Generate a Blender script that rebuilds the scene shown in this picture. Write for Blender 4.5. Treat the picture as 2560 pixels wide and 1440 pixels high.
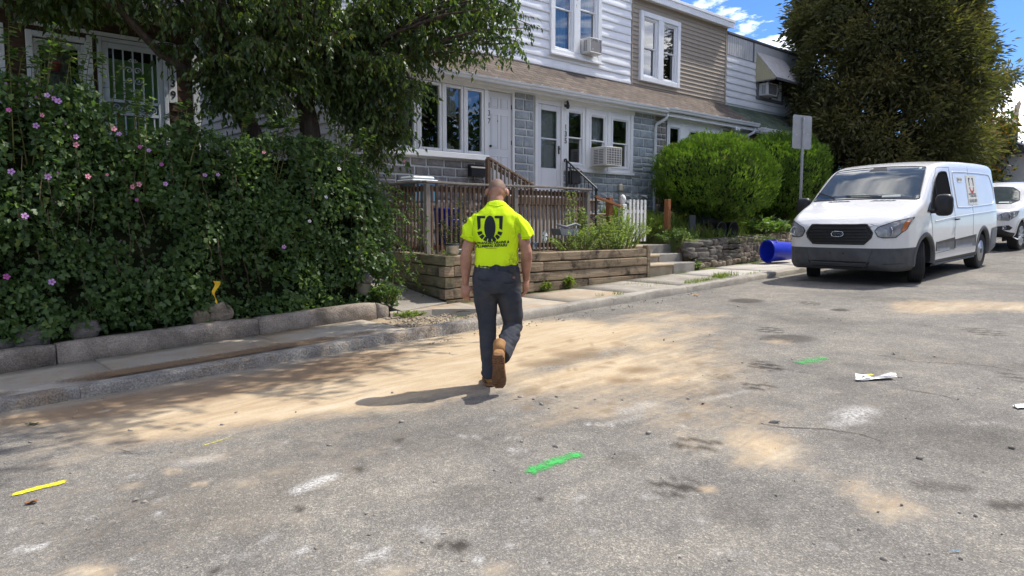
import bpy, bmesh, math, random
import numpy as np
from mathutils import Vector, Matrix
from mathutils.bvhtree import BVHTree
from mathutils.geometry import delaunay_2d_cdt

for o in list(bpy.data.objects):
    bpy.data.objects.remove(o)
scene = bpy.context.scene
COL = scene.collection
R = math.radians
random.seed(7)
rng = np.random.default_rng(11)

# ------------------------------------------------------------------ camera
# world: X runs up the street, Y runs from the camera's side towards the houses
CAM_H = 1.5
YAW = R(47.9966)
PITCH = R(5.0839)
cam_d = bpy.data.cameras.new('camera')
cam = bpy.data.objects.new('camera', cam_d)
COL.objects.link(cam)
cam.location = (0, 0, CAM_H)
cam.rotation_euler = (R(90) - PITCH, 0, YAW - R(90))
cam_d.sensor_width = 36.0
cam_d.lens = 36.0 * 1776.0 / 2560.0
cam_d.clip_start = 0.05
cam_d.clip_end = 3000
scene.camera = cam

# ------------------------------------------------------------------ sky and sun
SUN_EL = R(56)
SUN_AZ = R(-14)          # from +X towards the camera's side of the street
sun_dir = Vector((math.cos(SUN_EL) * math.cos(SUN_AZ), math.cos(SUN_EL) * math.sin(SUN_AZ), math.sin(SUN_EL)))
world = bpy.data.worlds.new('World')
scene.world = world
world.use_nodes = True
wn, wl = world.node_tree.nodes, world.node_tree.links
wn.clear()
w_out = wn.new('ShaderNodeOutputWorld')
w_bg = wn.new('ShaderNodeBackground')
w_bg.inputs['Strength'].default_value = 0.15
w_sky = wn.new('ShaderNodeTexSky')
w_sky.sky_type = 'NISHITA'
w_sky.sun_disc = False
w_sky.sun_elevation = SUN_EL
w_sky.sun_rotation = math.atan2(sun_dir.x, sun_dir.y)
w_sky.air_density = 1.0
w_sky.dust_density = 0.15
w_sky.ozone_density = 2.0
w_tc = wn.new('ShaderNodeTexCoord')
w_map = wn.new('ShaderNodeMapping')
w_map.inputs['Scale'].default_value = (1, 1, 2.2)
w_map.inputs['Location'].default_value = (6.191, 4.234, 4.893)
w_no = wn.new('ShaderNodeTexNoise')
w_no.inputs['Scale'].default_value = 3.4
w_no.inputs['Detail'].default_value = 9
w_no.inputs['Roughness'].default_value = 0.62
w_no.inputs['Distortion'].default_value = 0.7
w_ramp = wn.new('ShaderNodeValToRGB')
w_ramp.color_ramp.elements[0].position = 0.515
w_ramp.color_ramp.elements[1].position = 0.66
w_mix = wn.new('ShaderNodeMixRGB')
w_mix.inputs['Color2'].default_value = (14.0, 13.5, 12.7, 1)
w_tint = wn.new('ShaderNodeMixRGB')
w_tint.blend_type = 'MULTIPLY'
w_tint.inputs['Fac'].default_value = 1.0
w_tint.inputs['Color2'].default_value = (0.22, 0.33, 0.52, 1)
wl.new(w_tc.outputs['Generated'], w_map.inputs['Vector'])
wl.new(w_map.outputs['Vector'], w_no.inputs['Vector'])
wl.new(w_no.outputs['Fac'], w_ramp.inputs['Fac'])
wl.new(w_ramp.outputs['Color'], w_mix.inputs['Fac'])
wl.new(w_sky.outputs['Color'], w_tint.inputs['Color1'])
wl.new(w_tint.outputs['Color'], w_mix.inputs['Color1'])
wl.new(w_mix.outputs['Color'], w_bg.inputs['Color'])
wl.new(w_bg.outputs['Background'], w_out.inputs['Surface'])

sun_d = bpy.data.lights.new('sun', 'SUN')
sun_d.energy = 2.5
sun_d.angle = R(0.53)
sun_d.color = (1.0, 0.95, 0.87)
sun = bpy.data.objects.new('sun', sun_d)
COL.objects.link(sun)
sun.rotation_euler = (-sun_dir).to_track_quat('-Z', 'Y').to_euler()
sun.location = sun_dir * 40

vs = scene.view_settings
vs.view_transform = 'Standard'
vs.look = 'None'
vs.exposure = 1.17
vs.gamma = 1.0
vs.use_curve_mapping = False
scene.render.engine = 'CYCLES'
scene.cycles.max_bounces = 6
scene.cycles.transparent_max_bounces = 12

# ------------------------------------------------------------------ helpers
def link(o):
    COL.objects.link(o)
    return o

class MB:
    """collects polygons in world (or local) coordinates"""
    def __init__(s):
        s.v = []; s.f = []
    def add(s, vs_, fs_):
        n = len(s.v)
        s.v.extend([tuple(p) for p in vs_])
        s.f.extend([tuple(i + n for i in f) for f in fs_])
        return s
    def box(s, lo, hi, ch=0.0):
        x0, y0, z0 = lo; x1, y1, z1 = hi
        if ch <= 0:
            s.add([(x0,y0,z0),(x1,y0,z0),(x1,y1,z0),(x0,y1,z0),(x0,y0,z1),(x1,y0,z1),(x1,y1,z1),(x0,y1,z1)],
                  [(3,2,1,0),(4,5,6,7),(0,1,5,4),(1,2,6,5),(2,3,7,6),(3,0,4,7)])
        else:
            s.cbox(((x0+x1)/2,(y0+y1)/2,(z0+z1)/2),(x1-x0,y1-y0,z1-z0),ch)
        return s
    def cbox(s, c, d, ch=0.01, rot=None):
        hx, hy, hz = d[0]/2, d[1]/2, d[2]/2
        ch = min(ch, hx*.9, hy*.9, hz*.9)
        vs_, idx = [], {}
        for sx in (-1,1):
            for sy in (-1,1):
                for sz in (-1,1):
                    for ax in range(3):
                        p = [sx*(hx-ch), sy*(hy-ch), sz*(hz-ch)]
                        p[ax] = (sx*hx, sy*hy, sz*hz)[ax]
                        idx[(sx,sy,sz,ax)] = len(vs_); vs_.append(p)
        fs_ = []
        S = (-1,1)
        for ax in range(3):
            b, c2 = (ax+1)%3, (ax+2)%3
            for q in S:
                loop = []
                for (i,j) in ((-1,-1),(1,-1),(1,1),(-1,1)):
                    k = [0,0,0]; k[ax]=q; k[b]=i; k[c2]=j
                    loop.append(idx[(k[0],k[1],k[2],ax)])
                fs_.append(tuple(loop if q>0 else loop[::-1]))
        for ax in range(3):          # edge faces run along ax
            b, c2 = (ax+1)%3, (ax+2)%3
            for i in S:
                for j in S:
                    def ky(q):
                        k=[0,0,0]; k[ax]=q; k[b]=i; k[c2]=j; return tuple(k)
                    l = [idx[ky(-1)+(b,)], idx[ky(1)+(b,)], idx[ky(1)+(c2,)], idx[ky(-1)+(c2,)]]
                    fs_.append(tuple(l if i*j<0 else l[::-1]))
        for sx in S:
            for sy in S:
                for sz in S:
                    l = [idx[(sx,sy,sz,0)], idx[(sx,sy,sz,1)], idx[(sx,sy,sz,2)]]
                    fs_.append(tuple(l if sx*sy*sz>0 else l[::-1]))
        M = rot if rot is not None else Matrix.Identity(3)
        C = Vector(c)
        s.add([tuple(M @ Vector(p) + C) for p in vs_], fs_)
        return s
    def bar(s, a, b, w, h, ch=0.004, upv=(0,0,1)):
        """a box-section bar from a to b, w across, h along upv"""
        a, b = Vector(a), Vector(b)
        d = (b-a); L = d.length; d.normalize()
        u = Vector(upv); sd = d.cross(u)
        if sd.length < 1e-4: sd = d.cross(Vector((1,0,0)))
        sd.normalize(); u = sd.cross(d).normalized()
        M = Matrix((d, sd, u)).transposed()
        return s.cbox((a+b)/2, (L, w, h), ch, M)
    def tube(s, pts, rad, n=8, cap=True):
        pts = [Vector(p) for p in pts]
        if not hasattr(rad, '__len__'): rad = [rad]*len(pts)
        rings = []; up = None
        for i, p in enumerate(pts):
            t = (pts[min(i+1,len(pts)-1)] - pts[max(i-1,0)])
            if t.length < 1e-9: t = Vector((0,0,1))
            t.normalize()
            if up is None:
                up = t.orthogonal().normalized()
            up = (up - t*up.dot(t))
            if up.length < 1e-6: up = t.orthogonal()
            up.normalize(); sd = t.cross(up)
            rings.append([p + (up*math.cos(2*math.pi*k/n) + sd*math.sin(2*math.pi*k/n))*rad[i] for k in range(n)])
        return s.rings(rings, cap)
    def rings(s, rings, cap=True, closed=True):
        n = len(rings[0]); vs_ = [p for r in rings for p in r]; fs_ = []
        for i in range(len(rings)-1):
            for k in range(n if closed else n-1):
                a, b = i*n+k, i*n+(k+1)%n
                fs_.append((a, b, b+n, a+n))
        if cap:
            fs_.append(tuple(range(n))[::-1]); fs_.append(tuple(range((len(rings)-1)*n, len(rings)*n)))
        return s.add(vs_, fs_)
    def lathe(s, prof, c=(0,0,0), n=24, axis='z'):
        rings = []
        for r, h in prof:
            ring = []
            for k in range(n):
                a = 2*math.pi*k/n
                p = (r*math.cos(a), r*math.sin(a), h)
                if axis == 'y': p = (p[0], p[2], p[1])
                if axis == 'x': p = (p[2], p[0], p[1])
                ring.append((p[0]+c[0], p[1]+c[1], p[2]+c[2]))
            rings.append(ring)
        return s.rings(rings, True)
    def prism(s, poly, ax, lo, hi):
        """extrude a 2D polygon along axis ax (0,1,2)"""
        def P(p, h):
            q = list(p); q.insert(ax, h); return tuple(q)
        n = len(poly)
        s.add([P(p,lo) for p in poly]+[P(p,hi) for p in poly],
              [tuple(range(n))[::-1], tuple(range(n,2*n))]+[(i,(i+1)%n,(i+1)%n+n,i+n) for i in range(n)])
        return s

def origin_of(par):
    o = Vector((0,0,0))
    while par is not None:
        o += par.location; par = par.parent
    return o

def obj(name, mb, mat, parent=None, smooth=False, local=False, fixn=False):
    me = bpy.data.meshes.new(name)
    off = Vector((0,0,0)) if local else origin_of(parent)
    vs_ = mb.v if off.length == 0 else [(p[0]-off.x, p[1]-off.y, p[2]-off.z) for p in mb.v]
    me.from_pydata(vs_, [], mb.f)
    if fixn:
        bm = bmesh.new(); bm.from_mesh(me); bmesh.ops.recalc_face_normals(bm, faces=bm.faces); bm.to_mesh(me); bm.free()
    if smooth:
        me.polygons.foreach_set('use_smooth', [True]*len(me.polygons))
    me.materials.append(mat)
    o = link(bpy.data.objects.new(name, me))
    if parent is not None: o.parent = parent
    return o

def copy_obj(o, parent=None, loc=None):
    c = o.copy(); link(c); c.parent = parent
    if loc is not None: c.location = loc
    return c

def tag(o, label=None, cat=None, group=None, kind=None):
    if label: o['label'] = label
    if cat: o['category'] = cat
    if group: o['group'] = group
    if kind: o['kind'] = kind
    return o

def thing(name, label, cat, loc=(0,0,0), group=None):
    o = link(bpy.data.objects.new(name, None))
    o.location = loc; o.empty_display_size = 0.2
    return tag(o, label, cat, group)

def sharp(o, ang=35):
    """smooth shading with sharp edges by angle"""
    me = o.data
    me.polygons.foreach_set('use_smooth', [True]*len(me.polygons))
    bm = bmesh.new(); bm.from_mesh(me)
    for e in bm.edges:
        if len(e.link_faces) == 2:
            e.smooth = e.calc_face_angle(0) < R(ang)
    bm.to_mesh(me); bm.free()
    return o

# value noise, vectorised
def vnoise(P, seed=0):
    P = np.asarray(P, float); i = np.floor(P).astype(np.int64); f = P - i; f = f*f*(3-2*f)
    def h(a, b, c):
        n = (a*374761393 + b*668265263 + c*2147483647 + seed*974634777) & 0xffffffff
        n = ((n ^ (n >> 13)) * 1274126177) & 0xffffffff
        return ((n ^ (n >> 16)) & 0xffff) / 32767.5 - 1
    x, y, z = i[...,0], i[...,1], i[...,2]; fx, fy, fz = f[...,0], f[...,1], f[...,2]
    def L(a, b, t): return a + (b-a)*t
    return L(L(L(h(x,y,z),h(x+1,y,z),fx), L(h(x,y+1,z),h(x+1,y+1,z),fx), fy),
             L(L(h(x,y,z+1),h(x+1,y,z+1),fx), L(h(x,y+1,z+1),h(x+1,y+1,z+1),fx), fy), fz)
def fbm(P, oct=4, seed=0):
    P = np.asarray(P, float); r = 0; a = 1.0; t = 0
    for k in range(oct):
        r = r + a*vnoise(P*(2**k), seed+k); t += a; a *= .5
    return r/t
def n1(x, y=0., z=0., seed=0): return float(vnoise(np.array([[x,y,z]]), seed)[0])

def np_mesh(name, V, Fc, mat, parent=None, attrs=None, smooth=False):
    """V (n,3), Fc (m,k) all faces with k corners"""
    me = bpy.data.meshes.new(name)
    off = origin_of(parent); V = np.asarray(V, np.float32) - np.array(off, np.float32)
    m, k = Fc.shape
    me.vertices.add(len(V)); me.vertices.foreach_set('co', V.ravel())
    me.loops.add(m*k); me.loops.foreach_set('vertex_index', Fc.astype(np.int32).ravel())
    me.polygons.add(m); me.polygons.foreach_set('loop_start', np.arange(0, m*k, k, dtype=np.int32))
    try: me.polygons.foreach_set('loop_total', np.full(m, k, np.int32))
    except Exception: pass
    if smooth: me.polygons.foreach_set('use_smooth', np.ones(m, bool))
    for an, av in (attrs or {}).items():
        a = me.attributes.new(an, 'FLOAT', 'POINT'); a.data.foreach_set('value', np.asarray(av, np.float32))
    me.update(calc_edges=True); me.validate()
    me.materials.append(mat)
    o = link(bpy.data.objects.new(name, me))
    if parent is not None: o.parent = parent
    return o

# leaf templates: (along, across, lift) and triangles
LEAF_OVAL = (np.array([(0,0,0),(.3,.27,.05),(.65,.22,.03),(1,0,-.08),(.65,-.22,.03),(.3,-.27,.05),(.5,0,-.04)]),
             np.array([(0,6,1),(1,6,2),(2,6,3),(3,6,4),(4,6,5),(5,6,0)]))
LEAF_LONG = (np.array([(0,0,0),(.35,.17,.04),(1,0,-.16),(.35,-.17,.04)]), np.array([(0,2,1),(0,3,2)]))
LEAF_LOBED = (np.array([(0,0,0),(.12,.42,.04),(.45,.2,0),(.62,.36,-.04),(1,0,-.1),(.62,-.36,-.04),(.45,-.2,0),(.12,-.42,.04)]),
              np.array([(0,2,1),(0,4,2),(2,4,3),(0,6,4),(6,5,4),(0,7,6)]))
LEAF_BLADE = (np.array([(0,-.5,0),(0,.5,0),(.55,.38,.12),(.55,-.38,.12),(1,0,-.05)]), np.array([(0,1,2),(0,2,3),(3,2,4)]))
LEAF_SPRAY = (np.array([(0,0,0),(.45,.10,.03),(.75,.30,.0),(.62,.05,.02),(1,.03,-.03),(.62,-.07,.02),(.78,-.28,.0),(.4,-.12,.03)]),
              np.array([(0,3,1),(1,3,2),(3,5,4),(0,5,3),(0,7,5),(7,6,5)]))

def leaf_arrays(C, D, N, S, tpl, W=None, tint=None):
    """C centres, D directions, N normals (m,3), S sizes (m,)"""
    T, Fc = tpl; m = len(C)
    D = D/np.maximum(np.linalg.norm(D,axis=1,keepdims=True),1e-9)
    B = np.cross(N, D); B = B/np.maximum(np.linalg.norm(B,axis=1,keepdims=True),1e-9)
    Nn = np.cross(D, B)
    W = np.ones(m) if W is None else W
    V = (C[:,None,:] + S[:,None,None]*(T[None,:,0:1]*D[:,None,:] + (W[:,None]*T[None,:,1])[:,:,None]*B[:,None,:] + T[None,:,2:3]*Nn[:,None,:]))
    k = len(T)
    F2 = (Fc[None] + (np.arange(m)*k)[:,None,None]).reshape(-1, 3)
    t = np.repeat(rng.random(m) if tint is None else tint, k)
    return V.reshape(-1,3), F2, t

def leaf_mesh(name, parts, mat, parent):
    Vs, Fs, Ts, n = [], [], [], 0
    for V, Fc, t in parts:
        Vs.append(V); Fs.append(Fc+n); Ts.append(t); n += len(V)
    return np_mesh(name, np.concatenate(Vs), np.concatenate(Fs), mat, parent, {'tint': np.concatenate(Ts)})

def unit(n, r=rng):
    a = r.normal(size=(n,3)); return a/np.linalg.norm(a,axis=1,keepdims=True)

# ------------------------------------------------------------------ materials
def new_mat(name):
    m = bpy.data.materials.new(name); m.use_nodes = True
    nt = m.node_tree; b = nt.nodes['Principled BSDF']
    return m, nt, nt.nodes, nt.links, b

def ramp_set(r, stops):
    e = r.color_ramp.elements
    while len(e) > len(stops): e.remove(e[-1])
    while len(e) < len(stops): e.new(1.0)
    for i, (p, c) in enumerate(stops):
        e[i].position = p; e[i].color = (c[0], c[1], c[2], 1)

def noise_node(nodes, links, vec, scale, detail=4, rough=.6, dist=0):
    n = nodes.new('ShaderNodeTexNoise'); n.inputs['Scale'].default_value = scale
    n.inputs['Detail'].default_value = detail; n.inputs['Roughness'].default_value = rough
    n.inputs['Distortion'].default_value = dist
    if vec is not None: links.new(vec, n.inputs['Vector'])
    return n

def mix_col(nodes, links, fac, a, b, mode='MIX'):
    n = nodes.new('ShaderNodeMixRGB'); n.blend_type = mode
    for inp, val in (('Fac', fac), ('Color1', a), ('Color2', b)):
        if isinstance(val, (int, float)): n.inputs[inp].default_value = val
        elif isinstance(val, tuple): n.inputs[inp].default_value = (val[0], val[1], val[2], 1)
        else: links.new(val, n.inputs[inp])
    return n.outputs['Color']

def math_n(nodes, links, op, a, b=None, clamp=False):
    n = nodes.new('ShaderNodeMath'); n.operation = op; n.use_clamp = clamp
    for i, val in enumerate((a, b)):
        if val is None: continue
        if isinstance(val, (int, float)): n.inputs[i].default_value = val
        else: links.new(val, n.inputs[i])
    return n.outputs[0]

def surf(name, col, rough=.6, col2=None, nscale=4, stops=(.35,.65), bump=0, bscale=40, stretch=None, spec=.4, metal=0,
         rnd=0, fine=0, fscale=120, coat=0, dirt=None, dscale=1.5, dstops=(.5,.72), sheen=0):
    """a general procedural surface: colour noise, per-object variation, dirt patches, bump"""
    m, nt, N, L, b = new_mat(name)
    tc = N.new('ShaderNodeTexCoord'); vec = tc.outputs['Object']
    oi = N.new('ShaderNodeObjectInfo')
    off = N.new('ShaderNodeVectorMath'); off.operation = 'ADD'
    sc = N.new('ShaderNodeVectorMath'); sc.operation = 'SCALE'; sc.inputs['Scale'].default_value = 37.0
    cmb = N.new('ShaderNodeCombineXYZ')
    for k in range(3): L.new(oi.outputs['Random'], cmb.inputs[k])
    L.new(cmb.outputs[0], sc.inputs[0]); L.new(vec, off.inputs[0]); L.new(sc.outputs[0], off.inputs[1])
    vec = off.outputs[0]
    if stretch:
        mp = N.new('ShaderNodeMapping'); mp.inputs['Scale'].default_value = stretch; L.new(vec, mp.inputs['Vector']); svec = mp.outputs['Vector']
    else: svec = vec
    c = None
    if col2 is not None:
        n = noise_node(N, L, svec, nscale, 6, .65, .2)
        r = N.new('ShaderNodeValToRGB'); ramp_set(r, [(stops[0], col), (stops[1], col2)]); L.new(n.outputs['Fac'], r.inputs['Fac']); c = r.outputs['Color']
    else:
        rg = N.new('ShaderNodeRGB'); rg.outputs[0].default_value = (*col, 1); c = rg.outputs[0]
    if dirt is not None:
        n = noise_node(N, L, vec, dscale, 7, .7, .4)
        r = N.new('ShaderNodeValToRGB'); ramp_set(r, [(dstops[0], (0,0,0)), (dstops[1], (1,1,1))]); L.new(n.outputs['Fac'], r.inputs['Fac'])
        c = mix_col(N, L, r.outputs['Color'], c, dirt)
    if fine:
        n = noise_node(N, L, vec, fscale, 3, .7)
        r = N.new('ShaderNodeValToRGB'); ramp_set(r, [(.3, (1-fine,)*3), (.7, (1+fine,)*3)]); L.new(n.outputs['Fac'], r.inputs['Fac'])
        c = mix_col(N, L, 1.0, c, r.outputs['Color'], 'MULTIPLY')
    if rnd:
        mr = N.new('ShaderNodeMapRange'); mr.inputs['To Min'].default_value = 1-rnd; mr.inputs['To Max'].default_value = 1+rnd
        L.new(oi.outputs['Random'], mr.inputs['Value'])
        c = mix_col(N, L, 1.0, c, mr.outputs[0], 'MULTIPLY')
    L.new(c, b.inputs['Base Color'])
    b.inputs['Roughness'].default_value = rough; b.inputs['Metallic'].default_value = metal
    b.inputs['Specular IOR Level'].default_value = spec
    if coat: b.inputs['Coat Weight'].default_value = coat; b.inputs['Coat Roughness'].default_value = .04
    if bump:
        n = noise_node(N, L, svec, bscale, 5, .65)
        bp = N.new('ShaderNodeBump'); bp.inputs['Strength'].default_value = bump; bp.inputs['Distance'].default_value = .02
        L.new(n.outputs['Fac'], bp.inputs['Height']); L.new(bp.outputs['Normal'], b.inputs['Normal'])
    return m

def foliage(name, stops, trans=.35, rough=.45, spec=.35, tcol=None):
    m, nt, N, L, b = new_mat(name)
    at = N.new('ShaderNodeAttribute'); at.attribute_name = 'tint'
    r = N.new('ShaderNodeValToRGB'); ramp_set(r, stops); L.new(at.outputs['Fac'], r.inputs['Fac'])
    L.new(r.outputs['Color'], b.inputs['Base Color'])
    b.inputs['Roughness'].default_value = rough; b.inputs['Specular IOR Level'].default_value = spec
    t = N.new('ShaderNodeBsdfTranslucent')
    tc = mix_col(N, L, 1.0, r.outputs['Color'], tcol or (1.5,1.7,.55), 'MULTIPLY'); L.new(tc, t.inputs['Color'])
    mx = N.new('ShaderNodeMixShader'); mx.inputs['Fac'].default_value = trans
    L.new(b.outputs[0], mx.inputs[1]); L.new(t.outputs[0], mx.inputs[2])
    L.new(mx.outputs[0], N['Material Output'].inputs['Surface'])
    return m

def glass_mat(name, tint=(.75,.8,.8), f0=.06):
    m, nt, N, L, b = new_mat(name)
    g = N.new('ShaderNodeBsdfGlossy'); g.inputs['Roughness'].default_value = .015; g.inputs['Color'].default_value = (.95,.97,1,1)
    t = N.new('ShaderNodeBsdfTransparent'); t.inputs['Color'].default_value = (*tint, 1)
    lw = N.new('ShaderNodeFresnel'); lw.inputs['IOR'].default_value = 1.5
    f = math_n(N, L, 'MULTIPLY', lw.outputs[0], 1.8); f = math_n(N, L, 'ADD', f, f0, True)
    mx = N.new('ShaderNodeMixShader'); L.new(f, mx.inputs['Fac']); L.new(t.outputs[0], mx.inputs[1]); L.new(g.outputs[0], mx.inputs[2])
    L.new(mx.outputs[0], N['Material Output'].inputs['Surface'])
    return m

def text_mb(s, size, font_shear=0, bold=0.0, depth=0.0):
    """flat triangles of a text, centred on 0,0 in x,y"""
    cu = bpy.data.curves.new('txt', 'FONT'); cu.body = s; cu.size = size; cu.align_x = 'CENTER'; cu.align_y = 'CENTER'
    cu.shear = font_shear; cu.offset = bold; cu.resolution_u = 3
    o = bpy.data.objects.new('txt', cu); COL.objects.link(o)
    dg = bpy.context.evaluated_depsgraph_get()
    me = bpy.data.meshes.new_from_object(o.evaluated_get(dg))
    bm = bmesh.new(); bm.from_mesh(me); bmesh.ops.triangulate(bm, faces=bm.faces)
    vs_ = [tuple(v.co) for v in bm.verts]; fs_ = [tuple(v.index for v in f.verts) for f in bm.faces]
    bm.free(); bpy.data.objects.remove(o); bpy.data.curves.remove(cu); bpy.data.meshes.remove(me)
    return vs_, fs_

B = 0.0353          # the street climbs along X
def zr(x):
    """road height along the street"""
    if x < 45: return B*x
    t = min(x-45, 60.0); return B*45 + B*t*(1-t/120.0)
# survey helpers: where a sight line meets the sloping street, or the vertical plane Y = v
_FH = Vector((math.cos(YAW), math.sin(YAW), 0)); _RT = Vector((math.sin(YAW), -math.cos(YAW), 0))
_FW = _FH*math.cos(PITCH) - Vector((0,0,math.sin(PITCH))); _UP = _FH*math.sin(PITCH) + Vector((0,0,math.cos(PITCH)))
def _ray(x, y): return _FW + _RT*((x-1280)/1776.0) + _UP*((720-y)/1776.0)
def gp(x, y, o=0.0):
    r = _ray(x, y); t = (CAM_H-o)/(-(r.z - B*r.x)); return Vector((0,0,CAM_H)) + r*t
def fp(x, y, v):
    r = _ray(x, y); return Vector((0,0,CAM_H)) + r*(v/r.y)

# ------------------------------------------------------------------ road
def asphalt_mat():
    m, nt, N, L, b = new_mat('asphalt')
    tc = N.new('ShaderNodeTexCoord'); vec = tc.outputs['Object']
    def attr(n):
        a = N.new('ShaderNodeAttribute'); a.attribute_name = n; return a.outputs['Fac']
    # aggregate: light stones in a dark binder
    vo = N.new('ShaderNodeTexVoronoi'); vo.inputs['Scale'].default_value = 150; vo.inputs['Randomness'].default_value = 1; L.new(vec, vo.inputs['Vector'])
    sp = N.new('ShaderNodeSeparateColor'); L.new(vo.outputs['Color'], sp.inputs[0])
    r1 = N.new('ShaderNodeValToRGB'); ramp_set(r1, [(0,(.155,.147,.137)),(.40,(.188,.179,.166)),(.75,(.235,.224,.206)),(1,(.33,.315,.29))]); L.new(sp.outputs[0], r1.inputs['Fac'])
    vo2 = N.new('ShaderNodeTexVoronoi'); vo2.inputs['Scale'].default_value = 70; L.new(vec, vo2.inputs['Vector'])
    sp2 = N.new('ShaderNodeSeparateColor'); L.new(vo2.outputs['Color'], sp2.inputs[0])
    r2 = N.new('ShaderNodeValToRGB'); ramp_set(r2, [(.0,(.86,.86,.865)),(.8,(1,1,1)),(.97,(1.32,1.30,1.25))]); L.new(sp2.outputs[1], r2.inputs['Fac'])
    c = mix_col(N, L, .85, r1.outputs['Color'], r2.outputs['Color'], 'MULTIPLY')
    # broad wear: paler, browner and darker areas
    n1_ = noise_node(N, L, vec, .9, 7, .62, .6)
    r3 = N.new('ShaderNodeValToRGB'); ramp_set(r3, [(.32,(.82,.815,.81)),(.5,(1.0,.99,.97)),(.68,(1.22,1.19,1.12))]); L.new(n1_.outputs['Fac'], r3.inputs['Fac'])
    c = mix_col(N, L, 1.0, c, r3.outputs['Color'], 'MULTIPLY')
    n2_ = noise_node(N, L, vec, 5.5, 6, .7, .3)
    r4 = N.new('ShaderNodeValToRGB'); ramp_set(r4, [(.3,(.83,.82,.81)),(.7,(1.2,1.18,1.13))]); L.new(n2_.outputs['Fac'], r4.inputs['Fac'])
    c = mix_col(N, L, 1.0, c, r4.outputs['Color'], 'MULTIPLY')
    # dark stains and tyre prints
    c = mix_col(N, L, attr('stain'), c, (.045,.038,.032))
    # sand and clay dust carried over the surface
    ns = noise_node(N, L, vec, 22, 6, .72, .2); nb = noise_node(N, L, vec, 3.2, 6, .66, .8)
    a = attr('sand')
    t = math_n(N, L, 'SUBTRACT', ns.outputs['Fac'], .5); t = math_n(N, L, 'MULTIPLY', t, .8)
    tb = math_n(N, L, 'SUBTRACT', nb.outputs['Fac'], .5); tb = math_n(N, L, 'MULTIPLY', tb, .9)
    s = math_n(N, L, 'ADD', t, tb)
    mps = N.new('ShaderNodeMapping'); mps.inputs['Scale'].default_value = (.8,4.2,1); mps.inputs['Rotation'].default_value = (0,0,.12); L.new(vec, mps.inputs['Vector'])
    nst = noise_node(N, L, mps.outputs['Vector'], 2.6, 7, .7, .5); ts = math_n(N, L, 'MULTIPLY', math_n(N, L, 'SUBTRACT', nst.outputs['Fac'], .5), .75); s = math_n(N, L, 'ADD', s, ts)
    s = math_n(N, L, 'ADD', s, math_n(N, L, 'MULTIPLY', a, 1.55)); s = math_n(N, L, 'SUBTRACT', s, .34, True)
    # sand sits between the stones first
    st = math_n(N, L, 'MULTIPLY', sp.outputs[0], .35); s2 = math_n(N, L, 'SUBTRACT', s, st, True); s2 = math_n(N, L, 'MULTIPLY', s2, 1.1, True)
    gate = math_n(N, L, 'MULTIPLY', a, 6.0, True); s2 = math_n(N, L, 'MULTIPLY', s2, gate)
    nc = noise_node(N, L, mps.outputs['Vector'], 1.5, 7, .7, .6)
    rs = N.new('ShaderNodeValToRGB'); ramp_set(rs, [(.28,(.40,.28,.165)),(.5,(.52,.40,.255)),(.72,(.60,.50,.36))]); L.new(nc.outputs['Fac'], rs.inputs['Fac'])
    gr = noise_node(N, L, vec, 260, 2, .6); rg = N.new('ShaderNodeValToRGB'); ramp_set(rg, [(.3,(.82,.82,.82)),(.7,(1.15,1.15,1.15))]); L.new(gr.outputs['Fac'], rg.inputs['Fac'])
    sc = mix_col(N, L, 1.0, rs.outputs['Color'], rg.outputs['Color'], 'MULTIPLY')
    sc = mix_col(N, L, attr('clay'), sc, (.235,.145,.08))
    c = mix_col(N, L, s2, c, sc)
    c = mix_col(N, L, attr('damp'), c, (.20,.135,.075))
    # white scuffs
    nk = noise_node(N, L, vec, 60, 4, .7); k = math_n(N, L, 'ADD', nk.outputs['Fac'], -.38); k = math_n(N, L, 'MULTIPLY', k, 4, True)
    k = math_n(N, L, 'MULTIPLY', k, attr('chalk'))
    c = mix_col(N, L, k, c, (.72,.71,.68))
    L.new(c, b.inputs['Base Color'])
    b.inputs['Roughness'].default_value = .92; b.inputs['Specular IOR Level'].default_value = .12
    bp = N.new('ShaderNodeBump'); bp.inputs['Strength'].default_value = .55; bp.inputs['Distance'].default_value = .006
    inv = math_n(N, L, 'SUBTRACT', 1.0, s2); hh = math_n(N, L, 'MULTIPLY', vo.outputs['Distance'], inv); hh = math_n(N, L, 'ADD', hh, math_n(N, L, 'MULTIPLY', nb.outputs['Fac'], .12))
    L.new(hh, bp.inputs['Height']); L.new(bp.outputs['Normal'], b.inputs['Normal'])
    return m
M_ASPHALT = asphalt_mat()

def KERB(u): return 6.86 + .06*math.sin(u*.35) + (.1*min(max((u-5)/4,0),1))   # road-side edge of the kerb
us = np.concatenate([np.linspace(-60,-3,12), np.arange(-2.6,16.5,.045), np.linspace(17,45,40), np.linspace(48,260,30)])
vv = np.concatenate([np.linspace(-40,-.6,10), np.arange(-.2,6.6,.045), np.array([6.62,6.66,6.70,6.74,6.78,6.82,6.86,6.9,6.94,7.02])])
UU, VV = np.meshgrid(us, vv, indexing='ij')
ZR = np.vectorize(zr)(us)[:,None] + 0*VV
P3 = np.stack([UU, VV, 0*UU], -1)
ZR = ZR + .012*fbm(P3*.55, 3, 5) + .004*fbm(P3*3.1, 2, 9) - .02*np.clip((VV-5.9)/1.0,0,1)*(UU<12)

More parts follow.
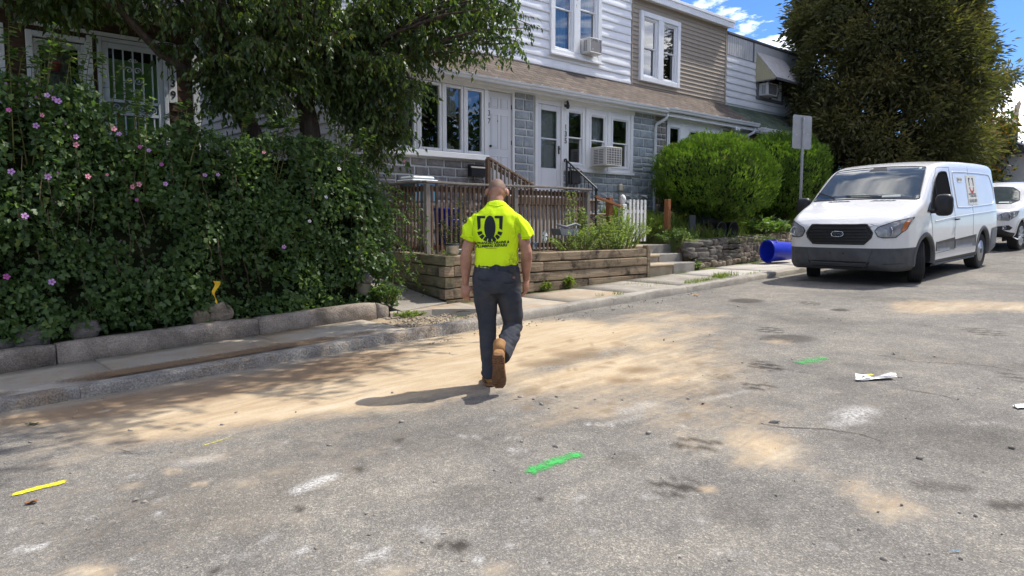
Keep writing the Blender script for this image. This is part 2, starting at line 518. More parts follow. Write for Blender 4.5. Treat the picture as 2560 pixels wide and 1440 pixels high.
def inpoly(poly, soft=.15):
    """soft mask of a polygon on the road plan"""
    x, y = UU, VV; ins = np.zeros(x.shape, bool); dmin = np.full(x.shape, 1e9); n = len(poly)
    for i in range(n):
        x0, y0 = poly[i]; x1, y1 = poly[(i+1)%n]
        cr = ((y0 > y) != (y1 > y)) & (x < (x1-x0)*(y-y0)/((y1-y0) if abs(y1-y0)>1e-9 else 1e-9) + x0)
        ins ^= cr
        dx, dy = x1-x0, y1-y0; t = np.clip(((x-x0)*dx+(y-y0)*dy)/(dx*dx+dy*dy+1e-12),0,1)
        dmin = np.minimum(dmin, np.hypot(x-x0-t*dx, y-y0-t*dy))
    sd = np.where(ins, dmin, -dmin)
    return np.clip(sd/(2*soft)+.5, 0, 1)
def blob(px, py, hw, hh, rot=0.0, p=1.0):
    """soft ellipse on the road: hw, hh are its apparent half sizes, turned into metres on the ground"""
    c = gp(px, py); Zd = (c-Vector((0,0,CAM_H))).dot(_FW); rx = hw*Zd/1776.0; ry = hh*Zd*Zd/(1776.0*max(CAM_H-c.z,.5))
    dx, dy = UU-c.x, VV-c.y; a0 = dx*_RT.x+dy*_RT.y; b0 = dx*_FH.x+dy*_FH.y; ca, sa = math.cos(rot), math.sin(rot)
    a, b_ = (a0*ca+b0*sa)/rx, (-a0*sa+b0*ca)/ry
    return np.clip(1-np.sqrt(a*a+b_*b_), 0, 1)**p
warp = .22*fbm(P3*1.3, 3, 21); warp2 = .10*fbm(P3*4, 3, 22)
def pxpoly(pts): return [tuple(gp(*p)[:2]) for p in pts]
main = pxpoly([(-250,1090),(0,1075),(180,1098),(330,1115),(520,1105),(620,1080),(800,1068),(930,1050),(1120,1030),(1290,985),(1420,975),(1560,990),(1700,960),(1800,900),(1760,850),(1640,800),(1500,795),(1420,790),(1300,800),(1195,815),(900,874),(500,950),(0,1030),(-250,1060)])
wide = inpoly(main, .62); core_ = inpoly(pxpoly([(-250,1085),(0,1075),(330,1095),(700,1050),(1000,1015),(1180,960),(1330,900),(1500,850),(1450,800),(1300,800),(1195,815),(900,874),(500,950),(0,1030),(-250,1060)]), .35)
brk = fbm(P3*np.array([.7,1.7,1]), 5, 24)
sand = np.clip(.70*wide + .45*core_ + (.7*brk + .7*warp)*(wide*(1.25-core_)), 0, 1)
haze_ = inpoly(pxpoly([(-200,1180),(0,1170),(600,1150),(1200,1090),(1700,1120),(1950,1050),(1900,900),(1900,780),(1600,770),(1195,815),(0,1030)]), .5)
sand = np.maximum(sand, .47*haze_*(1+1.2*brk)); sand = np.maximum(sand, .17+.20*fbm(P3*.5,4,71))
for (px,py,hw,hh,k) in ((1895,1112,85,48,.75),(1870,1140,60,30,.6),(2130,1205,120,46,.6),(2265,1268,95,40,.6),(230,1434,120,28,1.0),
        (430,1180,48,13,.8),(500,1211,44,9,.95),(330,1215,80,18,.65),(1770,1222,34,11,.85),(1480,1020,220,50,.6),(1640,1010,160,60,.55),(2350,766,200,15,.8),(2490,764,130,15,.8),(1250,1420,75,32,.5),(980,1425,100,32,.6),(760,1300,70,22,.5),
        (620,1210,95,26,.6),(1960,855,60,12,.7),(1350,1065,260,34,.45),(900,1130,230,34,.4),(1750,1075,170,70,.5),(1560,900,300,90,.6),(700,1180,160,40,.45),(520,1150,160,30,.5),(1450,1330,160,50,.3),(2420,900,200,60,.3),(1900,1000,200,60,.4)):
    bb_ = blob(px,py,hw*1.25,hh*1.25,0,.9); sand = np.maximum(sand, .85*k*np.clip(1.3*bb_+(2.0*warp2+.8*warp+.6*brk)*np.clip(bb_*3,0,1),0,1))
pat = inpoly(pxpoly([(1835,1095),(1960,1085),(2110,1165),(2340,1262),(2300,1300),(2240,1345),(2130,1270),(1990,1195),(1850,1165)]), .2)
sand = np.maximum(sand, np.clip(.72*pat+(.9*brk+1.6*warp2)*np.clip(pat*2,0,1)*.6, 0, 1)*(pat>0))
clay = np.clip(inpoly(pxpoly([(-250,1075),(0,1068),(300,1045),(620,985),(900,935),(1050,880),(900,872),(500,950),(0,1032),(-250,1060)]), .12)*.75 + 1.2*warp, 0, .8)
clay = clay*(inpoly(pxpoly([(-300,1110),(500,1040),(1150,900),(1195,815),(900,850),(0,1000),(-250,1020)]),.1))
stain = np.zeros_like(UU)
for (px,py,hw,hh,k,td) in ((1745,1110,66,21,.95,1),(1690,1216,72,25,.8,1),(1912,916,42,12,.95,1),(1895,965,46,10,.85,1),(1795,942,40,10,.5,0),(1925,824,34,8,.75,1),(1970,845,75,10,.45,0),(2462,830,48,11,.55,1),(1350,1250,19,8,.8,0),(1150,1365,21,11,1.,0),
        (1102,1362,20,9,.6,0),(750,1276,19,8,.95,0),(900,1175,17,7,.7,0),(1000,1100,16,7,.6,0),(540,1426,20,10,.7,0),(2025,758,26,5,.7,1),(1865,752,46,5,.55,0),(2320,1215,58,16,.35,0),(2400,1222,40,10,.45,0),(2520,1264,60,13,.6,0),(2550,945,34,15,.5,1),(2100,775,24,3,.6,0),
        (1560,1150,60,24,.18,0),(1180,1240,120,34,.16,0),(1850,1290,90,34,.2,0),(640,1330,120,30,.15,0)):
    bl = np.clip(blob(px,py,hw,hh,0,.5)*1.7,0,1); tread = .45+.55*np.sign(np.sin((UU*math.cos(.35)+VV*math.sin(.35))*2*math.pi/.13))
    stain = np.maximum(stain, k*bl*(tread if td else 1))
stain = np.clip(1.25*stain*(1+1.5*warp2), 0, .85)
stain = np.maximum(stain, .30*np.clip(fbm(P3*.8,4,77)*2.2-.25,0,1))
damp = np.zeros_like(UU)
for k in range(46):
    px = 1290+random.random()*520; py = 850+random.random()*190
    damp = np.maximum(damp, (.25+.5*random.random())*(blob(px,py,6+26*random.random()**2,3+6*random.random(),0,.6)))
for (px,py,rx,ry) in ((1440,886,70,12),(1375,905,80,10),(1330,911,46,7),(1600,925,60,11),(1545,952,34,8)): damp = np.maximum(damp, .8*np.clip(blob(px,py,rx,ry,.05,.5)*(1+3*warp2),0,1))
chalk = np.zeros_like(UU)
def streak(p0, p1, w, k):
    a, b_ = gp(*p0), gp(*p1); dx, dy = b_.x-a.x, b_.y-a.y
    t = np.clip(((UU-a.x)*dx+(VV-a.y)*dy)/(dx*dx+dy*dy),0,1); d = np.hypot(UU-a.x-t*dx, VV-a.y-t*dy)
    return k*np.clip(1.2-d/w,0,1)
for a in (((745,1228),(825,1195),.055,1.),((790,1205),(830,1192),.05,.8),((1275,1125),(1305,1128),.03,.8),((2120,1040),(2160,1025),.12,.7),((2090,1060),(2150,1050),.08,.5),((45,1378),(105,1368),.03,.9),((1150,1090),(1205,1095),.016,.7),((1240,1093),(1290,1096),.016,.6),((1460,1060),(1540,1063),.022,.8),((1000,1120),(960,1135),.015,.6),((1360,1152),(1400,1157),.016,.9),((1600,1240),(1645,1238),.02,.7),((1460,1235),(1440,1255),.02,.5),((1425,1273),(1455,1272),.016,.6),((1505,1245),(1540,1255),.014,.5),((665,1345),(700,1365),.014,.5),((390,1285),(430,1298),.014,.6),((690,1390),(760,1375),.016,.8),((900,1400),(985,1372),.014,.7),((910,1395),(1030,1385),.012,.6),((290,1195),(360,1190),.012,.6),((330,1240),(385,1235),.01,.5),((370,1255),(420,1247),.01,.5),((460,1160),(520,1150),.09,.35),((1090,1335),(1060,1320),.04,.5),((665,1347),(690,1345),.02,.7),((1190,1395),(1195,1405),.02,.9),((805,1352),(840,1362),.01,.6),((1520,1060),(1600,1040),.03,.4),((1860,980),(1760,1000),.05,.3),((1620,1010),(1560,1030),.1,.35),((2560,1030),(2546,1023),.02,.4)):
    chalk = np.maximum(chalk, streak(*a))
for k in range(70):
    px, py = random.random()*2560, 1000+random.random()*440; L_ = 10+random.random()*50; an = -.4+random.random()*.7
    chalk = np.maximum(chalk, streak((px,py),(px+L_,py+L_*an*.5),.006+.012*random.random(),.15+.3*random.random()))
nu, nv = UU.shape
idx = np.arange(nu*nv).reshape(nu, nv)
Fq = np.stack([idx[:-1,:-1], idx[1:,:-1], idx[1:,1:], idx[:-1,1:]], -1).reshape(-1,4)
road = np_mesh('road', np.stack([UU,VV,ZR],-1).reshape(-1,3), Fq, M_ASPHALT, None,
    dict(sand=sand.ravel(), clay=clay.ravel(), stain=stain.ravel(), damp=damp.ravel(), chalk=chalk.ravel()), True)
tag(road, kind='structure')

# cracks in the asphalt: thin dark ribbons
M_CRACK = surf('crack_tar', (.02,.018,.016), .95, spec=.05)
def ribbon(pts, w, lift=.004, seg=.05):
    mb = MB(); P = []
    for i in range(len(pts)-1):
        a, b_ = Vector(pts[i]), Vector(pts[i+1]); n = max(2, int((b_-a).length/seg))
        for k in range(n): P.append(a.lerp(b_, k/n))
    P.append(Vector(pts[-1])); L_, R_ = [], []
    for i, p in enumerate(P):
        t = (P[min(i+1,len(P)-1)]-P[max(i-1,0)]); t.z = 0; t.normalize(); sd = Vector((-t.y,t.x,0))
        p = p + sd*.03*n1(p.x*9,p.y*9,3.3) ; ww = w*(.35+.65*random.random())*min(1,(.2+i*.25),(.2+(len(P)-1-i)*.25))
        L_.append(p+sd*ww/2); R_.append(p-sd*ww/2)
    def z(p): return (p.x, p.y, zr(p.x) + lift + .012*float(fbm(np.array([[p.x*.55,p.y*.55,0]]),3,5)[0]) + .004*float(fbm(np.array([[p.x*3.1,p.y*3.1,0]]),2,9)[0]))
    mb.v = [z(p) for p in L_]+[z(p) for p in R_]; n = len(P)
    mb.f = [(i,i+1,i+1+n,i+n) for i in range(n-1)]
    return mb
for pts, w in (([(1845,1057),(1960,1068),(2060,1072),(2140,1085),(2210,1108)], .009), ([(2245,970),(2330,985),(2400,1000)], .012), ([(1840,910),(1960,925),(2050,940)], .009), ([(280,1122),(340,1135)],.008), ([(2510,1078),(2545,1080)],.012), ([(2150,880),(2300,905),(2480,915),(2558,935)],.008)):
    c = obj('crack', ribbon([gp(*p) for p in pts], w), M_CRACK, road)

# ------------------------------------------------------------------ ground, sidewalk, kerb
M_SOIL = surf('soil', (.075,.052,.034), .95, (.16,.115,.075), 6, bump=.8, bscale=30, fine=.4, fscale=90, spec=.1)
M_LAWN = surf('lawn_soil', (.06,.085,.025), .95, (.13,.14,.05), 3, bump=.8, bscale=25, fine=.4, fscale=60, spec=.1)
M_CONC = surf('sidewalk_concrete', (.33,.29,.235), .9, (.43,.385,.315), 1.6, bump=.25, bscale=70, fine=.22, fscale=150, spec=.15, rnd=.07, dirt=(.36,.25,.145), dscale=.8, dstops=(.46,.7))
M_CONC2 = surf('exposed_concrete', (.26,.235,.20), .92, (.38,.345,.29), 2.5, bump=.5, bscale=120, fine=.4, fscale=140, spec=.15, rnd=.06)
M_CONC_PALE = surf('pale_concrete', (.42,.39,.34), .9, (.50,.465,.41), 2.0, bump=.2, bscale=80, fine=.18, fscale=150, spec=.15, rnd=.05)
M_KERB = surf('kerb_concrete', (.22,.20,.175), .92, (.40,.365,.31), 5, bump=1.0, bscale=45, fine=.5, fscale=60, spec=.1, rnd=.1, dirt=(.30,.215,.135), dscale=1.6, dstops=(.5,.72))

M_KERB2 = surf('kerb_worn', (.27,.245,.21), .9, (.42,.385,.325), 2.6, bump=.4, bscale=70, fine=.3, fscale=110, spec=.15, rnd=.05)

def yard_z(u, v):
    """the raised front yards beyond the steps, and low ground elsewhere"""
    base = zr(u) + .10
    if v < 8.3: return base
    if u < 5.2: return base + .14
    if u < 6.75: return min(base, .5)
    if u < 11.1: return base if v < 8.58 else .93
    if u < 12.9: return base if v < 9.3 else 1.02
    if v < 8.68: return base
    k = min(max((v-8.55)/2.6, 0), 1.0)
    e = 1.12 + (max(u-14,0)*B*.9) + k*.5
    return e
gu = np.concatenate([np.linspace(-60,-2,10), np.sort(np.concatenate([np.arange(-1.5,30,.3),[5.19,5.21,6.74,6.76,11.09,11.11,12.89,12.91]])), np.linspace(31,60,25), np.linspace(65,260,20)])
gv = np.concatenate([np.array([6.98,7.2,8.28,8.34,8.57,8.59,8.67,8.70,8.8,9.0,9.29,9.31]), np.arange(9.5,16,.3), np.linspace(17,30,8), np.linspace(40,200,10)])
GU, GV = np.meshgrid(gu, gv, indexing='ij')
GZ = np.vectorize(yard_z)(GU, GV) + .04*fbm(np.stack([GU*1.2,GV*1.2,0*GU],-1),3,31)*(GV>8.4)
GZ[:, :3] = np.vectorize(zr)(GU[:, :3]) + .03
idx = np.arange(GU.size).reshape(GU.shape)
Fq = np.stack([idx[:-1,:-1], idx[1:,:-1], idx[1:,1:], idx[:-1,1:]], -1).reshape(-1,4)
ground = np_mesh('ground', np.stack([GU,GV,GZ],-1).reshape(-1,3), Fq, M_LAWN, None, None, True)
tag(ground, kind='structure')

def walk_h(u): return .070+.036*min(max((u-.5)/4.5,0),1)
sidewalk = link(bpy.data.objects.new('sidewalk', None)); tag(sidewalk, kind='structure')
def slab(u0, u1, v0, v1, mat, h=.13, tilt=0.0, ch=.012, dv=0.0):
    mb = MB(); n = max(2, int((u1-u0)/.35)); m = 4
    for (top) in (1,):
        vs_, fs_ = [], []
        for i in range(n+1):
            for j in range(m+1):
                u = u0+(u1-u0)*i/n; v = v0+(v1-v0)*j/m + (dv*(i/n-.5))
                e = ch if (i in (0,n) or j in (0,m)) else 0
                vs_.append((u, v, zr(u)+walk_h(u)+h-e*.7+tilt*(j/m-.5)+.006*n1(u*1.7,v*1.7,7)))
        for i in range(n):
            for j in range(m):
                a = i*(m+1)+j; fs_.append((a, a+m+1, a+m+2, a+1))
        k = len(vs_)
        rim = [i*(m+1) for i in range(n+1)] + [n*(m+1)+j for j in range(1,m+1)] + [i*(m+1)+m for i in range(n-1,-1,-1)] + [j for j in range(m-1,0,-1)]
        for r in rim: p = vs_[r]; vs_.append((p[0],p[1],p[2]-.16))
        q = len(rim)
        for i in range(q): fs_.append((rim[(i+1)%q], rim[i], k+i, k+(i+1)%q))
        mb.add(vs_, fs_)
    return mb
edges = [-6.2,-4.2,-2.2,-.2, 1.62, 3.28, 4.72]
for i in range(len(edges)-1):
    obj('slab', slab(edges[i]+.008, edges[i+1]-.008, 7.035, 8.17, M_CONC, .001, random.uniform(-.012,.012)), M_CONC, sidewalk, True)
# beyond the torn-out square
for (a, b_, v1, mt) in ((6.18,7.55,8.33,M_CONC),(7.57,8.92,8.36,M_CONC),(8.94,10.3,8.37,M_CONC2),(10.32,11.9,8.40,M_CONC2),(11.92,13.3,8.46,M_CONC_PALE),(13.32,14.9,8.5,M_CONC_PALE),(14.92,16.4,8.5,M_CONC_PALE),(16.42,18,8.5,M_CONC_PALE),(18.02,20,8.5,M_CONC_PALE),(20.02,22,8.5,M_CONC_PALE),(22.02,24,8.5,M_CONC_PALE),(24.02,28,8.5,M_CONC_PALE),(28.02,34,8.5,M_CONC_PALE),(34.02,44,8.5,M_CONC_PALE)):
    obj('slab', slab(a+.006, b_-.006, 7.128, v1, mt, .001, random.uniform(-.01,.012)), mt, sidewalk, True)
# the walk between hedge and timber bed, running back to the houses
walk = MB()
walk.add([(5.35,8.2,zr(5.3)+.135),(6.25,8.38,zr(6.2)+.14),(6.6,11.2,.62),(5.6,11.2,.58),(5.35,8.2,zr(5.3)-.1),(6.25,8.38,zr(6.2)-.1),(6.6,11.2,.3),(5.6,11.2,.3)],
         [(0,1,2,3),(4,5,1,0),(5,6,2,1),(6,7,3,2),(7,4,0,3)])
obj('side_walk_slab', walk, M_CONC2, sidewalk)
# broken slab edges round the hole
rag = MB()
ragp = [(5.15,8.17),(5.75,8.05),(5.95,7.85),(6.18,7.55),(6.22,7.2)]
for i in range(len(ragp)-1):
    a, b_ = ragp[i], ragp[i+1]
    rag.add([(a[0],a[1],zr(a[0])+.125),(b_[0],b_[1],zr(b_[0])+.125),(b_[0]+.25,8.34,zr(b_[0])+.127),(a[0]+.1,8.34,zr(a[0])+.127),(a[0]-.03,a[1]-.03,zr(a[0])+.0),(b_[0]-.03,b_[1]-.03,zr(b_[0])+.0)],
            [(0,1,2,3),(4,5,1,0)])
obj('broken_slab_edge', rag, M_CONC, sidewalk)

kerb = link(bpy.data.objects.new('kerb', None)); tag(kerb, kind='structure')
kb = [-6,-3.4,-1.0,1.25,3.6,6.1,8.35,10.25,12.2,14.2,16.6,19,22,26,32,44]
for i in range(len(kb)-1):
    u0, u1 = kb[i]+.002, kb[i+1]-.002
    n = max(4, int((u1-u0)/.12)) if u1 < 17 else 8
    rings = []
    for k in range(n+1):
        u = u0+(u1-u0)*k/n; v = KERB(u); z = zr(u)
        w = .13; hh = .105
        j = lambda s: .006*n1(u*5, s*3.1, 1.7) + .004*n1(u*21, s*2.3, 4.1)
        e = .006 if (k in (0,n)) else 0
        low = min(1.0,.45+.3*max(u-1.0,0))      # half buried at the near end
        hk = walk_h(u); rings.append([(u, v-.01, z-.15),(u, v+j(1), z+.008),(u, v+.006+j(2)+e, z+hk*.72+j(5)),(u, v+.020+j(3)+e, z+hk-.010+j(6)),(u, v+.045+j(4), z+hk-.001+j(7)*.5-e),(u, v+.150, z+hk+.001-e),(u, v+.154, z-.15)])
    mb = MB(); mb.rings(rings, True)
    sharp(obj('kerb_stone', mb, M_KERB if u0 < 5.5 else M_KERB2, kerb, True, fixn=True), 38)

# torn-out square: rubble gravel
M_GRAVEL = surf('gravel_stone', (.23,.19,.145), .95, (.42,.36,.28), 8, bump=.5, bscale=60, spec=.1, fine=.3, fscale=30)
gb = MB(); m_ = 14
for i in range(m_+1):
    for j in range(m_+1):
        u = 4.68+1.7*i/m_; v = 7.06+1.2*j/m_
        gb.v.append((u, v, zr(u)+.045+.055*n1(u*3,v*3,2)+.02*n1(u*9,v*9,4)))
gb.f = [(i*(m_+1)+j,(i+1)*(m_+1)+j,(i+1)*(m_+1)+j+1,i*(m_+1)+j+1) for i in range(m_) for j in range(m_)]
M_RUBBLE = surf('rubble_bed', (.26,.20,.13), .95, (.42,.33,.22), 5, bump=.9, bscale=45, fine=.35, fscale=70, spec=.1)
tag(obj('rubble_bed', gb, M_RUBBLE, None, True), kind='structure')

ICO = bmesh.new(); bmesh.ops.create_icosphere(ICO, subdivisions=1, radius=1.0)
ICO_V = np.array([v.co[:] for v in ICO.verts]); ICO_F = np.array([[v.index for v in f.verts] for f in ICO.faces]); ICO.free()
def rocks(name, C, S, mat, parent=None):
    m = len(C); V = []
    jit = 1 + .35*rng.normal(size=(m, len(ICO_V), 1)).clip(-1.2,1.2)
    sc = S[:,None]*(np.array([1,.8,.6])*(1+.25*rng.normal(size=(m,3))).clip(.5,1.5))
    an = rng.random(m)*6.28; ca, sa = np.cos(an), np.sin(an)
    Q = ICO_V[None]*jit*sc[:,None,:]
    X = Q[...,0]*ca[:,None]-Q[...,1]*sa[:,None]; Y = Q[...,0]*sa[:,None]+Q[...,1]*ca[:,None]
    V = np.stack([X,Y,Q[...,2]],-1)+C[:,None,:]
    Fc = (ICO_F[None]+(np.arange(m)*len(ICO_V))[:,None,None]).reshape(-1,3)
    return np_mesh(name, V.reshape(-1,3), Fc, mat, parent)
n = 2200; C = np.stack([4.72+1.6*rng.random(n), 7.1+1.12*rng.random(n), np.zeros(n)], -1)
keep = ~((C[:,1] > 7.75) & (C[:,0] < 4.95)) & ~((C[:,0] > 5.85) & (C[:,1] > 7.95))
C = C[keep]; C[:,2] = np.vectorize(zr)(C[:,0])+.05+.05*vnoise(np.stack([C[:,0]*3,C[:,1]*3,0*C[:,0]+2],-1)); S = .009+.018*rng.random(len(C))**2.2
tag(rocks('gravel', C, S, M_GRAVEL), kind='stuff')
# loose stones on the road
M_PEBBLE = surf('pebble', (.20,.18,.155), .9, (.38,.34,.29), 8, spec=.1, fine=.3, fscale=40)
n = 260; px = rng.random(n)*2560; py = 790+rng.random(n)**1.3*640
C = np.array([gp(a, b_) for a, b_ in zip(px, py)]); keep = (C[:,1] < 6.7) & (C[:,1] > .3) & (C[:,0] < 17); C = C[keep]; S = .004+.008*rng.random(len(C))**2
cl = [(1290,1000),(1302,995),(1334,1000),(1353,1013),(1372,1024),(1392,993),(1440,1022),(1490,1000),(1757,1010),(1720,998),(1556,1002),(823,1116),(338,1253),(362,1257),(1305,1106),(1390,1119),(1620,1083),(2300,1148),(2530,1122),(2235,885),(2340,893),(2250,945),(1855,908),(1935,1058),(590,1034),(556,1064),(740,1032),(325,1078),(980,984),(1003,1057),(1845,767),(1660,850)]
C2 = np.array([gp(*p) for p in cl]); C = np.concatenate([C, C2]); S = np.concatenate([S, .014+.010*rng.random(len(C2))])
n = 160; C3 = np.array([gp(1000+rng.random()*700, 0) if 0 else Vector((4.5+rng.random()*6, 6.45+.4*rng.random(), 0)) for _ in range(n)]); 
C = np.concatenate([C, C3]); S = np.concatenate([S, .006+.012*rng.random(n)**2])
C[:,2] = np.vectorize(zr)(C[:,0]) + S*.35
tag(rocks('pebbles', C, S, M_PEBBLE), kind='stuff')
# ------------------------------------------------------------------ houses
M_TRIM = surf('white_trim', (.70,.71,.71), .5, (.78,.78,.77), 3, bump=.05, bscale=30, spec=.3, dirt=(.52,.49,.43), dscale=2.2, dstops=(.62,.9))
M_SIDING = surf('white_siding', (.76,.77,.78), .42, (.82,.82,.82), 1.5, bump=.06, bscale=14, spec=.35, rnd=.03, dirt=(.60,.58,.54), dscale=1.3, dstops=(.6,.95))
M_SIDING_T = surf('tan_siding', (.335,.285,.225), .6, (.37,.315,.25), 2, bump=.08, bscale=60, stretch=(.2,1,6), spec=.25, rnd=.04)
M_SIDING_G = surf('grey_siding', (.56,.55,.53), .55, (.63,.62,.60), 2, bump=.05, bscale=20, spec=.25, rnd=.03)
M_BROWN = surf('brown_boards', (.060,.036,.024), .75, (.105,.062,.040), 5, bump=.3, bscale=40, stretch=(.3,1,4), spec=.2, rnd=.15)
M_MORTAR = surf('pale_mortar', (.56,.56,.55), .9, (.66,.66,.64), 12, bump=.2, bscale=60, spec=.1)
M_ST_BLUE = surf('blue_grey_stone', (.25,.285,.31), .85, (.36,.395,.415), 7, bump=.8, bscale=16, spec=.2, rnd=.13, fine=.15, fscale=90)
M_ST_GREY = surf('grey_brown_stone', (.19,.175,.165), .88, (.31,.29,.275), 9, bump=.8, bscale=18, spec=.2, rnd=.18, fine=.25, fscale=90)
M_ST_BROWN = surf('brown_grey_stone', (.19,.165,.145), .88, (.29,.26,.235), 9, bump=.8, bscale=18, spec=.2, rnd=.2, fine=.25, fscale=90)
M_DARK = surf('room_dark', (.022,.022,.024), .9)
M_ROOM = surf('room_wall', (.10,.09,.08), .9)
M_GLASS = glass_mat('window_glass')
M_GLASS_S = glass_mat('screened_glass', (.45,.47,.48), .03)
M_BLIND = surf('pale_blind', (.48,.49,.48), .8, (.54,.55,.54), 6)
M_CURT = surf('blue_curtain', (.14,.26,.33), .85, (.30,.42,.48), 9, stretch=(6,6,.6))
M_LACE = surf('lace_curtain', (.45,.43,.40), .9, (.6,.58,.55), 20)
M_GREEN_BLIND = surf('green_blind', (.24,.46,.17), .8, (.28,.52,.20), 3)
M_BLACK = surf('black_metal', (.018,.018,.02), .45, spec=.5)
M_GUTTER = surf('gutter_metal', (.60,.61,.62), .4, (.68,.69,.69), 3, spec=.4, dirt=(.42,.39,.34), dscale=3, dstops=(.55,.9))
M_DOOR = surf('white_door', (.62,.63,.65), .45, (.66,.67,.69), 2, spec=.35)
M_WINFRAME = surf('vinyl_frame', (.72,.73,.74), .4, (.78,.78,.78), 4, spec=.4)

def shingle_mat(name, c1, c2, c3, uscale=1.0):
    m, nt, N, L, b = new_mat(name)
    tc = N.new('ShaderNodeTexCoord'); vec = tc.outputs['Object']
    sx = N.new('ShaderNodeSeparateXYZ'); L.new(vec, sx.inputs[0])
    k = math_n(N, L, 'MULTIPLY', sx.outputs['Y'], 1.0); zz = math_n(N, L, 'MULTIPLY', sx.outputs['Z'], 1.0)
    dist = math_n(N, L, 'POWER', math_n(N, L, 'ADD', math_n(N, L, 'MULTIPLY', k, k), math_n(N, L, 'MULTIPLY', zz, zz)), .5)
    cb = N.new('ShaderNodeCombineXYZ'); L.new(sx.outputs['X'], cb.inputs[0]); L.new(math_n(N, L, 'MULTIPLY', sx.outputs['Z'], 1.75), cb.inputs[1])
    br = N.new('ShaderNodeTexBrick'); L.new(cb.outputs[0], br.inputs['Vector'])
    br.inputs['Scale'].default_value = 1.0; br.inputs['Brick Width'].default_value = .30; br.inputs['Row Height'].default_value = .135
    br.inputs['Mortar Size'].default_value = .007; br.inputs['Mortar Smooth'].default_value = .3; br.inputs['Bias'].default_value = 0
    br.inputs['Color1'].default_value = (*c1,1); br.inputs['Color2'].default_value = (*c2,1); br.inputs['Mortar'].default_value = (c1[0]*.35,c1[1]*.35,c1[2]*.35,1)
    n = noise_node(N, L, vec, 1.3, 7, .7, .4); r = N.new('ShaderNodeValToRGB'); ramp_set(r, [(.3,(.72,.72,.72)),(.7,(1.22,1.2,1.16))]); L.new(n.outputs['Fac'], r.inputs['Fac'])
    c = mix_col(N, L, 1.0, br.outputs['Color'], r.outputs['Color'], 'MULTIPLY')
    mp = N.new('ShaderNodeMapping'); mp.inputs['Scale'].default_value = (6,1,1); L.new(vec, mp.inputs['Vector'])
    n2 = noise_node(N, L, mp.outputs[0], .9, 5, .7, .3); r2 = N.new('ShaderNodeValToRGB'); ramp_set(r2, [(.52,(0,0,0)),(.75,(1,1,1))]); L.new(n2.outputs['Fac'], r2.inputs['Fac'])
    c = mix_col(N, L, math_n(N, L, 'MULTIPLY', r2.outputs['Color'], .6), c, c3)
    n3 = noise_node(N, L, vec, 130, 2, .6); r3 = N.new('ShaderNodeValToRGB'); ramp_set(r3, [(.3,(.75,.75,.75)),(.7,(1.25,1.25,1.25))]); L.new(n3.outputs['Fac'], r3.inputs['Fac'])
    c = mix_col(N, L, 1.0, c, r3.outputs['Color'], 'MULTIPLY')
    L.new(c, b.inputs['Base Color']); b.inputs['Roughness'].default_value = .95; b.inputs['Specular IOR Level'].default_value = .1
    bp = N.new('ShaderNodeBump'); bp.inputs['Strength'].default_value = .8; bp.inputs['Distance'].default_value = .012
    L.new(br.outputs['Fac'], bp.inputs['Height']); bp.invert = True; L.new(bp.outputs['Normal'], b.inputs['Normal'])
    return m
M_ROOF = shingle_mat('brown_shingles', (.125,.103,.088), (.175,.146,.124), (.06,.052,.047))
M_ROOF_G = shingle_mat('green_shingles', (.075,.10,.075), (.12,.15,.11), (.05,.06,.05))
M_ROOF_D = shingle_mat('dark_shingles', (.07,.072,.08), (.10,.10,.11), (.04,.04,.045))

FV = 11.20          # lower (porch) facade plane
UV = 12.05          # upper facade plane

def wall_panel(u0, u1, z0, z1, v, openings, depth=.12):
    """a facade panel in the plane Y=v facing -Y, with openings and their reveals"""
    us_ = sorted({u0,u1,*[a for o in openings for a in o[:2]]}); zs = sorted({z0,z1,*[a for o in openings for a in o[2:4]]})
    mb = MB()
    for i in range(len(us_)-1):
        for j in range(len(zs)-1):
            cu, cz = (us_[i]+us_[i+1])/2, (zs[j]+zs[j+1])/2
            if any(o[0] < cu < o[1] and o[2] < cz < o[3] for o in openings): continue
            a, b_, c, d = us_[i], us_[i+1], zs[j], zs[j+1]
            mb.add([(a,v,c),(b_,v,c),(b_,v,d),(a,v,d)], [(0,1,2,3)])
    for (a, b_, c, d) in openings:
        w = v+depth
        mb.add([(a,v,c),(b_,v,c),(b_,v,d),(a,v,d),(a,w,c),(b_,w,c),(b_,w,d),(a,w,d)], [(0,4,5,1),(1,5,6,2),(2,6,7,3),(3,7,4,0)])
    return mb

def frame_mb(u0, u1, z0, z1, v0, v1, w, ch=.006, bottom=None):
    mb = MB(); bt = bottom if bottom else w
    mb.box((u0,v0,z0),(u0+w,v1,z1),ch); mb.box((u1-w,v0,z0),(u1,v1,z1),ch)
    mb.box((u0+w+.0005,v0+.002,z1-w),(u1-w-.0005,v1,z1-.001),ch); mb.box((u0+w+.0005,v0+.002,z0+.001),(u1-w-.0005,v1,z0+bt),ch)
    return mb

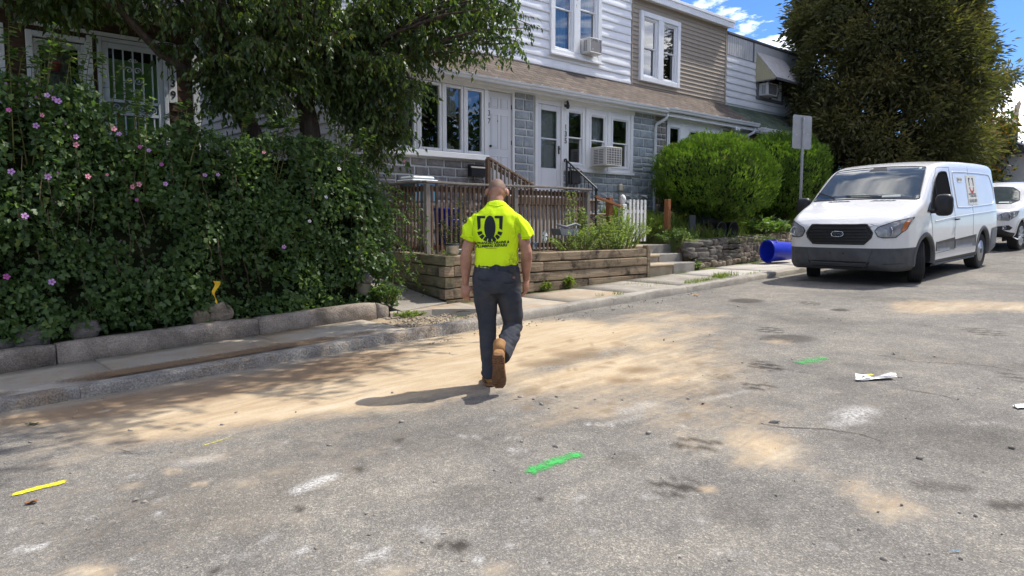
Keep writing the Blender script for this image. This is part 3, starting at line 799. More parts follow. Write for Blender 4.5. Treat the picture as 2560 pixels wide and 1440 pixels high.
def window(house, u0, u1, z0, z1, v, double=True, fw=.05, mat=None, glass=None, curtain=None, room=M_DARK, deep=.7, split=.5):
    """window > sash, pane, room, curtain. u0..z1 is the opening"""
    mat = mat or M_WINFRAME; glass = glass or M_GLASS
    w = obj('window', frame_mb(u0, u1, z0, z1, v-.015, v+.07, fw), mat, house)
    zm = z0+(z1-z0)*split
    if double:
        obj('sash', frame_mb(u0+fw*.9, u1-fw*.9, zm-.02, z1-fw*.9, v+.012, v+.045, .032), mat, w)
        obj('sash', frame_mb(u0+fw*.9, u1-fw*.9, z0+fw*.9, zm+.018, v+.0475, v+.08, .034), mat, w)
        for (a, b_, y) in ((zm, z1-fw, v+.03), (z0+fw, zm, v+.064)):
            mb = MB(); mb.add([(u0+fw,y,a),(u1-fw,y,a),(u1-fw,y,b_),(u0+fw,y,b_)],[(0,1,2,3)]); obj('pane', mb, glass, w)
    else:
        mb = MB(); y = v+.03; mb.add([(u0+fw,y,z0+fw),(u1-fw,y,z0+fw),(u1-fw,y,z1-fw),(u0+fw,y,z1-fw)],[(0,1,2,3)]); obj('pane', mb, glass, w)
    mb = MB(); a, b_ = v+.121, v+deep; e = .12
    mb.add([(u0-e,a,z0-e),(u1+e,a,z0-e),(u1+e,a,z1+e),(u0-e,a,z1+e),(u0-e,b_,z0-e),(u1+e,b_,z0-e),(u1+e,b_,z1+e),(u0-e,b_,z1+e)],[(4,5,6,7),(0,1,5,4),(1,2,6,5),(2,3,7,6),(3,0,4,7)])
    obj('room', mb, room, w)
    if curtain:
        cm, (ca, cb_), (cz0, cz1) = curtain; n = 28; rings = []
        for k in range(n+1):
            t = k/n; u = u0+(u1-u0)*(ca+(cb_-ca)*t); y = v+.15+.02*math.sin(t*34+u*5)
            rings.append([(u,y,z0+(z1-z0)*cz0),(u,y,z0+(z1-z0)*cz1)])
        mb = MB(); mb.rings(rings, False, False); obj('curtain', mb, cm, w, True)
    return w

def stones(parent, rects, v, mat, rows=(.15,.19,.235), wid=(.22,.50), gap=.028, seed=1, proud=.022):
    r = random.Random(seed)
    for (u0, u1, z0, z1) in rects:
        z = z0
        while z < z1-.03:
            h = r.choice(rows); 
            if z1-(z+h) < .09: h = z1-z
            u = u0 - (r.random()*.2 if u1-u0 > 1 else 0)
            while u < u1-.02:
                w = r.uniform(*wid)*(h/.19)**.3
                a, b_ = max(u,u0), min(u+w,u1)
                if u1-b_ < .10: b_ = u1
                cells = [(a,b_,z,z+h)]
                if h > .2 and r.random() < .22: k = r.uniform(.4,.6)*h; cells = [(a,b_,z,z+k),(a,b_,z+k,z+h)]
                for (x0,x1,y0,y1) in cells:
                    if x1-x0 < .05: continue
                    g = gap/2; mb = MB()
                    # rock-faced stone: rim at the wall, irregular proud face
                    j = lambda s: r.uniform(-s,s)
                    o0 = [(x0+g+j(.004),v,y0+g+j(.005)),(x1-g+j(.004),v,y0+g+j(.005)),(x1-g+j(.004),v,y1-g+j(.005)),(x0+g+j(.004),v,y1-g+j(.005))]
                    i0 = [(o0[q][0]+(.014 if q in (0,3) else -.014), v-proud-j(.006), o0[q][2]+(.012 if q<2 else -.012)) for q in range(4)]
                    cx, cz = (x0+x1)/2+j(.04), (y0+y1)/2+j(.02)
                    mb.add(o0+i0+[(cx, v-proud-r.uniform(.006,.018), cz)], [(0,1,5,4),(1,2,6,5),(2,3,7,6),(3,0,4,7),(4,5,8),(5,6,8),(6,7,8),(7,4,8)])
                    obj('stone', mb, mat, parent)
                u += w
            z += h

def siding(parent, u0, u1, z0, z1, v, exp_, mat, openings=(), lap=.022, wave=0.0, seed=3, axis='x', name='siding_board'):
    """overlapping boards, split round openings; axis 'y' lays them on a side wall in plane X=v facing -X"""
    r = random.Random(seed); z = z0
    while z < z1-.01:
        t = min(z+exp_, z1); segs = [(u0,u1)]
        for (a, b_, c, d) in openings:
            if c < (z+t)/2 < d:
                ns = []
                for (p, q) in segs:
                    if b_ <= p or a >= q: ns.append((p,q)); continue
                    if a > p+.02: ns.append((p,a))
                    if b_ < q-.02: ns.append((b_,q))
                segs = ns
        for (p, q) in segs:
            n = max(1, int((q-p)/.16)) if wave else 1; rings = []
            ph = r.random()*50
            for k in range(n+1):
                u = p+(q-p)*k/n; w = wave*(n1(u*1.3+ph,z*7,1.1)+.6*n1(u*4.1+ph,z*3,2.2)) if wave else 0
                zb = z + w*.35
                pr = [(v-.004, t+.012),(v-.004-lap*.45+w*.6, (zb+t)/2),(v-.004-lap+w, zb+.012),(v-.004-lap+w+.006, zb),(v+.0, zb+.002)]
                rings.append([((u,y,zz) if axis=='x' else (y,u,zz)) for (y,zz) in pr])
            mb = MB(); mb.rings(rings, False, False)
            obj(name, mb, mat, parent, bool(wave))
        z = t

def gutter(house, u0, u1, v, z, mat=M_GUTTER):
    prof = [(v+.0,z-.005),(v+.0,z-.10),(v-.085,z-.105),(v-.10,z-.085),(v-.105,z-.055),(v-.125,z-.035),(v-.13,z+.0),(v-.118,z+.0),(v-.11,z-.02),(v-.02,z-.03),(v-.015,z-.005)]
    mb = MB(); n = max(2,int((u1-u0)/.6))
    mb.rings([[(u0+(u1-u0)*k/n, p[0], p[1]+.006*n1(u0+k,3,5)) for p in prof] for k in range(n+1)], True)
    g = obj('gutter', mb, mat, house, fixn=True)
    mb = MB(); u = u0+.3
    while u < u1-.1:
        mb.tube([(u,v+.005,z+.012),(u,v-.135,z+.012)], .006, 5); u += .62
    obj('gutter_hanger', mb, mat, g)
    return g

def pent_roof(house, u0, u1, mat, v0=10.93, z0=4.40, v1=12.1, z1=5.19, fascia=M_TRIM):
    mb = MB(); t = .07
    mb.prism([(v0,z0),(v1,z1),(v1,z1-t),(v0,z0-t)], 0, u0, u1)
    rf = obj('porch_roof', mb, mat, house, fixn=True)
    mb = MB(); mb.box((u0,v0+.012,z0-.16),(u1,v0+.032,z0-.045)); obj('fascia', mb, fascia, rf)
    mb = MB(); n = 7
    for k in range(n):
        a = v0+.034+(FV+.08-v0-.034)*k/n; b_ = v0+.034+(FV+.08-v0-.034)*(k+1)/n-.004
        if b_ > a: mb.box((u0,a,z0-.150),(u1,b_,z0-.138))
    obj('soffit', mb, fascia, rf)
    return rf

def number(house, digits, u, z, v, size, step, mat=M_BLACK):
    for i, d in enumerate(digits):
        vs_, fs_ = text_mb(d, size, 0, .002); mb = MB()
        mb.add([(u+p[0], v, z-i*step+p[1]) for p in vs_], fs_); obj('house_number', mb, mat, house)

def corner_post(house, u, z0, z1, v, w=.09, mat=M_TRIM, name='corner_trim'):
    mb = MB(); mb.box((u-w/2,v-.035,z0),(u+w/2,v-.001,z1),.004); return obj(name, mb, mat, house)

def shell(house, u0, u1, v0, v1, z0, z1, mat, name='back_wall', flat=None):
    mb = MB(); mb.add([(u0,v0,z0),(u1,v0,z0),(u1,v1,z0),(u0,v1,z0),(u0,v0,z1),(u1,v0,z1),(u1,v1,z1),(u0,v1,z1)],[(1,2,6,5),(2,3,7,6),(3,0,4,7)])
    o = obj(name, mb, mat, house)
    mb = MB(); mb.box((u0-.02,v0+.1,z1-.02),(u1+.02,v1,z1+.06)); obj('flat_roof', mb, flat or M_ROOF_D, house)
    return o

def six_panel_door(house, u0, u1, z0, z1, v):
    mb = MB(); mb.box((u0,v,z0),(u1,v+.045,z1),.004); d = obj('door', mb, M_DOOR, house)
    w, h = u1-u0, z1-z0
    for (a, b_) in ((.14,.45),(.55,.86)):
        for (c, e) in ((.06,.38),(.45,.78),(.84,.94)):
            f = frame_mb(u0+w*a, u0+w*b_, z0+h*c, z0+h*e, v-.010, v+.004, .018, .004); f.box((u0+w*a+.03,v-.006,z0+h*c+.03),(u0+w*b_-.03,v+.004,z0+h*e-.03),.005)
            obj('door_panel', f, M_DOOR, d)
    mb = MB(); mb.lathe([(.0,-.0),(.018,-.004),(.026,-.03),(.014,-.055),(0,-.06)], (u0+.07,v,z0+h*.47), 12, 'y'); obj('door_knob', mb, M_BLACK, d, True)
    mb = MB(); mb.lathe([(0,0),(.012,-.003),(.012,-.012),(0,-.013)], (u0+w*.42,v,z0+h*.72), 10, 'y'); obj('peephole', mb, M_BLACK, d)
    for q in (.2,.5,.85):
        mb = MB(); mb.box((u1-.004,v-.018,z0+h*q),(u1+.018,v+.002,z0+h*q+.09),.003); obj('hinge', mb, M_BLACK, d)
    return d

# ---- number 135: white siding above, blue-grey stone below
H5 = thing('row_house', 'white sided row house with blue-grey stone front and number 135', 'house', (12.7,FV,1.2), 'attached row houses')
op_w = [(11.71,12.27,2.84,4.09),(12.47,13.06,2.84,4.07),(13.24,13.90,2.84,4.06)]
sw = obj('stone_wall', wall_panel(10.14, 14.94, 1.1, 4.35, FV, [(10.72,11.60,2.1,4.28),(11.62,14.06,2.76,4.3)]), M_MORTAR, H5)
stones(sw, [(10.15,10.71,1.3,4.3),(14.07,14.93,1.35,4.3),(11.62,14.06,1.35,2.74)], FV-.001, M_ST_BLUE, seed=5)
wp = obj('window_surround', wall_panel(11.61, 14.07, 2.75, 4.31, FV-.03, op_w), M_TRIM, H5)
mb = MB(); mb.box((11.60,FV-.075,2.70),(14.09,FV-.002,2.765),.008); mb.box((11.60,FV-.062,4.16),(14.09,FV-.032,4.30),.004)
for u in (11.64,12.37,13.15,14.0): mb.box((u-.05,FV-.055,2.767),(u+.05,FV-.0315,4.158),.004)
obj('sill', mb, M_TRIM, H5)
window(H5, *op_w[0], FV-.03, room=M_ROOM, curtain=(M_BLIND,(0,1),(.42,.5)))
window(H5, *op_w[1], FV-.03, room=M_ROOM, curtain=(M_BLIND,(0,1),(.45,.98)))
window(H5, *op_w[2], FV-.03, room=M_ROOM)
# storm door
mb = frame_mb(10.72, 11.60, 2.1, 4.27, FV-.05, FV+.06, .075); obj('door_frame', mb, M_TRIM, H5)
sd = obj('storm_door', frame_mb(10.80, 11.52, 2.12, 4.10, FV-.02, FV+.02, .12, .006, bottom=.62), M_DOOR, H5)
mb = MB(); mb.add([(10.92,FV,2.74),(11.40,FV,2.74),(11.40,FV,3.98),(10.92,FV,3.98)],[(0,1,2,3)]); obj('pane', mb, M_GLASS, sd)
mb = MB(); mb.box((10.92,FV-.012,3.36),(11.40,FV-.003,3.39),.002); obj('glazing_bar', mb, M_DOOR, sd)
mb = MB(); mb.box((10.80,FV+.10,2.12),(11.52,FV+.14,4.10)); mb.box((10.90,FV+.09,2.9),(11.12,FV+.10,3.3)); obj('inner_door', mb, M_BLIND, sd)
mb = MB(); mb.box((11.44,FV-.05,3.06),(11.465,FV-.02,3.24),.005); mb.box((11.41,FV-.075,3.16),(11.465,FV-.05,3.19),.005); obj('door_handle', mb, M_BLACK, sd)
mb = MB(); mb.box((10.70,FV-.04,4.275),(11.62,FV,4.35)); mb.box((10.796,FV-.03,4.105),(11.524,FV+.03,4.20)); obj('door_head', mb, M_TRIM, H5)
number(H5, '135', 11.635, 3.66, FV-.068, .17, .15)
# upper floor
op5 = [(12.06,13.74,5.56,7.62)]
uw = obj('upper_wall', wall_panel(10.53, 15.03, 5.1, 8.0, UV, [(12.10,13.70,5.6,7.58)]), M_SIDING, H5)
siding(uw, 10.58, 15.0, 5.16, 8.0, UV, .205, M_SIDING, op5, lap=.034, wave=.012, seed=8)
corner_post(H5, 10.555, 5.15, 8.0, UV, .06)
mb = frame_mb(12.0, 13.78, 5.48, 7.66, UV-.085, UV-.002, .13, .008); mb.box((12.78,UV-.083,5.611),(12.99,UV-.004,7.529),.006); mb.box((11.96,UV-.14,5.45),(13.82,UV-.0865,5.50),.006); obj('window_surround', mb, M_TRIM, H5)
window(H5, 12.13, 12.78, 5.61, 7.53, UV-.03, curtain=(M_CURT,(0,.85),(.02,.98)))
window(H5, 12.99, 13.65, 5.61, 7.53, UV-.03, curtain=(M_CURT,(0,1),(.3,.98)), split=.56)
pent_roof(H5, 10.3, 14.98, M_ROOF)
gutter(H5, 10.3, 15.05, 10.94, 4.395)
mb = MB(); mb.box((10.53,UV-.12,8.02),(15.03,UV+.1,8.22),.01); obj('cornice', mb, M_TRIM, H5)
shell(H5, 10.53, 15.03, FV+.9, 20.5, 1.1, 8.1, M_SIDING_G)
def downspout(house, u, v, z1, z0, lean=.18):
    mb = MB(); mb.tube([(u+lean,v-.27,z1),(u+lean,v-.27,z1-.06),(u+lean*.85,v-.25,z1-.13),(u+.02,v-.07,z1-.25),(u,v-.05,z1-.34),(u,v-.05,z0+.25),(u,v-.06,z0+.1),(u,v-.14,z0)], .042, 10)
    return obj('downspout', mb, M_GUTTER, house, True)
downspout(H5, 14.93, FV, 4.29, 1.62)

# ---- number 137: white siding above, grey-brown stone and bow window below
H7 = thing('row_house', 'end row house with grey-brown stone front, casement windows and number 137', 'house', (8.2,FV,1.0), 'attached row houses')
sw = obj('stone_wall', wall_panel(6.03, 10.14, .5, 4.35, FV, [(6.98,9.30,2.8,4.32),(9.36,10.10,2.1,4.25)]), M_MORTAR, H7)
stones(sw, [(6.05,9.33,.9,2.76),(6.05,6.92,2.76,4.3)], FV-.001, M_ST_GREY, rows=(.17,.21,.23), wid=(.28,.52), seed=12)
pan = [(7.10,7.62),(7.68,8.20),(8.26,8.72),(8.78,9.24)]
mb = MB()
for (a, b_) in ((6.95,7.095),(7.625,7.675),(8.205,8.255),(8.725,8.775),(9.245,9.335)): mb.box((a,FV-.12,2.895),(b_,FV+.02,4.18),.006)
mb.box((6.93,FV-.15,2.78),(9.35,FV+.02,2.893),.01); mb.box((6.93,FV-.14,4.182),(9.35,FV+.02,4.33),.008)
obj('window_surround', mb, M_TRIM, H7)
for i, (a, b_) in enumerate(pan):
    w = window(H7, a, b_, 2.90, 4.175, FV-.09, double=False, fw=.055, room=M_ROOM if i < 2 else M_DARK, deep=.9,
               curtain=(M_LACE,(.1,.9),(.55,.98)) if i == 2 else ((M_BLIND,(0,1),(.0,.98)) if i == 0 else None))
# things on the sill behind the glass
for (u, r_, c) in ((8.33,.055,(.38,.35,.28)),(8.44,.075,(.42,.40,.34)),(8.55,.05,(.5,.47,.42)),(7.80,.07,(.28,.09,.05)),(8.08,.045,(.5,.5,.5))):
    mb = MB(); mb.lathe([(0,-r_*.8),(r_*.7,-r_*.75),(r_,-.1*r_),(r_*.75,r_*.65),(0,r_*.8)], (u,FV+.06,2.96+r_*.8), 10); tag(obj('sill_ornament', mb, surf('ornament',c,.7), None, True), 'small round pale ornament behind the casement window' if c[0]>.3 else 'reddish brown pot behind the casement window', 'ornament', 'ornaments on the window sill of number 137' if c[0]>.3 else None)
mb = frame_mb(9.345, 10.125, 2.06, 4.27, FV-.05, FV+.05, .06); obj('door_frame', mb, M_TRIM, H7)
six_panel_door(H7, 9.41, 10.06, 2.12, 4.20, FV+.0)
number(H7, '137', 9.355, 3.88, FV-.125, .15, .155)
uw = obj('upper_wall', wall_panel(6.03, 10.53, 5.1, 8.0, UV, [(8.35,9.9,5.6,7.5)]), M_SIDING, H7)
siding(uw, 6.06, 10.52, 5.16, 8.0, UV, .205, M_SIDING, [(8.3,9.95,5.52,7.6)], lap=.03, wave=.01, seed=18)
mb = frame_mb(8.26, 10.0, 5.48, 7.62, UV-.075, UV-.002, .12, .008); mb.box((9.02,UV-.073,5.601),(9.22,UV-.004,7.499),.006); obj('window_surround', mb, M_TRIM, H7)
window(H7, 8.38, 9.02, 5.6, 7.5, UV-.03, curtain=(M_BLIND,(0,1),(.0,.98))); window(H7, 9.22, 9.88, 5.6, 7.5, UV-.03, curtain=(M_BLIND,(0,1),(.3,.98)))
pent_roof(H7, 5.95, 10.295, M_ROOF); gutter(H7, 5.95, 10.29, 10.94, 4.385)
mb = MB(); mb.box((6.0,UV-.12,8.02),(10.53,UV+.1,8.22),.01); obj('cornice', mb, M_TRIM, H7)
shell(H7, 6.03, 10.53, FV+.9, 20.5, .5, 8.1, M_SIDING_G)
sdw = MB(); sdw.add([(6.03,FV,.4),(6.03,20.5,.4),(6.03,20.5,8.1),(6.03,UV,8.1),(6.03,UV,5.19),(6.03,FV,4.6)],[(0,5,4,3,2,1)])
sdw = obj('side_wall', sdw, M_SIDING_G, H7)
siding(sdw, FV+.02, 20.4, .8, 4.5, 6.03, .19, M_SIDING_G, axis='y', lap=.02, seed=23)
siding(sdw, UV+.0, 20.4, 4.5, 8.0, 6.03, .19, M_SIDING_G, axis='y', lap=.02, seed=24)

# ---- number 133: tan siding
H3 = thing('row_house', 'row house with tan upper siding and white eave, behind the round shrubs', 'house', (17.2,FV,1.5), 'attached row houses')
opw = [(15.52,16.06,2.9,4.08),(16.42,16.92,2.9,4.06),(17.18,17.70,2.9,4.06)]
sw = obj('stone_wall', wall_panel(14.955, 19.56, 1.2, 4.35, FV, [(15.46,17.8,2.8,4.3),(18.0,18.86,2.1,4.2)]), M_MORTAR, H3)
stones(sw, [(14.965,15.44,1.5,4.3),(15.44,16.6,1.5,2.78)], FV-.001, M_ST_BROWN, rows=(.13,.17,.2), wid=(.16,.36), seed=31)
obj('window_surround', wall_panel(15.455, 17.98, 2.79, 4.31, FV-.03, opw), M_TRIM, H3)
for o in opw: window(H3, *o, FV-.03, curtain=(M_CURT,(0,.35),(0,.98)))
mb = frame_mb(17.99, 18.88, 2.1, 4.24, FV-.05, FV+.05, .07); obj('door_frame', mb, M_TRIM, H3)
M_TAN_DOOR = surf('tan_door', (.42,.34,.25), .5, (.46,.38,.28), 3)
sd = obj('storm_door', frame_mb(18.07, 18.80, 2.12, 4.14, FV-.02, FV+.02, .13, .006, .6), M_TAN_DOOR, H3)
mb = MB(); mb.add([(18.2,FV,2.7),(18.67,FV,2.7),(18.67,FV,4.0),(18.2,FV,4.0)],[(0,1,2,3)]); obj('pane', mb, M_GLASS, sd)
mb = MB(); mb.box((18.0,FV+.121,2.1),(18.9,FV+.4,4.2)); obj('room', mb, M_DARK, sd)
uw = obj('upper_wall', wall_panel(15.03, 19.56, 5.1, 7.5, UV, [(15.45,16.98,5.42,7.0)]), M_SIDING_T, H3)
op3 = [(15.36,17.06,5.32,7.08)]
siding(uw, 15.04, 19.5, 5.20, 7.44, UV, .113, M_SIDING_T, op3, lap=.024, seed=41)
mb = frame_mb(15.32, 17.10, 5.30, 7.10, UV-.10, UV-.002, .13, .01); mb.box((16.09,UV-.098,5.431),(16.32,UV-.004,6.969),.006); obj('window_surround', mb, M_WINFRAME, H3)
window(H3, 15.45, 16.09, 5.43, 6.97, UV-.03, glass=M_GLASS); window(H3, 16.32, 16.97, 5.43, 6.97, UV-.03, glass=M_GLASS_S, curtain=(M_BLIND,(0,1),(.5,.98)))
corner_post(H3, 19.535, 5.16, 7.5, UV, .06, M_SIDING_T); corner_post(H3, 15.045, 5.16, 7.5, UV, .04, M_SIDING_T)
mb = MB(); mb.box((15.0,UV-.19,7.40),(19.62,UV+.25,7.43)); obj('soffit', mb, M_TRIM, H3)
mb = MB(); mb.box((14.98,UV-.225,7.36),(19.64,UV-.192,7.56),.006); mb.box((14.98,UV-.25,7.52),(19.64,UV-.227,7.60),.006); obj('fascia', mb, M_SIDING, H3)
pent_roof(H3, 14.985, 19.5, M_ROOF); gutter(H3, 15.06, 19.5, 10.94, 4.44)
downspout(H3, 19.2, FV, 4.32, 1.9, .2)
shell(H3, 15.03, 19.56, FV+.9, 20.5, 1.2, 7.5, M_SIDING_T)
mb = MB()
for dx in (-.07,.07): mb.lathe([(0,.0),(.03,-.01),(.055,-.09),(.05,-.10),(0,-.09)], (18.42+dx,10.99,4.2), 12, 'y')
mb.box((18.35,11.0,4.215),(18.49,11.08,4.26),.01)
tag(obj('porch_light', mb, M_WINFRAME, None, True), 'white twin flood light under the eave of the tan house', 'lamp')

# ---- number 131: white siding, grey panelled parapet, striped awning, green porch roof
H1 = thing('row_house', 'row house with grey parapet and green porch roof beside the big conifer', 'house', (21.8,FV,1.8), 'attached row houses')
M_PANEL = surf('grey_panel', (.42,.42,.42), .6, (.50,.50,.50), 2, spec=.2)
M_PANEL_D = surf('dark_panel', (.12,.12,.13), .7)
M_WHITE2 = surf('cool_white_siding', (.62,.64,.66), .5, (.70,.71,.72), 2, spec=.3, rnd=.03)
M_AWN = surf('awning_cream', (.42,.38,.24), .6); M_AWN_W = surf('awning_top', (.62,.60,.58), .6, (.5,.45,.42), 6)
M_BRICK = surf('dark_brick', (.13,.075,.055), .9, (.19,.11,.08), 8, spec=.1)
sw = obj('brick_wall', wall_panel(19.56, 24.2, 1.3, 4.4, FV, [(20.0,20.9,2.3,4.0),(21.6,23.6,2.9,4.0)]), M_BRICK, H1)
window(H1, 21.6, 23.6, 2.9, 4.0, FV, double=False); 
mb = MB(); mb.box((20.0,FV+.05,2.3),(20.9,FV+.1,4.0)); obj('door', mb, M_PANEL_D, H1)
uw = obj('upper_wall', wall_panel(19.58, 24.2, 5.1, 7.25, UV, [(21.42,23.0,5.62,6.7)]), M_WHITE2, H1)
siding(uw, 19.6, 24.2, 5.2, 6.62, UV, .205, M_WHITE2, [(21.35,23.05,5.55,6.75)], lap=.03, wave=.006, seed=51)
u = 19.6
while u < 21.0:
    mb = MB(); mb.box((u,UV-.03,6.64),(u+.118,UV-.001,7.24),.012); obj('parapet_panel', mb, M_PANEL, H1); u += .125
mb = MB(); mb.box((21.02,UV-.02,6.64),(21.18,UV-.001,7.24)); obj('parapet_panel', mb, M_PANEL_D, H1)
mb = MB(); mb.box((21.19,UV-.03,6.64),(24.2,UV-.001,7.24),.006); obj('parapet_panel', mb, M_PANEL, H1)
mb = MB(); mb.box((19.56,UV-.07,7.25),(24.2,UV+.2,7.32),.01); obj('coping', mb, M_PANEL_D, H1)
mb = frame_mb(21.36, 23.06, 5.52, 6.72, UV-.07, UV-.002, .09); mb.box((22.15,UV-.068,5.611),(22.27,UV-.004,6.63)); obj('window_surround', mb, M_PANEL_D, H1)
window(H1, 21.45, 22.15, 5.62, 6.62, UV-.03); window(H1, 22.27, 22.97, 5.62, 6.62, UV-.03, curtain=(M_BLIND,(0,1),(0,.98)))
aw = MB(); aw.add([(21.3,UV-.02,7.0),(23.1,UV-.02,7.0),(23.1,UV-.72,6.12),(21.3,UV-.72,6.12),(21.3,UV-.02,6.97),(23.1,UV-.02,6.97),(23.1,UV-.72,6.09),(21.3,UV-.72,6.09)],[(0,1,2,3),(7,6,5,4),(3,2,6,7),(0,3,7,4),(1,5,6,2)])
aw = obj('awning', aw, M_AWN_W, H1)
for k in range(9):
    y = UV-.03-.077*k; top = 6.97-(.88/.70)*(UV-.02-y)-.02; t2 = top-.088
    mb = MB(); mb.prism([(y,top),(y-.07,t2),(y-.07,6.04),(y,6.04)], 0, 21.305, 21.318); obj('awning_slat', mb, M_AWN, aw)
mb = MB(); mb.box((21.29,UV-.74,6.03),(21.325,UV,6.06)); mb.box((21.29,UV-.74,6.03),(23.1,UV-.715,6.10)); obj('awning_frame', mb, M_PANEL_D, aw)
pent_roof(H1, 19.52, 24.2, M_ROOF_G, z0=4.36); gutter(H1, 19.55, 24.2, 10.94, 4.35)
mb = MB(); mb.box((19.7,10.7,4.02),(24.2,10.9,4.10),.01); obj('awning_rail', mb, M_TRIM, H1)
shell(H1, 19.56, 24.2, FV+.9, 20.5, 1.3, 7.25, M_WHITE2)

# ---- number 139: dark brown front with ornate security door
H9 = thing('brown_house', 'dark brown house with white security door, behind the flowering hedge', 'house', (1.5,FV,.9))
op9 = [(-1.2,-.3,2.55,3.95),(.45,1.33,2.5,3.95),(1.70,2.30,2.5,3.92),(2.50,3.27,2.05,4.02)]
bw = obj('front_wall', wall_panel(-4, 3.74, .5, 4.4, FV, op9), M_BROWN, H9)
siding(bw, -4, 3.72, .9, 4.38, FV, .15, M_BROWN, [(a-.09,b_+.09,c-.1,d+.1) for a,b_,c,d in op9], lap=.018, seed=61)
for (a, b_, c, d) in op9[:3]:
    obj('window_surround', frame_mb(a-.07, b_+.07, c-.09, d+.09, FV-.05, FV-.001, .075), M_TRIM, H9)
window(H9, *op9[1], FV); window(H9, *op9[0], FV)
window(H9, *op9[2], FV, curtain=(M_BLIND,(.25,.72),(.48,.98)))
obj('corner_trim', MB().box((3.68,FV-.06,.9),(3.77,FV-.02,4.36),.004), M_TRIM, H9)
mb = MB(); mb.box((1.55,FV-.07,4.07),(3.75,FV-.03,4.12),.004); mb.box((2.32,FV-.065,2.0),(2.38,FV-.025,4.048)); obj('frieze', mb, M_TRIM, H9)
# security door
M_IRON = surf('white_iron', (.62,.64,.66), .4, spec=.4)
mb = frame_mb(2.44, 3.33, 2.03, 4.06, FV-.06, FV+.04, .055); obj('door_frame', mb, M_IRON, H9)
sd = obj('security_door', frame_mb(2.50, 3.27, 2.05, 4.0, FV-.045, FV-.01, .075), M_IRON, H9)
mb = MB(); mb.box((2.575,FV-.043,3.03),(3.195,FV-.012,3.07)); mb.box((2.575,FV-.043,3.20),(3.195,FV-.012,3.24)); obj('door_rail', mb, M_IRON, sd)
for k in range(5):
    u = 2.5+.075+.62*(k+.5)/5
    for (a, b_) in ((3.24,3.925),(2.125,3.03)):
        mb = MB(); mb.box((u-.009,FV-.038,a),(u+.009,FV-.020,b_)); obj('door_bar', mb, M_IRON, sd)
def scroll(cx, cz, r, turns, sgn, start, v):
    pts = []
    for k in range(26):
        t = k/25; a = start + sgn*turns*2*math.pi*t; rr = r*(1-.82*t); pts.append((cx+rr*math.cos(a), v, cz+rr*math.sin(a)))
    return pts
for k in range(4):
    cx = 2.66+.155*k
    mb = MB(); mb.tube(scroll(cx, 3.135, .062, 1.6, 1 if k%2 else -1, math.pi*(k%2), FV-.03), .008, 5); obj('door_scroll', mb, M_IRON, sd)
for (zc, up_) in ((3.66,1),(3.52,-1)):
    for sx in (-1,1):
        mb = MB(); mb.tube(scroll(2.885+sx*.055, zc, .05, 1.3, sx*up_, math.pi/2*(1 - sx), FV-.03), .007, 5); obj('door_scroll', mb, M_IRON, sd)
        mb = MB(); mb.tube(scroll(2.885+sx*.03, zc+up_*.14, .028, 1.2, -sx*up_, math.pi/2*(1 - sx), FV-.03), .006, 5); obj('door_scroll', mb, M_IRON, sd)
for zc in (3.16,3.06):
    mb = MB(); mb.lathe([(0,-.0),(.032,-.005),(.034,-.03),(.02,-.05),(0,-.052)], (2.54,FV-.047,zc), 14, 'y'); obj('door_knob', mb, M_BLACK, sd, True)
mb = MB(); mb.add([(2.575,FV+.0,2.1),(3.195,FV+.0,2.1),(3.195,FV,3.93),(2.575,FV,3.93)],[(0,1,2,3)]); obj('pane', mb, glass_mat('storm_glass', (.92,.95,.92), .0), sd)
mb = MB(); mb.box((2.5,FV+.03,2.05),(3.27,FV+.06,3.80)); obj('green_inner_door', mb, M_GREEN_BLIND, sd)
mb = MB(); mb.box((2.4,FV+.125,2.0),(3.4,FV+.5,4.1)); obj('room', mb, M_DARK, sd)
mb = MB(); mb.box((3.345,FV-.045,3.27),(3.455,FV-.024,3.80),.004); npl = obj('number_plate', mb, M_TRIM, H9)
for i, d in enumerate('139'):
    vs_, fs_ = text_mb(d, .155, 0, .004); mb = MB(); mb.add([(3.40+p[0], FV-.048, 3.71-i*.165+p[1]) for p in vs_], fs_); obj('house_number', mb, M_BLACK, npl)
pent_roof(H9, -4.2, 3.95, M_ROOF_D, v0=10.75, z0=4.50, v1=12.1, z1=5.4)
gutter(H9, -4.2, 3.98, 10.76, 4.49)
uw = obj('upper_wall', wall_panel(-4, 3.74, 5.2, 8.0, UV, []), M_SIDING_G, H9)
siding(uw, -4, 3.74, 5.4, 8.0, UV, .2, M_SIDING_G, (), lap=.025, seed=66)
shell(H9, -4, 3.74, FV+.9, 20.5, .5, 8.0, M_BROWN)
sdw = MB(); sdw.add([(3.74,FV,.4),(3.74,20.5,.4),(3.74,20.5,8.0),(3.74,UV,8.0),(3.74,UV,5.3),(3.74,FV,4.6)],[(0,1,2,3,4,5)]); obj('side_wall', sdw, M_BROWN, H9)

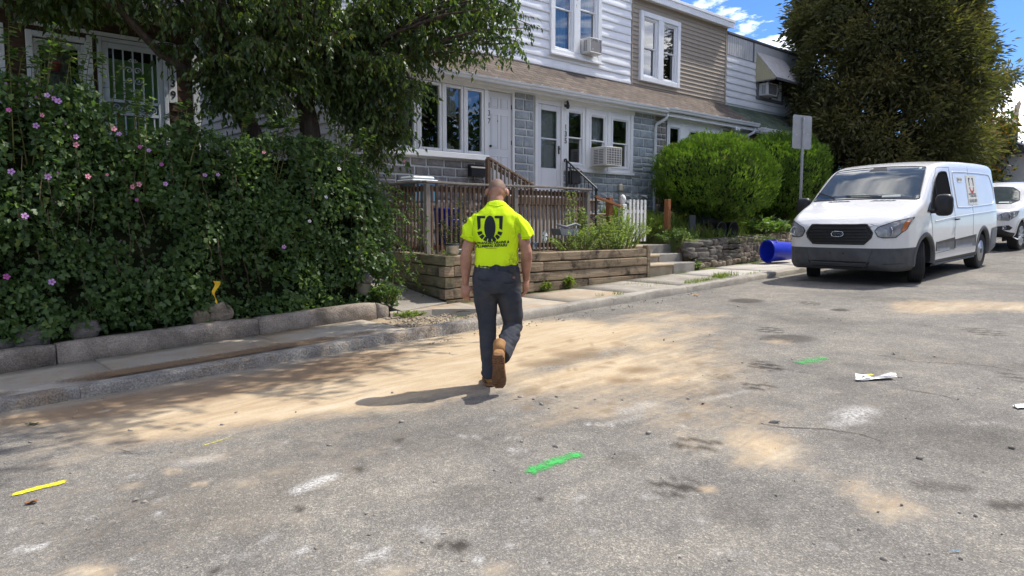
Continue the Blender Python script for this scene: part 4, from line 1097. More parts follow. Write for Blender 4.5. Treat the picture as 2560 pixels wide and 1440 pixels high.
# ---- air conditioners
M_AC = surf('ac_case', (.56,.55,.52), .5, (.62,.61,.58), 4, dirt=(.36,.33,.28), dscale=4, dstops=(.5,.8))
M_ACD = surf('ac_core', (.10,.10,.105), .7, (.2,.19,.18), 40, stretch=(1,1,.2))
M_ACR = surf('ac_worn_grille', (.24,.225,.215), .8, (.62,.60,.57), 9, (.56,.6), fine=.2)
def air_con(u0, u1, z0, z1, v, dep, label, grid=True, core=None):
    t = thing('air_conditioner', label, 'air conditioner', ((u0+u1)/2, v, z0), 'window air conditioners')
    mb = MB(); mb.box((u0,v-dep+.02,z0),(u1,v+.05,z1),.012); obj('case', mb, M_AC, t)
    mb = MB(); mb.box((u0+.03,v-dep,z0+.03),(u1-.03,v-dep+.018,z1-.03)); obj('coil', mb, core or M_ACD, t)
    obj('grille_frame', frame_mb(u0+.002, u1-.002, z0+.002, z1-.002, v-dep-.012, v-dep+.019, .028), M_AC, t)
    if grid:
        mb = MB()
        for k in range(1,6): u = u0+(u1-u0)*k/6; mb.box((u-.006,v-dep-.010,z0+.03),(u+.006,v-dep-.002,z1-.03))
        for k in range(1,8): z = z0+(z1-z0)*k/8; mb.box((u0+.03,v-dep-.014,z-.005),(u1-.03,v-dep-.0105,z+.005))
        obj('grille', mb, M_AC, t)
    mb = MB()
    for s in (0,1):
        for k in range(9): z = z0+.05+(z1-z0-.1)*k/9; y0 = v-dep+.08+s*(dep-.18)*.52; mb.box((u0-.004,y0,z),(u0+.003,y0+(dep-.2)*.45,z+.018))
    obj('side_louvre', mb, M_ACD, t)
    return t
air_con(12.49, 13.05, 2.85, 3.28, FV-.03, .48, 'grey window air conditioner with square grille, beside the blue-grey stones')
air_con(13.05, 13.50, 5.62, 5.98, UV-.03, .30, 'air conditioner with peeling dark grille in the white upper window', False, M_ACR)
air_con(21.5, 22.1, 5.63, 6.02, UV-.03, .32, 'small air conditioner under the cream striped awning', False)

# ---- mailboxes, lamps, meter box
mb = MB(); mb.prism([(FV-.15,2.46),(FV-.03,2.46),(FV-.03,2.66),(FV-.08,2.69),(FV-.155,2.63)], 0, 8.88, 9.27)
t = thing('mailbox', 'black wall mailbox under the casement windows of number 137', 'mailbox', (9.07,FV,2.4))
obj('box', mb, M_BLACK, t); mb = MB(); mb.prism([(FV-.17,2.605),(FV-.03,2.69),(FV-.03,2.70),(FV-.175,2.615)], 0, 8.865, 9.285); obj('lid', mb, M_BLACK, t)
for u in (8.96,9.19):
    mb = MB(); mb.tube([(u,FV-.10,2.46),(u,FV-.10,2.38),(u,FV-.13,2.36),(u,FV-.15,2.385)], .008, 6); obj('paper_hook', mb, M_BLACK, t)
t = thing('mailbox', 'black upright mailbox behind the iron handrail of number 135', 'mailbox', (11.86,FV,2.4))
mb = MB(); mb.box((11.76,FV-.16,2.42),(12.04,FV-.03,2.72),.012); obj('box', mb, M_BLACK, t); mb = MB(); mb.prism([(FV-.185,2.69),(FV-.03,2.78),(FV-.03,2.80),(FV-.19,2.71)],0,11.74,12.06); obj('lid', mb, M_BLACK, t)
mb = MB(); mb.box((11.60,FV-.06,4.10),(11.66,FV-.03,4.22),.004); mb.lathe([(0,.10),(.02,.09),(.045,.0),(.04,-.01),(.03,-.06),(0,-.065)], (11.63,FV-.13,4.12), 10); mb.tube([(11.63,FV-.06,4.2),(11.63,FV-.13,4.23)],.01,6)
tag(obj('porch_lantern', mb, M_BLACK, None, True), 'small black wall lantern above the number 135', 'lamp')
mb = MB(); mb.box((13.48,FV-.1,2.32),(13.62,FV-.03,2.47),.01); mb.box((13.53,FV-.07,1.7),(13.57,FV-.035,2.32),.005)
tag(obj('meter_box', mb, surf('beige_box',(.36,.34,.28),.6), None), 'small beige outlet box on the blue-grey stone wall', 'box')
# ------------------------------------------------------------------ yard walls, steps, railings
M_LOWWALL = surf('low_wall_concrete', (.23,.19,.155), .95, (.36,.305,.25), 3.5, bump=.8, bscale=40, fine=.4, fscale=80, spec=.08, rnd=.08, dirt=(.12,.105,.085), dscale=2.2, dstops=(.46,.7))
M_TIMBER = surf('weathered_timber', (.19,.14,.09), .9, (.40,.315,.215), 3.2, (.3,.7), bump=.9, bscale=14, stretch=(.35,5,9), spec=.1, rnd=.22, dirt=(.045,.038,.032), dscale=2.4, dstops=(.48,.66))
M_TIMBER_G = surf('mossy_timber', (.20,.175,.10), .9, (.38,.325,.205), 3.2, (.3,.7), bump=.6, bscale=14, stretch=(5,.35,9), spec=.1, rnd=.16, dirt=(.06,.055,.045), dscale=2.0, dstops=(.52,.70))
M_DECK = surf('brown_deck_wood', (.135,.082,.052), .85, (.225,.155,.108), 5, bump=.4, bscale=20, stretch=(6,6,.4), spec=.15, rnd=.28, dirt=(.28,.25,.215), dscale=3, dstops=(.52,.75))
M_DECKG = surf('grey_deck_wood', (.23,.20,.17), .85, (.34,.305,.265), 5, bump=.4, bscale=20, stretch=(3,3,.5), spec=.15, rnd=.12)
M_RED = surf('redwood_post', (.22,.085,.035), .75, (.30,.125,.055), 4, bump=.2, bscale=30, stretch=(5,5,.4), spec=.2)
M_PICKET = surf('white_picket', (.66,.65,.61), .6, (.76,.75,.72), 4, spec=.2, dirt=(.30,.26,.19), dscale=5, dstops=(.55,.7))
M_STEP = surf('step_concrete', (.24,.225,.20), .92, (.34,.315,.28), 2.5, bump=.4, bscale=60, fine=.25, fscale=130, spec=.1, rnd=.06, dirt=(.15,.14,.12), dscale=2, dstops=(.52,.8))
M_STEP_S = surf('sandy_step', (.36,.295,.21), .9, (.46,.385,.28), 2.5, bump=.4, bscale=60, fine=.25, fscale=130, spec=.1)
M_STEP_B = surf('brown_step', (.20,.15,.115), .9, (.29,.225,.175), 3, bump=.3, bscale=50, fine=.2, fscale=120, spec=.1)
M_FIELD = surf('field_stone', (.15,.125,.095), .92, (.29,.24,.18), 5, bump=.9, bscale=20, fine=.3, fscale=60, spec=.1, rnd=.25)
M_SLATE = surf('slaty_stone', (.085,.078,.07), .9, (.17,.155,.135), 5, bump=.8, bscale=25, stretch=(1,1,4), fine=.3, fscale=60, spec=.12, rnd=.2)

# low concrete wall under the hedge
lw = thing('low_wall', 'low cracked concrete retaining wall under the hedge', 'wall', (2,8.3,.2))
ed = [-5.0,-2.6,-.6,1.30,3.35,4.95,5.14]
for i in range(len(ed)-1):
    u0, u1 = ed[i]+.008, ed[i+1]-.008; n = max(2,int((u1-u0)/.15)); rings = []; to = random.uniform(-.012,.012)
    for k in range(n+1):
        u = u0+(u1-u0)*k/n; z = zr(u)+.12; j = lambda s: .008*n1(u*5,s*2.1,3.3); e = .012 if k in (0,n) else 0
        top = z + .165 + to + .008*n1(u*2,1,1) - (.07*max(0,(u-4.95)/.2) if u>4.95 else 0)
        rings.append([(u,8.17+j(1),z-.15),(u,8.175+j(2)+e,z+.1),(u,8.185+j(3)+e,top-.03),(u,8.21+j(4)+e,top-.006),(u,8.26,top-e),(u,8.37,top-.004-e),(u,8.38,z-.15)])
    mb = MB(); mb.rings(rings, True); obj('wall_block', mb, M_LOWWALL, lw, True, fixn=True)

# timber raised bed
bed = thing('timber_planter', 'raised garden bed of weathered landscape timbers by the sidewalk', 'planter', (8.6,8.45,.4))
def timber(a, b_, z0, h, w, mat):
    """a slightly bowed, chamfered timber from a to b (plan), width w to its left"""
    A, Bv = Vector((a[0],a[1],0)), Vector((b_[0],b_[1],0)); d = (Bv-A); L_ = d.length; d.normalize(); sd = Vector((-d.y,d.x,0)); n = max(3,int(L_/.22)); rings = []
    ph = random.random()*40; dz0, dz1 = random.uniform(-.006,.006), random.uniform(-.006,.006); dy = random.uniform(-.008,.008)
    for k in range(n+1):
        t = k/n; p = A + d*(L_*t) + sd*dy; e = .006 if k in (0,n) else 0; zt = z0+h-.006+dz0*(1-t)+dz1*t
        w1 = .006*n1(t*L_*2.2+ph,1); w2 = .008*n1(t*L_*1.7+ph,2); w3 = .006*n1(t*L_*5+ph,3)
        c = .014+.006*n1(t*L_*7+ph,5)
        pr = [(w1+e,z0+.006+c),(w1+w3*.5+e,zt-c),(c+w1,zt-e+w2*.5),(w-c,zt+w2*.5-e),(w,zt-c),(w,z0+.006+c),(w-c,z0+.006),(c,z0+.006)]
        rings.append([tuple(p + sd*q[0] + Vector((0,0,q[1]))) for q in pr])
    mb = MB(); mb.rings(rings, True); return obj('timber', mb, mat, bed, False, fixn=True)
TH = .165
cuts = {0:[6.24,7.95,11.06], 1:[6.24,6.42,8.28,11.06], 2:[6.24,8.62,9.95,11.06], 3:[6.24,6.40,8.05,9.4,11.06], 4:[6.24,7.4,9.0,11.06]}
for r in range(5):
    zt = 1.055-r*TH; c = cuts[r]
    for i in range(len(c)-1):
        if zt < zr(c[i])+.10: continue
        timber((c[i]+(.0 if i else .16*(r%2==0)), 8.40), (c[i+1]-.006, 8.40), zt-TH, TH, .15, M_TIMBER)
    # left side, running back
    y1 = 10.45
    A_, B_ = Vector((6.24,8.40)), Vector((6.66,10.45))
    f0 = 0 if r%2==0 else .075
    p0 = A_.lerp(B_, f0); pm = A_.lerp(B_, .55+.2*((r*7)%3-1)*.5)
    timber(B_, pm + (B_-pm)*.003, zt-TH, TH, .15, M_TIMBER_G); timber(pm, p0, zt-TH, TH, .15, M_TIMBER_G)
for (u, z0) in ((11.06,.45),):
    mb = MB(); mb.cbox((11.115,8.46,.80),(.10,.13,.62),.012); obj('end_post', mb, M_TIMBER, bed)
sb = MB(); m_ = 12
for i in range(m_+1):
    for j in range(m_+1):
        v = 8.5+1.95*j/m_; ul = 6.24+.2*(v-8.4)+.12; u = ul+(11.05-ul)*i/m_; sb.v.append((u, v, .99+.04*n1(u*2.5,v*2.5,6)+.02*n1(u*9,v*9,7)))
sb.f = [(i*(m_+1)+j,(i+1)*(m_+1)+j,(i+1)*(m_+1)+j+1,i*(m_+1)+j+1) for i in range(m_) for j in range(m_)]
obj('soil', sb, M_SOIL, bed, True)

# lower front steps with cheek blocks
st = thing('front_steps', 'concrete front steps between timber bed and stone wall', 'steps', (12,8.7,.5))
lev = [(8.44,8.80,.735),(8.80,9.17,.905),(9.17,9.9,1.085)]
for i, (v0, v1, zt) in enumerate(lev):
    zb = .45 if i == 0 else lev[i-1][2]-.02
    u0, um, u1 = 11.17, (11.985 if i < 2 else 12.05), (12.74+.1*i)
    mb = MB(); mb.box((u0,v0+.02,zb),(um-.004,v1+.03,zt-.065)); obj('riser', mb, M_STEP_S if i==0 else M_STEP, st)
    rings = []
    for u in (u0, um-.004):
        rings.append([(u,v1+.03,zt-.062),(u,v0+.012,zt-.062),(u,v0-.012,zt-.05),(u,v0-.02,zt-.03),(u,v0-.012,zt-.010),(u,v0+.012,zt),(u,v1+.03,zt)])
    mb = MB(); mb.rings(rings, True); obj('tread', mb, M_STEP_S, st, fixn=True)
    mb = MB(); mb.box((um,v0+.005,.42 if i == 0 else zb),(u1,v1+.028,zt-.004),.012); obj('cheek_block', mb, M_STEP, st)
mb = MB(); mb.box((11.17,9.93,1.0),(12.3,10.2,1.10)); obj('path_slab', mb, M_CONC_PALE, st)

# upper steps and landing of number 135
us_ = thing('porch_steps', 'brown concrete porch steps with rounded nosings at number 135', 'steps', (11.8,10.5,1.1))
for i, (v0, v1, zt) in enumerate(((10.0,10.28,1.30),(10.28,10.54,1.53),(10.54,10.80,1.76),(10.80,11.19,2.07))):
    u0, u1 = 11.32, 12.40
    mb = MB(); mb.box((u0,v0+.03,zt-.25),(u1,v1+.02,zt-.06)); obj('riser', mb, M_STEP_B, us_)
    rings = [[(u,v1+.02,zt-.058),(u,v0+.01,zt-.058),(u,v0-.018,zt-.045),(u,v0-.026,zt-.028),(u,v0-.018,zt-.01),(u,v0+.01,zt),(u,v1+.02,zt)] for u in (u0-.02,u1+.02)]
    mb = MB(); mb.rings(rings, True); obj('tread', mb, M_STEP_B, us_, fixn=True)
mb = MB(); mb.box((9.3,10.45,1.9),(11.29,11.19,2.07),.01); obj('landing', mb, M_STEP_B, us_)
mb = MB(); mb.box((9.32,10.5,1.0),(11.27,11.18,1.895)); obj('landing_base', mb, M_MORTAR, us_)

# iron handrail
hr = thing('iron_handrail', 'black iron handrail climbing to the storm door of number 135', 'handrail', (11.55,10.5,1.3))
A_, B_ = Vector((11.62,11.08,2.92)), Vector((11.52,10.12,2.28))
mb = MB(); mb.tube([A_+Vector((-.07,.0,-.03)), A_+Vector((-.075,0,.02)), A_+Vector((-.03,0,.035)), A_, B_, B_+Vector((0,-.03,-.03)), B_+Vector((0,-.01,-.07))], .020, 8); obj('top_rail', mb, M_BLACK, hr, True)
mb = MB(); mb.tube([A_-Vector((0,0,.72)), B_-Vector((0,0,.72))], .012, 6); obj('lower_rail', mb, M_BLACK, hr)
for t in (0.0, 1.0):
    p = A_.lerp(B_, t); mb = MB(); mb.box((p.x-.018,p.y-.018,p.z-1.0),(p.x+.018,p.y+.018,p.z+.0)); obj('post', mb, M_BLACK, hr)
for k in range(1,8):
    p = A_.lerp(B_, k/8); mb = MB(); mb.box((p.x-.007,p.y-.007,p.z-.72),(p.x+.007,p.y+.007,p.z-.01)); obj('baluster', mb, M_BLACK, hr)

# brown wooden railing round the patio
dk = thing('wooden_railing', 'weathered brown wooden railing with grey cap behind the timber bed', 'railing', (9.2,10.1,1.0))
V9 = 10.10
for u in (7.13, 9.17, 11.22):
    mb = MB(); mb.box((u-.045,V9-.045,.95),(u+.045,V9+.045,2.20),.006); obj('post', mb, M_DECKG, dk)
mb = MB()
P_ = [(7.06,2.235),(8.0,2.222),(9.17,2.235),(10.2,2.245),(11.28,2.235)]
for i in range(4): mb.bar((P_[i][0],V9-.01,P_[i][1]),(P_[i+1][0],V9-.01,P_[i+1][1]),.14,.035)
obj('cap_rail', mb, M_DECKG, dk)
mb = MB(); mb.bar((7.10,V9+.05,2.235),(7.10,11.17,2.235),.14,.033); obj('cap_rail', mb, M_DECKG, dk)
for z in (2.12, 1.10):
    mb = MB(); mb.box((7.18,V9+.012,z-.045),(9.12,V9+.045,z+.045)); mb.box((9.22,V9+.012,z-.045),(11.17,V9+.045,z+.045)); mb.box((7.115,V9+.05,z-.045),(7.145,11.17,z+.045)); obj('rail', mb, M_DECK, dk)
base = MB().box((-.023,-.012,-.60),(.023,.012,.60),.003)
src = obj('baluster', base, M_DECK, dk, local=True); first = True
def bal(u, v, rz=0):
    global first
    c = src if first else copy_obj(src, dk); first = False
    c.location = Vector((u, v, 1.60+random.uniform(-.02,.01))) - dk.location; c.rotation_euler = (random.uniform(-.008,.008), random.uniform(-.012,.012), rz+random.uniform(-.1,.1))
u = 7.225
while u < 11.15:
    if abs(u-9.17) > .07: bal(u, V9-.012)
    u += .104
v = V9+.1
while v < 11.12: bal(7.085, v, R(90)); v += .104
# stair rail of number 137
sr = thing('stair_rail', 'slanted wooden stair rail in front of the door of number 137', 'railing', (9.5,10.55,1.9))
A_, B_ = Vector((8.87,10.55,2.78)), Vector((10.08,10.55,2.30))
mb = MB(); mb.bar(A_, B_, .09, .04); obj('cap_rail', mb, M_DECK, sr)
mb = MB(); mb.bar(A_-Vector((0,0,.10)), B_-Vector((0,0,.10)), .035, .08); obj('rail', mb, M_DECK, sr)
mb = MB(); mb.box((8.84,10.51,1.1),(8.92,10.59,2.76),.006); obj('post', mb, M_DECK, sr)
for k in range(1,12):
    p = A_.lerp(B_, k/11.5); mb = MB(); mb.box((p.x-.018,p.y-.045,1.3),(p.x+.018,p.y-.018,p.z-.03)); obj('baluster', mb, M_DECKG if k%3 else M_DECK, sr)

# field stone wall under the shrubs
fw = thing('field_stone_wall', 'rough dry field stone wall under the round shrubs', 'wall', (15,8.6,.6))
r = random.Random(3)
core = MB(); core.box((12.8,8.66,.3),(24,8.95,1.02)); obj('wall_core', core, M_SOIL, fw)
def rock_mesh(mat, sx, sy, sz, seed, sub=2, rough=.22, round_=.35):
    bm = bmesh.new(); bmesh.ops.create_cube(bm, size=1.0); bmesh.ops.subdivide_edges(bm, edges=bm.edges, cuts=sub, use_grid_fill=True)
    for v in bm.verts:
        c = v.co.copy(); l = max(abs(c.x),abs(c.y),abs(c.z)); sph = c.normalized()*.62; c = c.lerp(sph, round_)
        nz = Vector((n1(c.x*2.3+seed,c.y*2.3,c.z*2.3,1), n1(c.x*2.3,c.y*2.3+seed,c.z*2.3,2), n1(c.x*2.3,c.y*2.3,c.z*2.3+seed,3)))
        c = c + nz*rough*.5; v.co = Vector((c.x*sx, c.y*sy, c.z*sz))
    mb = MB(); mb.v = [tuple(v.co) for v in bm.verts]; mb.f = [tuple(v.index for v in f.verts) for f in bm.faces]; bm.free(); return mb
protos = [rock_mesh(M_FIELD, 1, .55, 1, k*13.7, 3, .36, .28) for k in range(9)]
u_end = 24.0; z = -.0
row_h = [.13,.11,.12,.10,.12]; zb = 0
for ri, h in enumerate(row_h):
    u = 12.95 - (.25 if ri > 1 else 0) + r.random()*.1
    while u < 19.5:
        flat = u < 14.4 and ri > 0
        w = r.uniform(.11,.30)*(1.9 if flat else 1.0); hh = h*r.uniform(.85,1.3)
        p = protos[r.randrange(9)]; g = zr(u)+.10
        mb = MB(); sc = (w*1.04, .34, hh*1.10); lift = g+zb+h/2 + r.uniform(-.02,.02)
        mb.v = [(q[0]*sc[0]+u+w/2, q[1]*sc[1]+8.60+.03*ri+r.uniform(-.004,.004), q[2]*sc[2]+lift) for q in p.v]; mb.f = p.f
        obj('stone', mb, M_SLATE if flat else M_FIELD, fw, True); u += w
    zb += h
# boulders at the foot of the hedge
for (x, y, s, zz, lab) in ((552,772,.22,.42,'pale boulder at the foot of the hedge near yellow tape'),(505,785,.17,.40,'grey boulder half under ivy beside the pale boulder'),(85,838,.22,.40,'low grey boulder under the flowering hedge at far left'),(215,815,.2,.42,'dark mossy boulder under the left part of the hedge'),(20,852,.12,.4,'small stone on the low wall at the left edge of the photo'),(920,690,.12,.5,'broken concrete lump at the right end of the hedge')):
    p = fp(x, y, 8.42); s *= .72; mb = rock_mesh(M_FIELD, s*1.6, s, s*1.35, x*.37, 4, .38, .72); mb.v = [(q[0]+p.x, q[1]+8.46, q[2]+p.z-.05) for q in mb.v]
    tag(obj('boulder', mb, M_FIELD if 'pale' in lab else M_SLATE, None, True), lab, 'boulder', 'boulders under the hedge')

# redwood posts, picket fence remains
def post_thing(u, v, z0, z1, w, label):
    mb = MB(); mb.box((u-w/2,v-w/2,z0),(u+w/2,v+w/2,z1),.006); mb.cbox((u-w*.2,v-w/2-.006,z1-.18),(.05,.014,.07),.004)
    return tag(obj('wooden_post', mb, M_RED, None), label, 'post')
post_thing(11.13, 9.42, 1.0, 2.05, .105, 'reddish wooden post carrying a tilted rail, left of white pickets')
post_thing(13.10, 9.42, 1.0, 2.06, .105, 'lone reddish wooden post beside the round green shrub')
mb = MB(); mb.bar((10.62,9.35,2.05),(11.47,9.35,1.86),.04,.05); tag(obj('loose_rail', mb, M_RED, None), 'tilted reddish rail leaning between wooden post and white post', 'rail')
wp = thing('white_fence_post', 'white fence post with round finial in front of the stone wall', 'post', (11.55,9.42,1.0))
mb = MB(); mb.box((11.485,9.355,1.0),(11.615,9.485,1.92),.008); obj('post', mb, M_PICKET, wp)
mb = MB(); mb.lathe([(.0,1.92),(.06,1.925),(.045,1.95),(.06,1.975),(.07,2.02),(.06,2.07),(.03,2.11),(0,2.125)], (11.55,9.42,0), 16); obj('finial', mb, M_PICKET, wp, True)
pf = thing('picket_fence', 'short run of peeling white pickets in the weedy yard', 'fence', (12,9.42,1.0))
for k in range(5):
    u = 11.80+.125*k; mb = MB(); mb.prism([(u-.030,1.15),(u+.030,1.15),(u+.030,2.00),(u+.018,2.03),(u-.018,2.03),(u-.030,2.00)], 1, 9.41, 9.43); obj('picket', mb, M_PICKET, pf)
mb = MB(); mb.bar((11.62,9.45,1.78),(12.36,9.45,1.78),.03,.07); mb.bar((11.62,9.45,1.35),(12.36,9.45,1.35),.03,.07); obj('rail', mb, M_PICKET, pf)

# bins and pots
M_BLUE = surf('blue_plastic', (.008,.022,.42), .4, (.010,.03,.48), 3, spec=.4)
M_BLUE_IN = M_BLUE
bn = thing('recycling_bin', 'blue recycling bin lying on its side by the van', 'bin', (15.2,7.9,.66))
ax = Vector((1,-.40,0)).normalized(); C0 = Vector((14.98,8.06,.66+.245))
def tilt(p):   # lathe about z -> axis ax
    sd = Vector((0,0,1)).cross(ax).normalized(); up = Vector((0,0,1)); return C0 + ax*p[2] + sd*p[0] + up*p[1]
mb = MB(); mb.lathe([(.225,.015),(.255,.0),(.262,.02),(.250,.04),(.245,.05),(.20,.62),(.0,.63),(.0,.60),(.19,.59),(.228,.05)], (0,0,0), 36); mb.v = [tuple(tilt(p)) for p in mb.v]; mb.f = mb.f[:-2]; obj('tub', mb, M_BLUE, bn, True, fixn=True)
for a in (1.9, -1.2):
    d = Vector((math.cos(a), math.sin(a), 0)); pts = []
    for t in np.linspace(-1,1,9): 
        b2 = Vector((math.cos(a+t*.3), math.sin(a+t*.3), 0)); pts.append(tilt(b2*(.235+.03*(1-t*t)) + Vector((0,0,.12+.06*(1-abs(t)**4)))))
    mb = MB(); mb.tube(pts, .009, 6); obj('handle', mb, M_BLUE, bn, True)
t = thing('recycling_bin', 'blue bin standing behind the wooden railing', 'bin', (7.9,10.55,1.0))
mb = MB(); mb.lathe([(0,1.0),(.20,1.0),(.245,1.75),(.262,1.77),(.262,1.80),(.24,1.80),(.235,1.76),(.19,1.05),(0,1.04)], (7.95,10.62,0), 24); obj('tub', mb, M_BLUE, t, True)
mb = MB(); mb.box((7.86,10.355,1.45),(8.04,10.395,1.6),.01); obj('handle', mb, M_BLUE, t)
t = thing('storage_box', 'pale blue plastic storage box above the wooden railing, beside tree leaves', 'box', (7.35,10.75,2.1))
M_PBLUE = surf('pale_blue_plastic', (.16,.36,.55), .5, (.22,.43,.60), 4); M_PWHITE = surf('white_plastic', (.62,.66,.68), .5)
mb = MB(); mb.box((7.12,10.5,1.9),(7.62,10.95,2.26),.02); obj('tub', mb, M_PBLUE, t); mb = MB(); mb.box((7.09,10.47,2.265),(7.65,10.98,2.30),.012); mb.box((7.13,10.5,2.302),(7.6,10.94,2.36),.03); obj('lid', mb, M_PWHITE, t)
M_POTM = surf('metal_pot', (.42,.38,.31), .35, (.55,.50,.42), 6, metal=.7); 
t = thing('metal_pot', 'round metal pot on the corner of the timber bed', 'pot', (6.42,8.5,1.05))
mb = MB(); mb.lathe([(0,1.055),(.088,1.055),(.098,1.10),(.098,1.17),(.104,1.175),(.104,1.195),(.094,1.195),(.09,1.12),(0,1.11)], (6.47,8.52,0), 24); obj('pot_body', mb, M_POTM, t, True)
mb = MB(); mb.lathe([(.098,1.197),(.110,1.197),(.112,1.215),(.098,1.22),(.090,1.21)], (6.47,8.52,0), 24); obj('pot_rim', mb, M_BLACK, t, True)
M_BUCKET = surf('grey_bucket', (.30,.29,.27), .6, (.38,.37,.34), 5)
t = thing('bucket', 'grey bucket tucked under the right end of the hedge', 'bucket', (5.2,8.6,.5))
pb = fp(912,715,8.55)
mb = MB(); mb.lathe([(0,-.12),(.08,-.12),(.11,.10),(.118,.10),(.118,.12),(.10,.12),(.09,.0),(0,-.05)], (pb.x,8.58,pb.z), 20); obj('tub', mb, M_BUCKET, t, True)
M_TAPE = surf('yellow_tape', (.62,.36,.01), .6, (.72,.46,.02), 20)
p = fp(540,730,8.32); mb = MB(); mb.rings([[(p.x-.03+.02*math.sin(k*1.1),8.32-.02*k%3*.01,p.z+.13-.03*k),(p.x+.03+.025*math.sin(k*.9+1)-.006*k,8.31,p.z+.12-.033*k)] for k in range(9)], False, False)
tag(obj('warning_tape', mb, M_TAPE, None), 'torn yellow tape hanging from the hedge above the pale boulder', 'tape')
# planter clutter in the timber bed
M_GREYP = surf('grey_planter', (.13,.145,.16), .6, (.2,.215,.23), 5)
t = thing('garden_planter', 'grey wheelbarrow-shaped garden planter among the weeds behind the timber bed', 'planter', (9.85,9.2,1.0))
pc = fp(1412,585,9.2)
mb = MB(); mb.prism([(pc.x-.2,pc.z-.02),(pc.x+.2,pc.z-.02),(pc.x+.26,pc.z+.10),(pc.x-.26,pc.z+.10)], 1, 9.08, 9.32); obj('tub', mb, M_GREYP, t)
mb = MB(); mb.tube([(pc.x-.3,9.1,pc.z+.17),(pc.x-.05,9.12,pc.z+.13),(pc.x+.2,9.12,pc.z+.19),(pc.x+.34,9.12,pc.z+.15)],.022,8); mb.tube([(pc.x-.1,9.1,pc.z-.15),(pc.x-.14,9.1,pc.z+.1)],.015,6); mb.tube([(pc.x+.16,9.1,pc.z-.15),(pc.x+.2,9.1,pc.z+.15)],.015,6); obj('frame', mb, M_GREYP, t, True)
for k, c in enumerate(((.6,.55,.5),(.55,.2,.2),(.62,.6,.58),(.5,.33,.3))):
    mb = rock_mesh(None, .05, .05, .045, k*3.3, 1); mb.v = [(q[0]+pc.x-.13+.09*k, q[1]+9.15, q[2]+pc.z+.12) for q in mb.v]; obj('potted_bloom', mb, surf('bloom%d'%k, c, .8), t, True)
mb = MB(); ps = fp(1362,590,9.1)
for k in range(6):
    a = k*math.pi/3; mb.add([(ps.x,9.1,ps.z),(ps.x+.07*math.cos(a),9.09,ps.z+.10*math.sin(a)),(ps.x+.07*math.cos(a+.7),9.11,ps.z+.10*math.sin(a+.7))],[(0,1,2)])
mb.tube([(ps.x,9.12,ps.z),(ps.x,9.12,1.0)],.006,5)
tag(obj('garden_pinwheel', mb, surf('pinwheel',(.45,.55,.48),.4,(.6,.62,.62),8), None), 'small pale pinwheel stuck in the bed right of the worker', 'pinwheel')
M_JAR = glass_mat('jar_glass', (.85,.9,.88), .05); pj = fp(1336,614,8.7)
mb = MB(); mb.lathe([(0,-.07),(.045,-.07),(.05,-.05),(.05,.03),(.04,.05),(.042,.07),(0,.072)], (pj.x,8.7,pj.z), 16); tag(obj('glass_jar', mb, M_JAR, None, True), 'clear glass jar on the soil just right of the worker', 'jar')
mb = MB(); mb.lathe([(0,0),(.11,0),(.13,.10),(.12,.10),(.10,.03),(0,.02)], (6.86,8.75,1.02), 20); mb.v = [(p[0],p[1]+.3*(p[2]-1.02),p[2]) for p in mb.v]; tag(obj('white_dish', mb, M_PWHITE, None, True), 'white plastic dish on the timber bed left of the worker', 'dish')
# dark trash bins in the shade under the shrub
M_BIN = surf('black_plastic', (.014,.014,.015), .5, spec=.35); M_GBIN = surf('grey_cart', (.05,.055,.062), .6)
t = thing('wheeled_cart', 'dark grey wheeled trash cart in the shade under the round shrub', 'bin', (15.3,9.6,1.2))
mb = MB(); mb.prism([(15.0,1.22),(15.52,1.22),(15.60,1.95),(14.92,1.95)], 1, 9.55, 10.1); obj('cart_body', mb, M_GBIN, t); mb = MB(); mb.box((14.9,9.5,1.955),(15.62,10.15,2.0),.015); obj('lid', mb, M_GBIN, t)
for k, (x, lab) in enumerate(((1805,'left of two black trash bins lying under the shrub'),(1835,'right of two black trash bins lying under the shrub'))):
    p = fp(x, 575, 9.0); mb = MB(); mb.lathe([(0,.5),(.16,.5),(.20,.02),(.215,.02),(.215,.0),(.19,.0),(.15,.46),(0,.46)], (0,0,0), 24, 'y'); mb.v = [(q[0]+p.x, q[1]+9.0, q[2]+1.37) for q in mb.v]; tag(obj('trash_bin', mb, M_BIN, None, True), lab, 'bin', 'black bins under the shrub')
t = tag(obj('utility_board', MB().box((13.80,9.3,1.15),(14.02,9.34,1.72),.004), M_GBIN, None), 'grey board standing at the left foot of the round shrub', 'board')
pw = fp(1911,577,9.0); mb = rock_mesh(None, .09, .07, .12, 8.8, 2); mb.v = [(q[0]+pw.x,q[1]+9.0,q[2]+pw.z) for q in mb.v]; tag(obj('garden_ornament', mb, M_PWHITE, None, True), 'small white ornament on the grass above the blue bin', 'ornament')
# bird house hanging in the tree
M_BIRD = surf('green_paint', (.012,.07,.028), .6, (.02,.10,.04), 4)
bh = thing('bird_feeder', 'green wooden bird feeder with pitched roof among the tree branches', 'bird feeder', (4.25,9.5,2.7))
pb = fp(690,290,9.5)
mb = MB(); mb.box((pb.x-.03,9.42,pb.z-.13),(pb.x+.06,9.60,pb.z+.10),.006); obj('box', mb, M_BIRD, bh)
mb = MB(); mb.bar((pb.x-.16,9.5,pb.z+.03),(pb.x+.02,9.5,pb.z+.14),.30,.018); mb.bar((pb.x+.012,9.5,pb.z+.135),(pb.x+.17,9.5,pb.z+.17),.30,.018); obj('roof', mb, M_BIRD, bh)
mb = MB(); mb.bar((pb.x-.2,9.5,pb.z-.14),(pb.x+.12,9.5,pb.z-.135),.28,.02); obj('tray', mb, M_BIRD, bh)
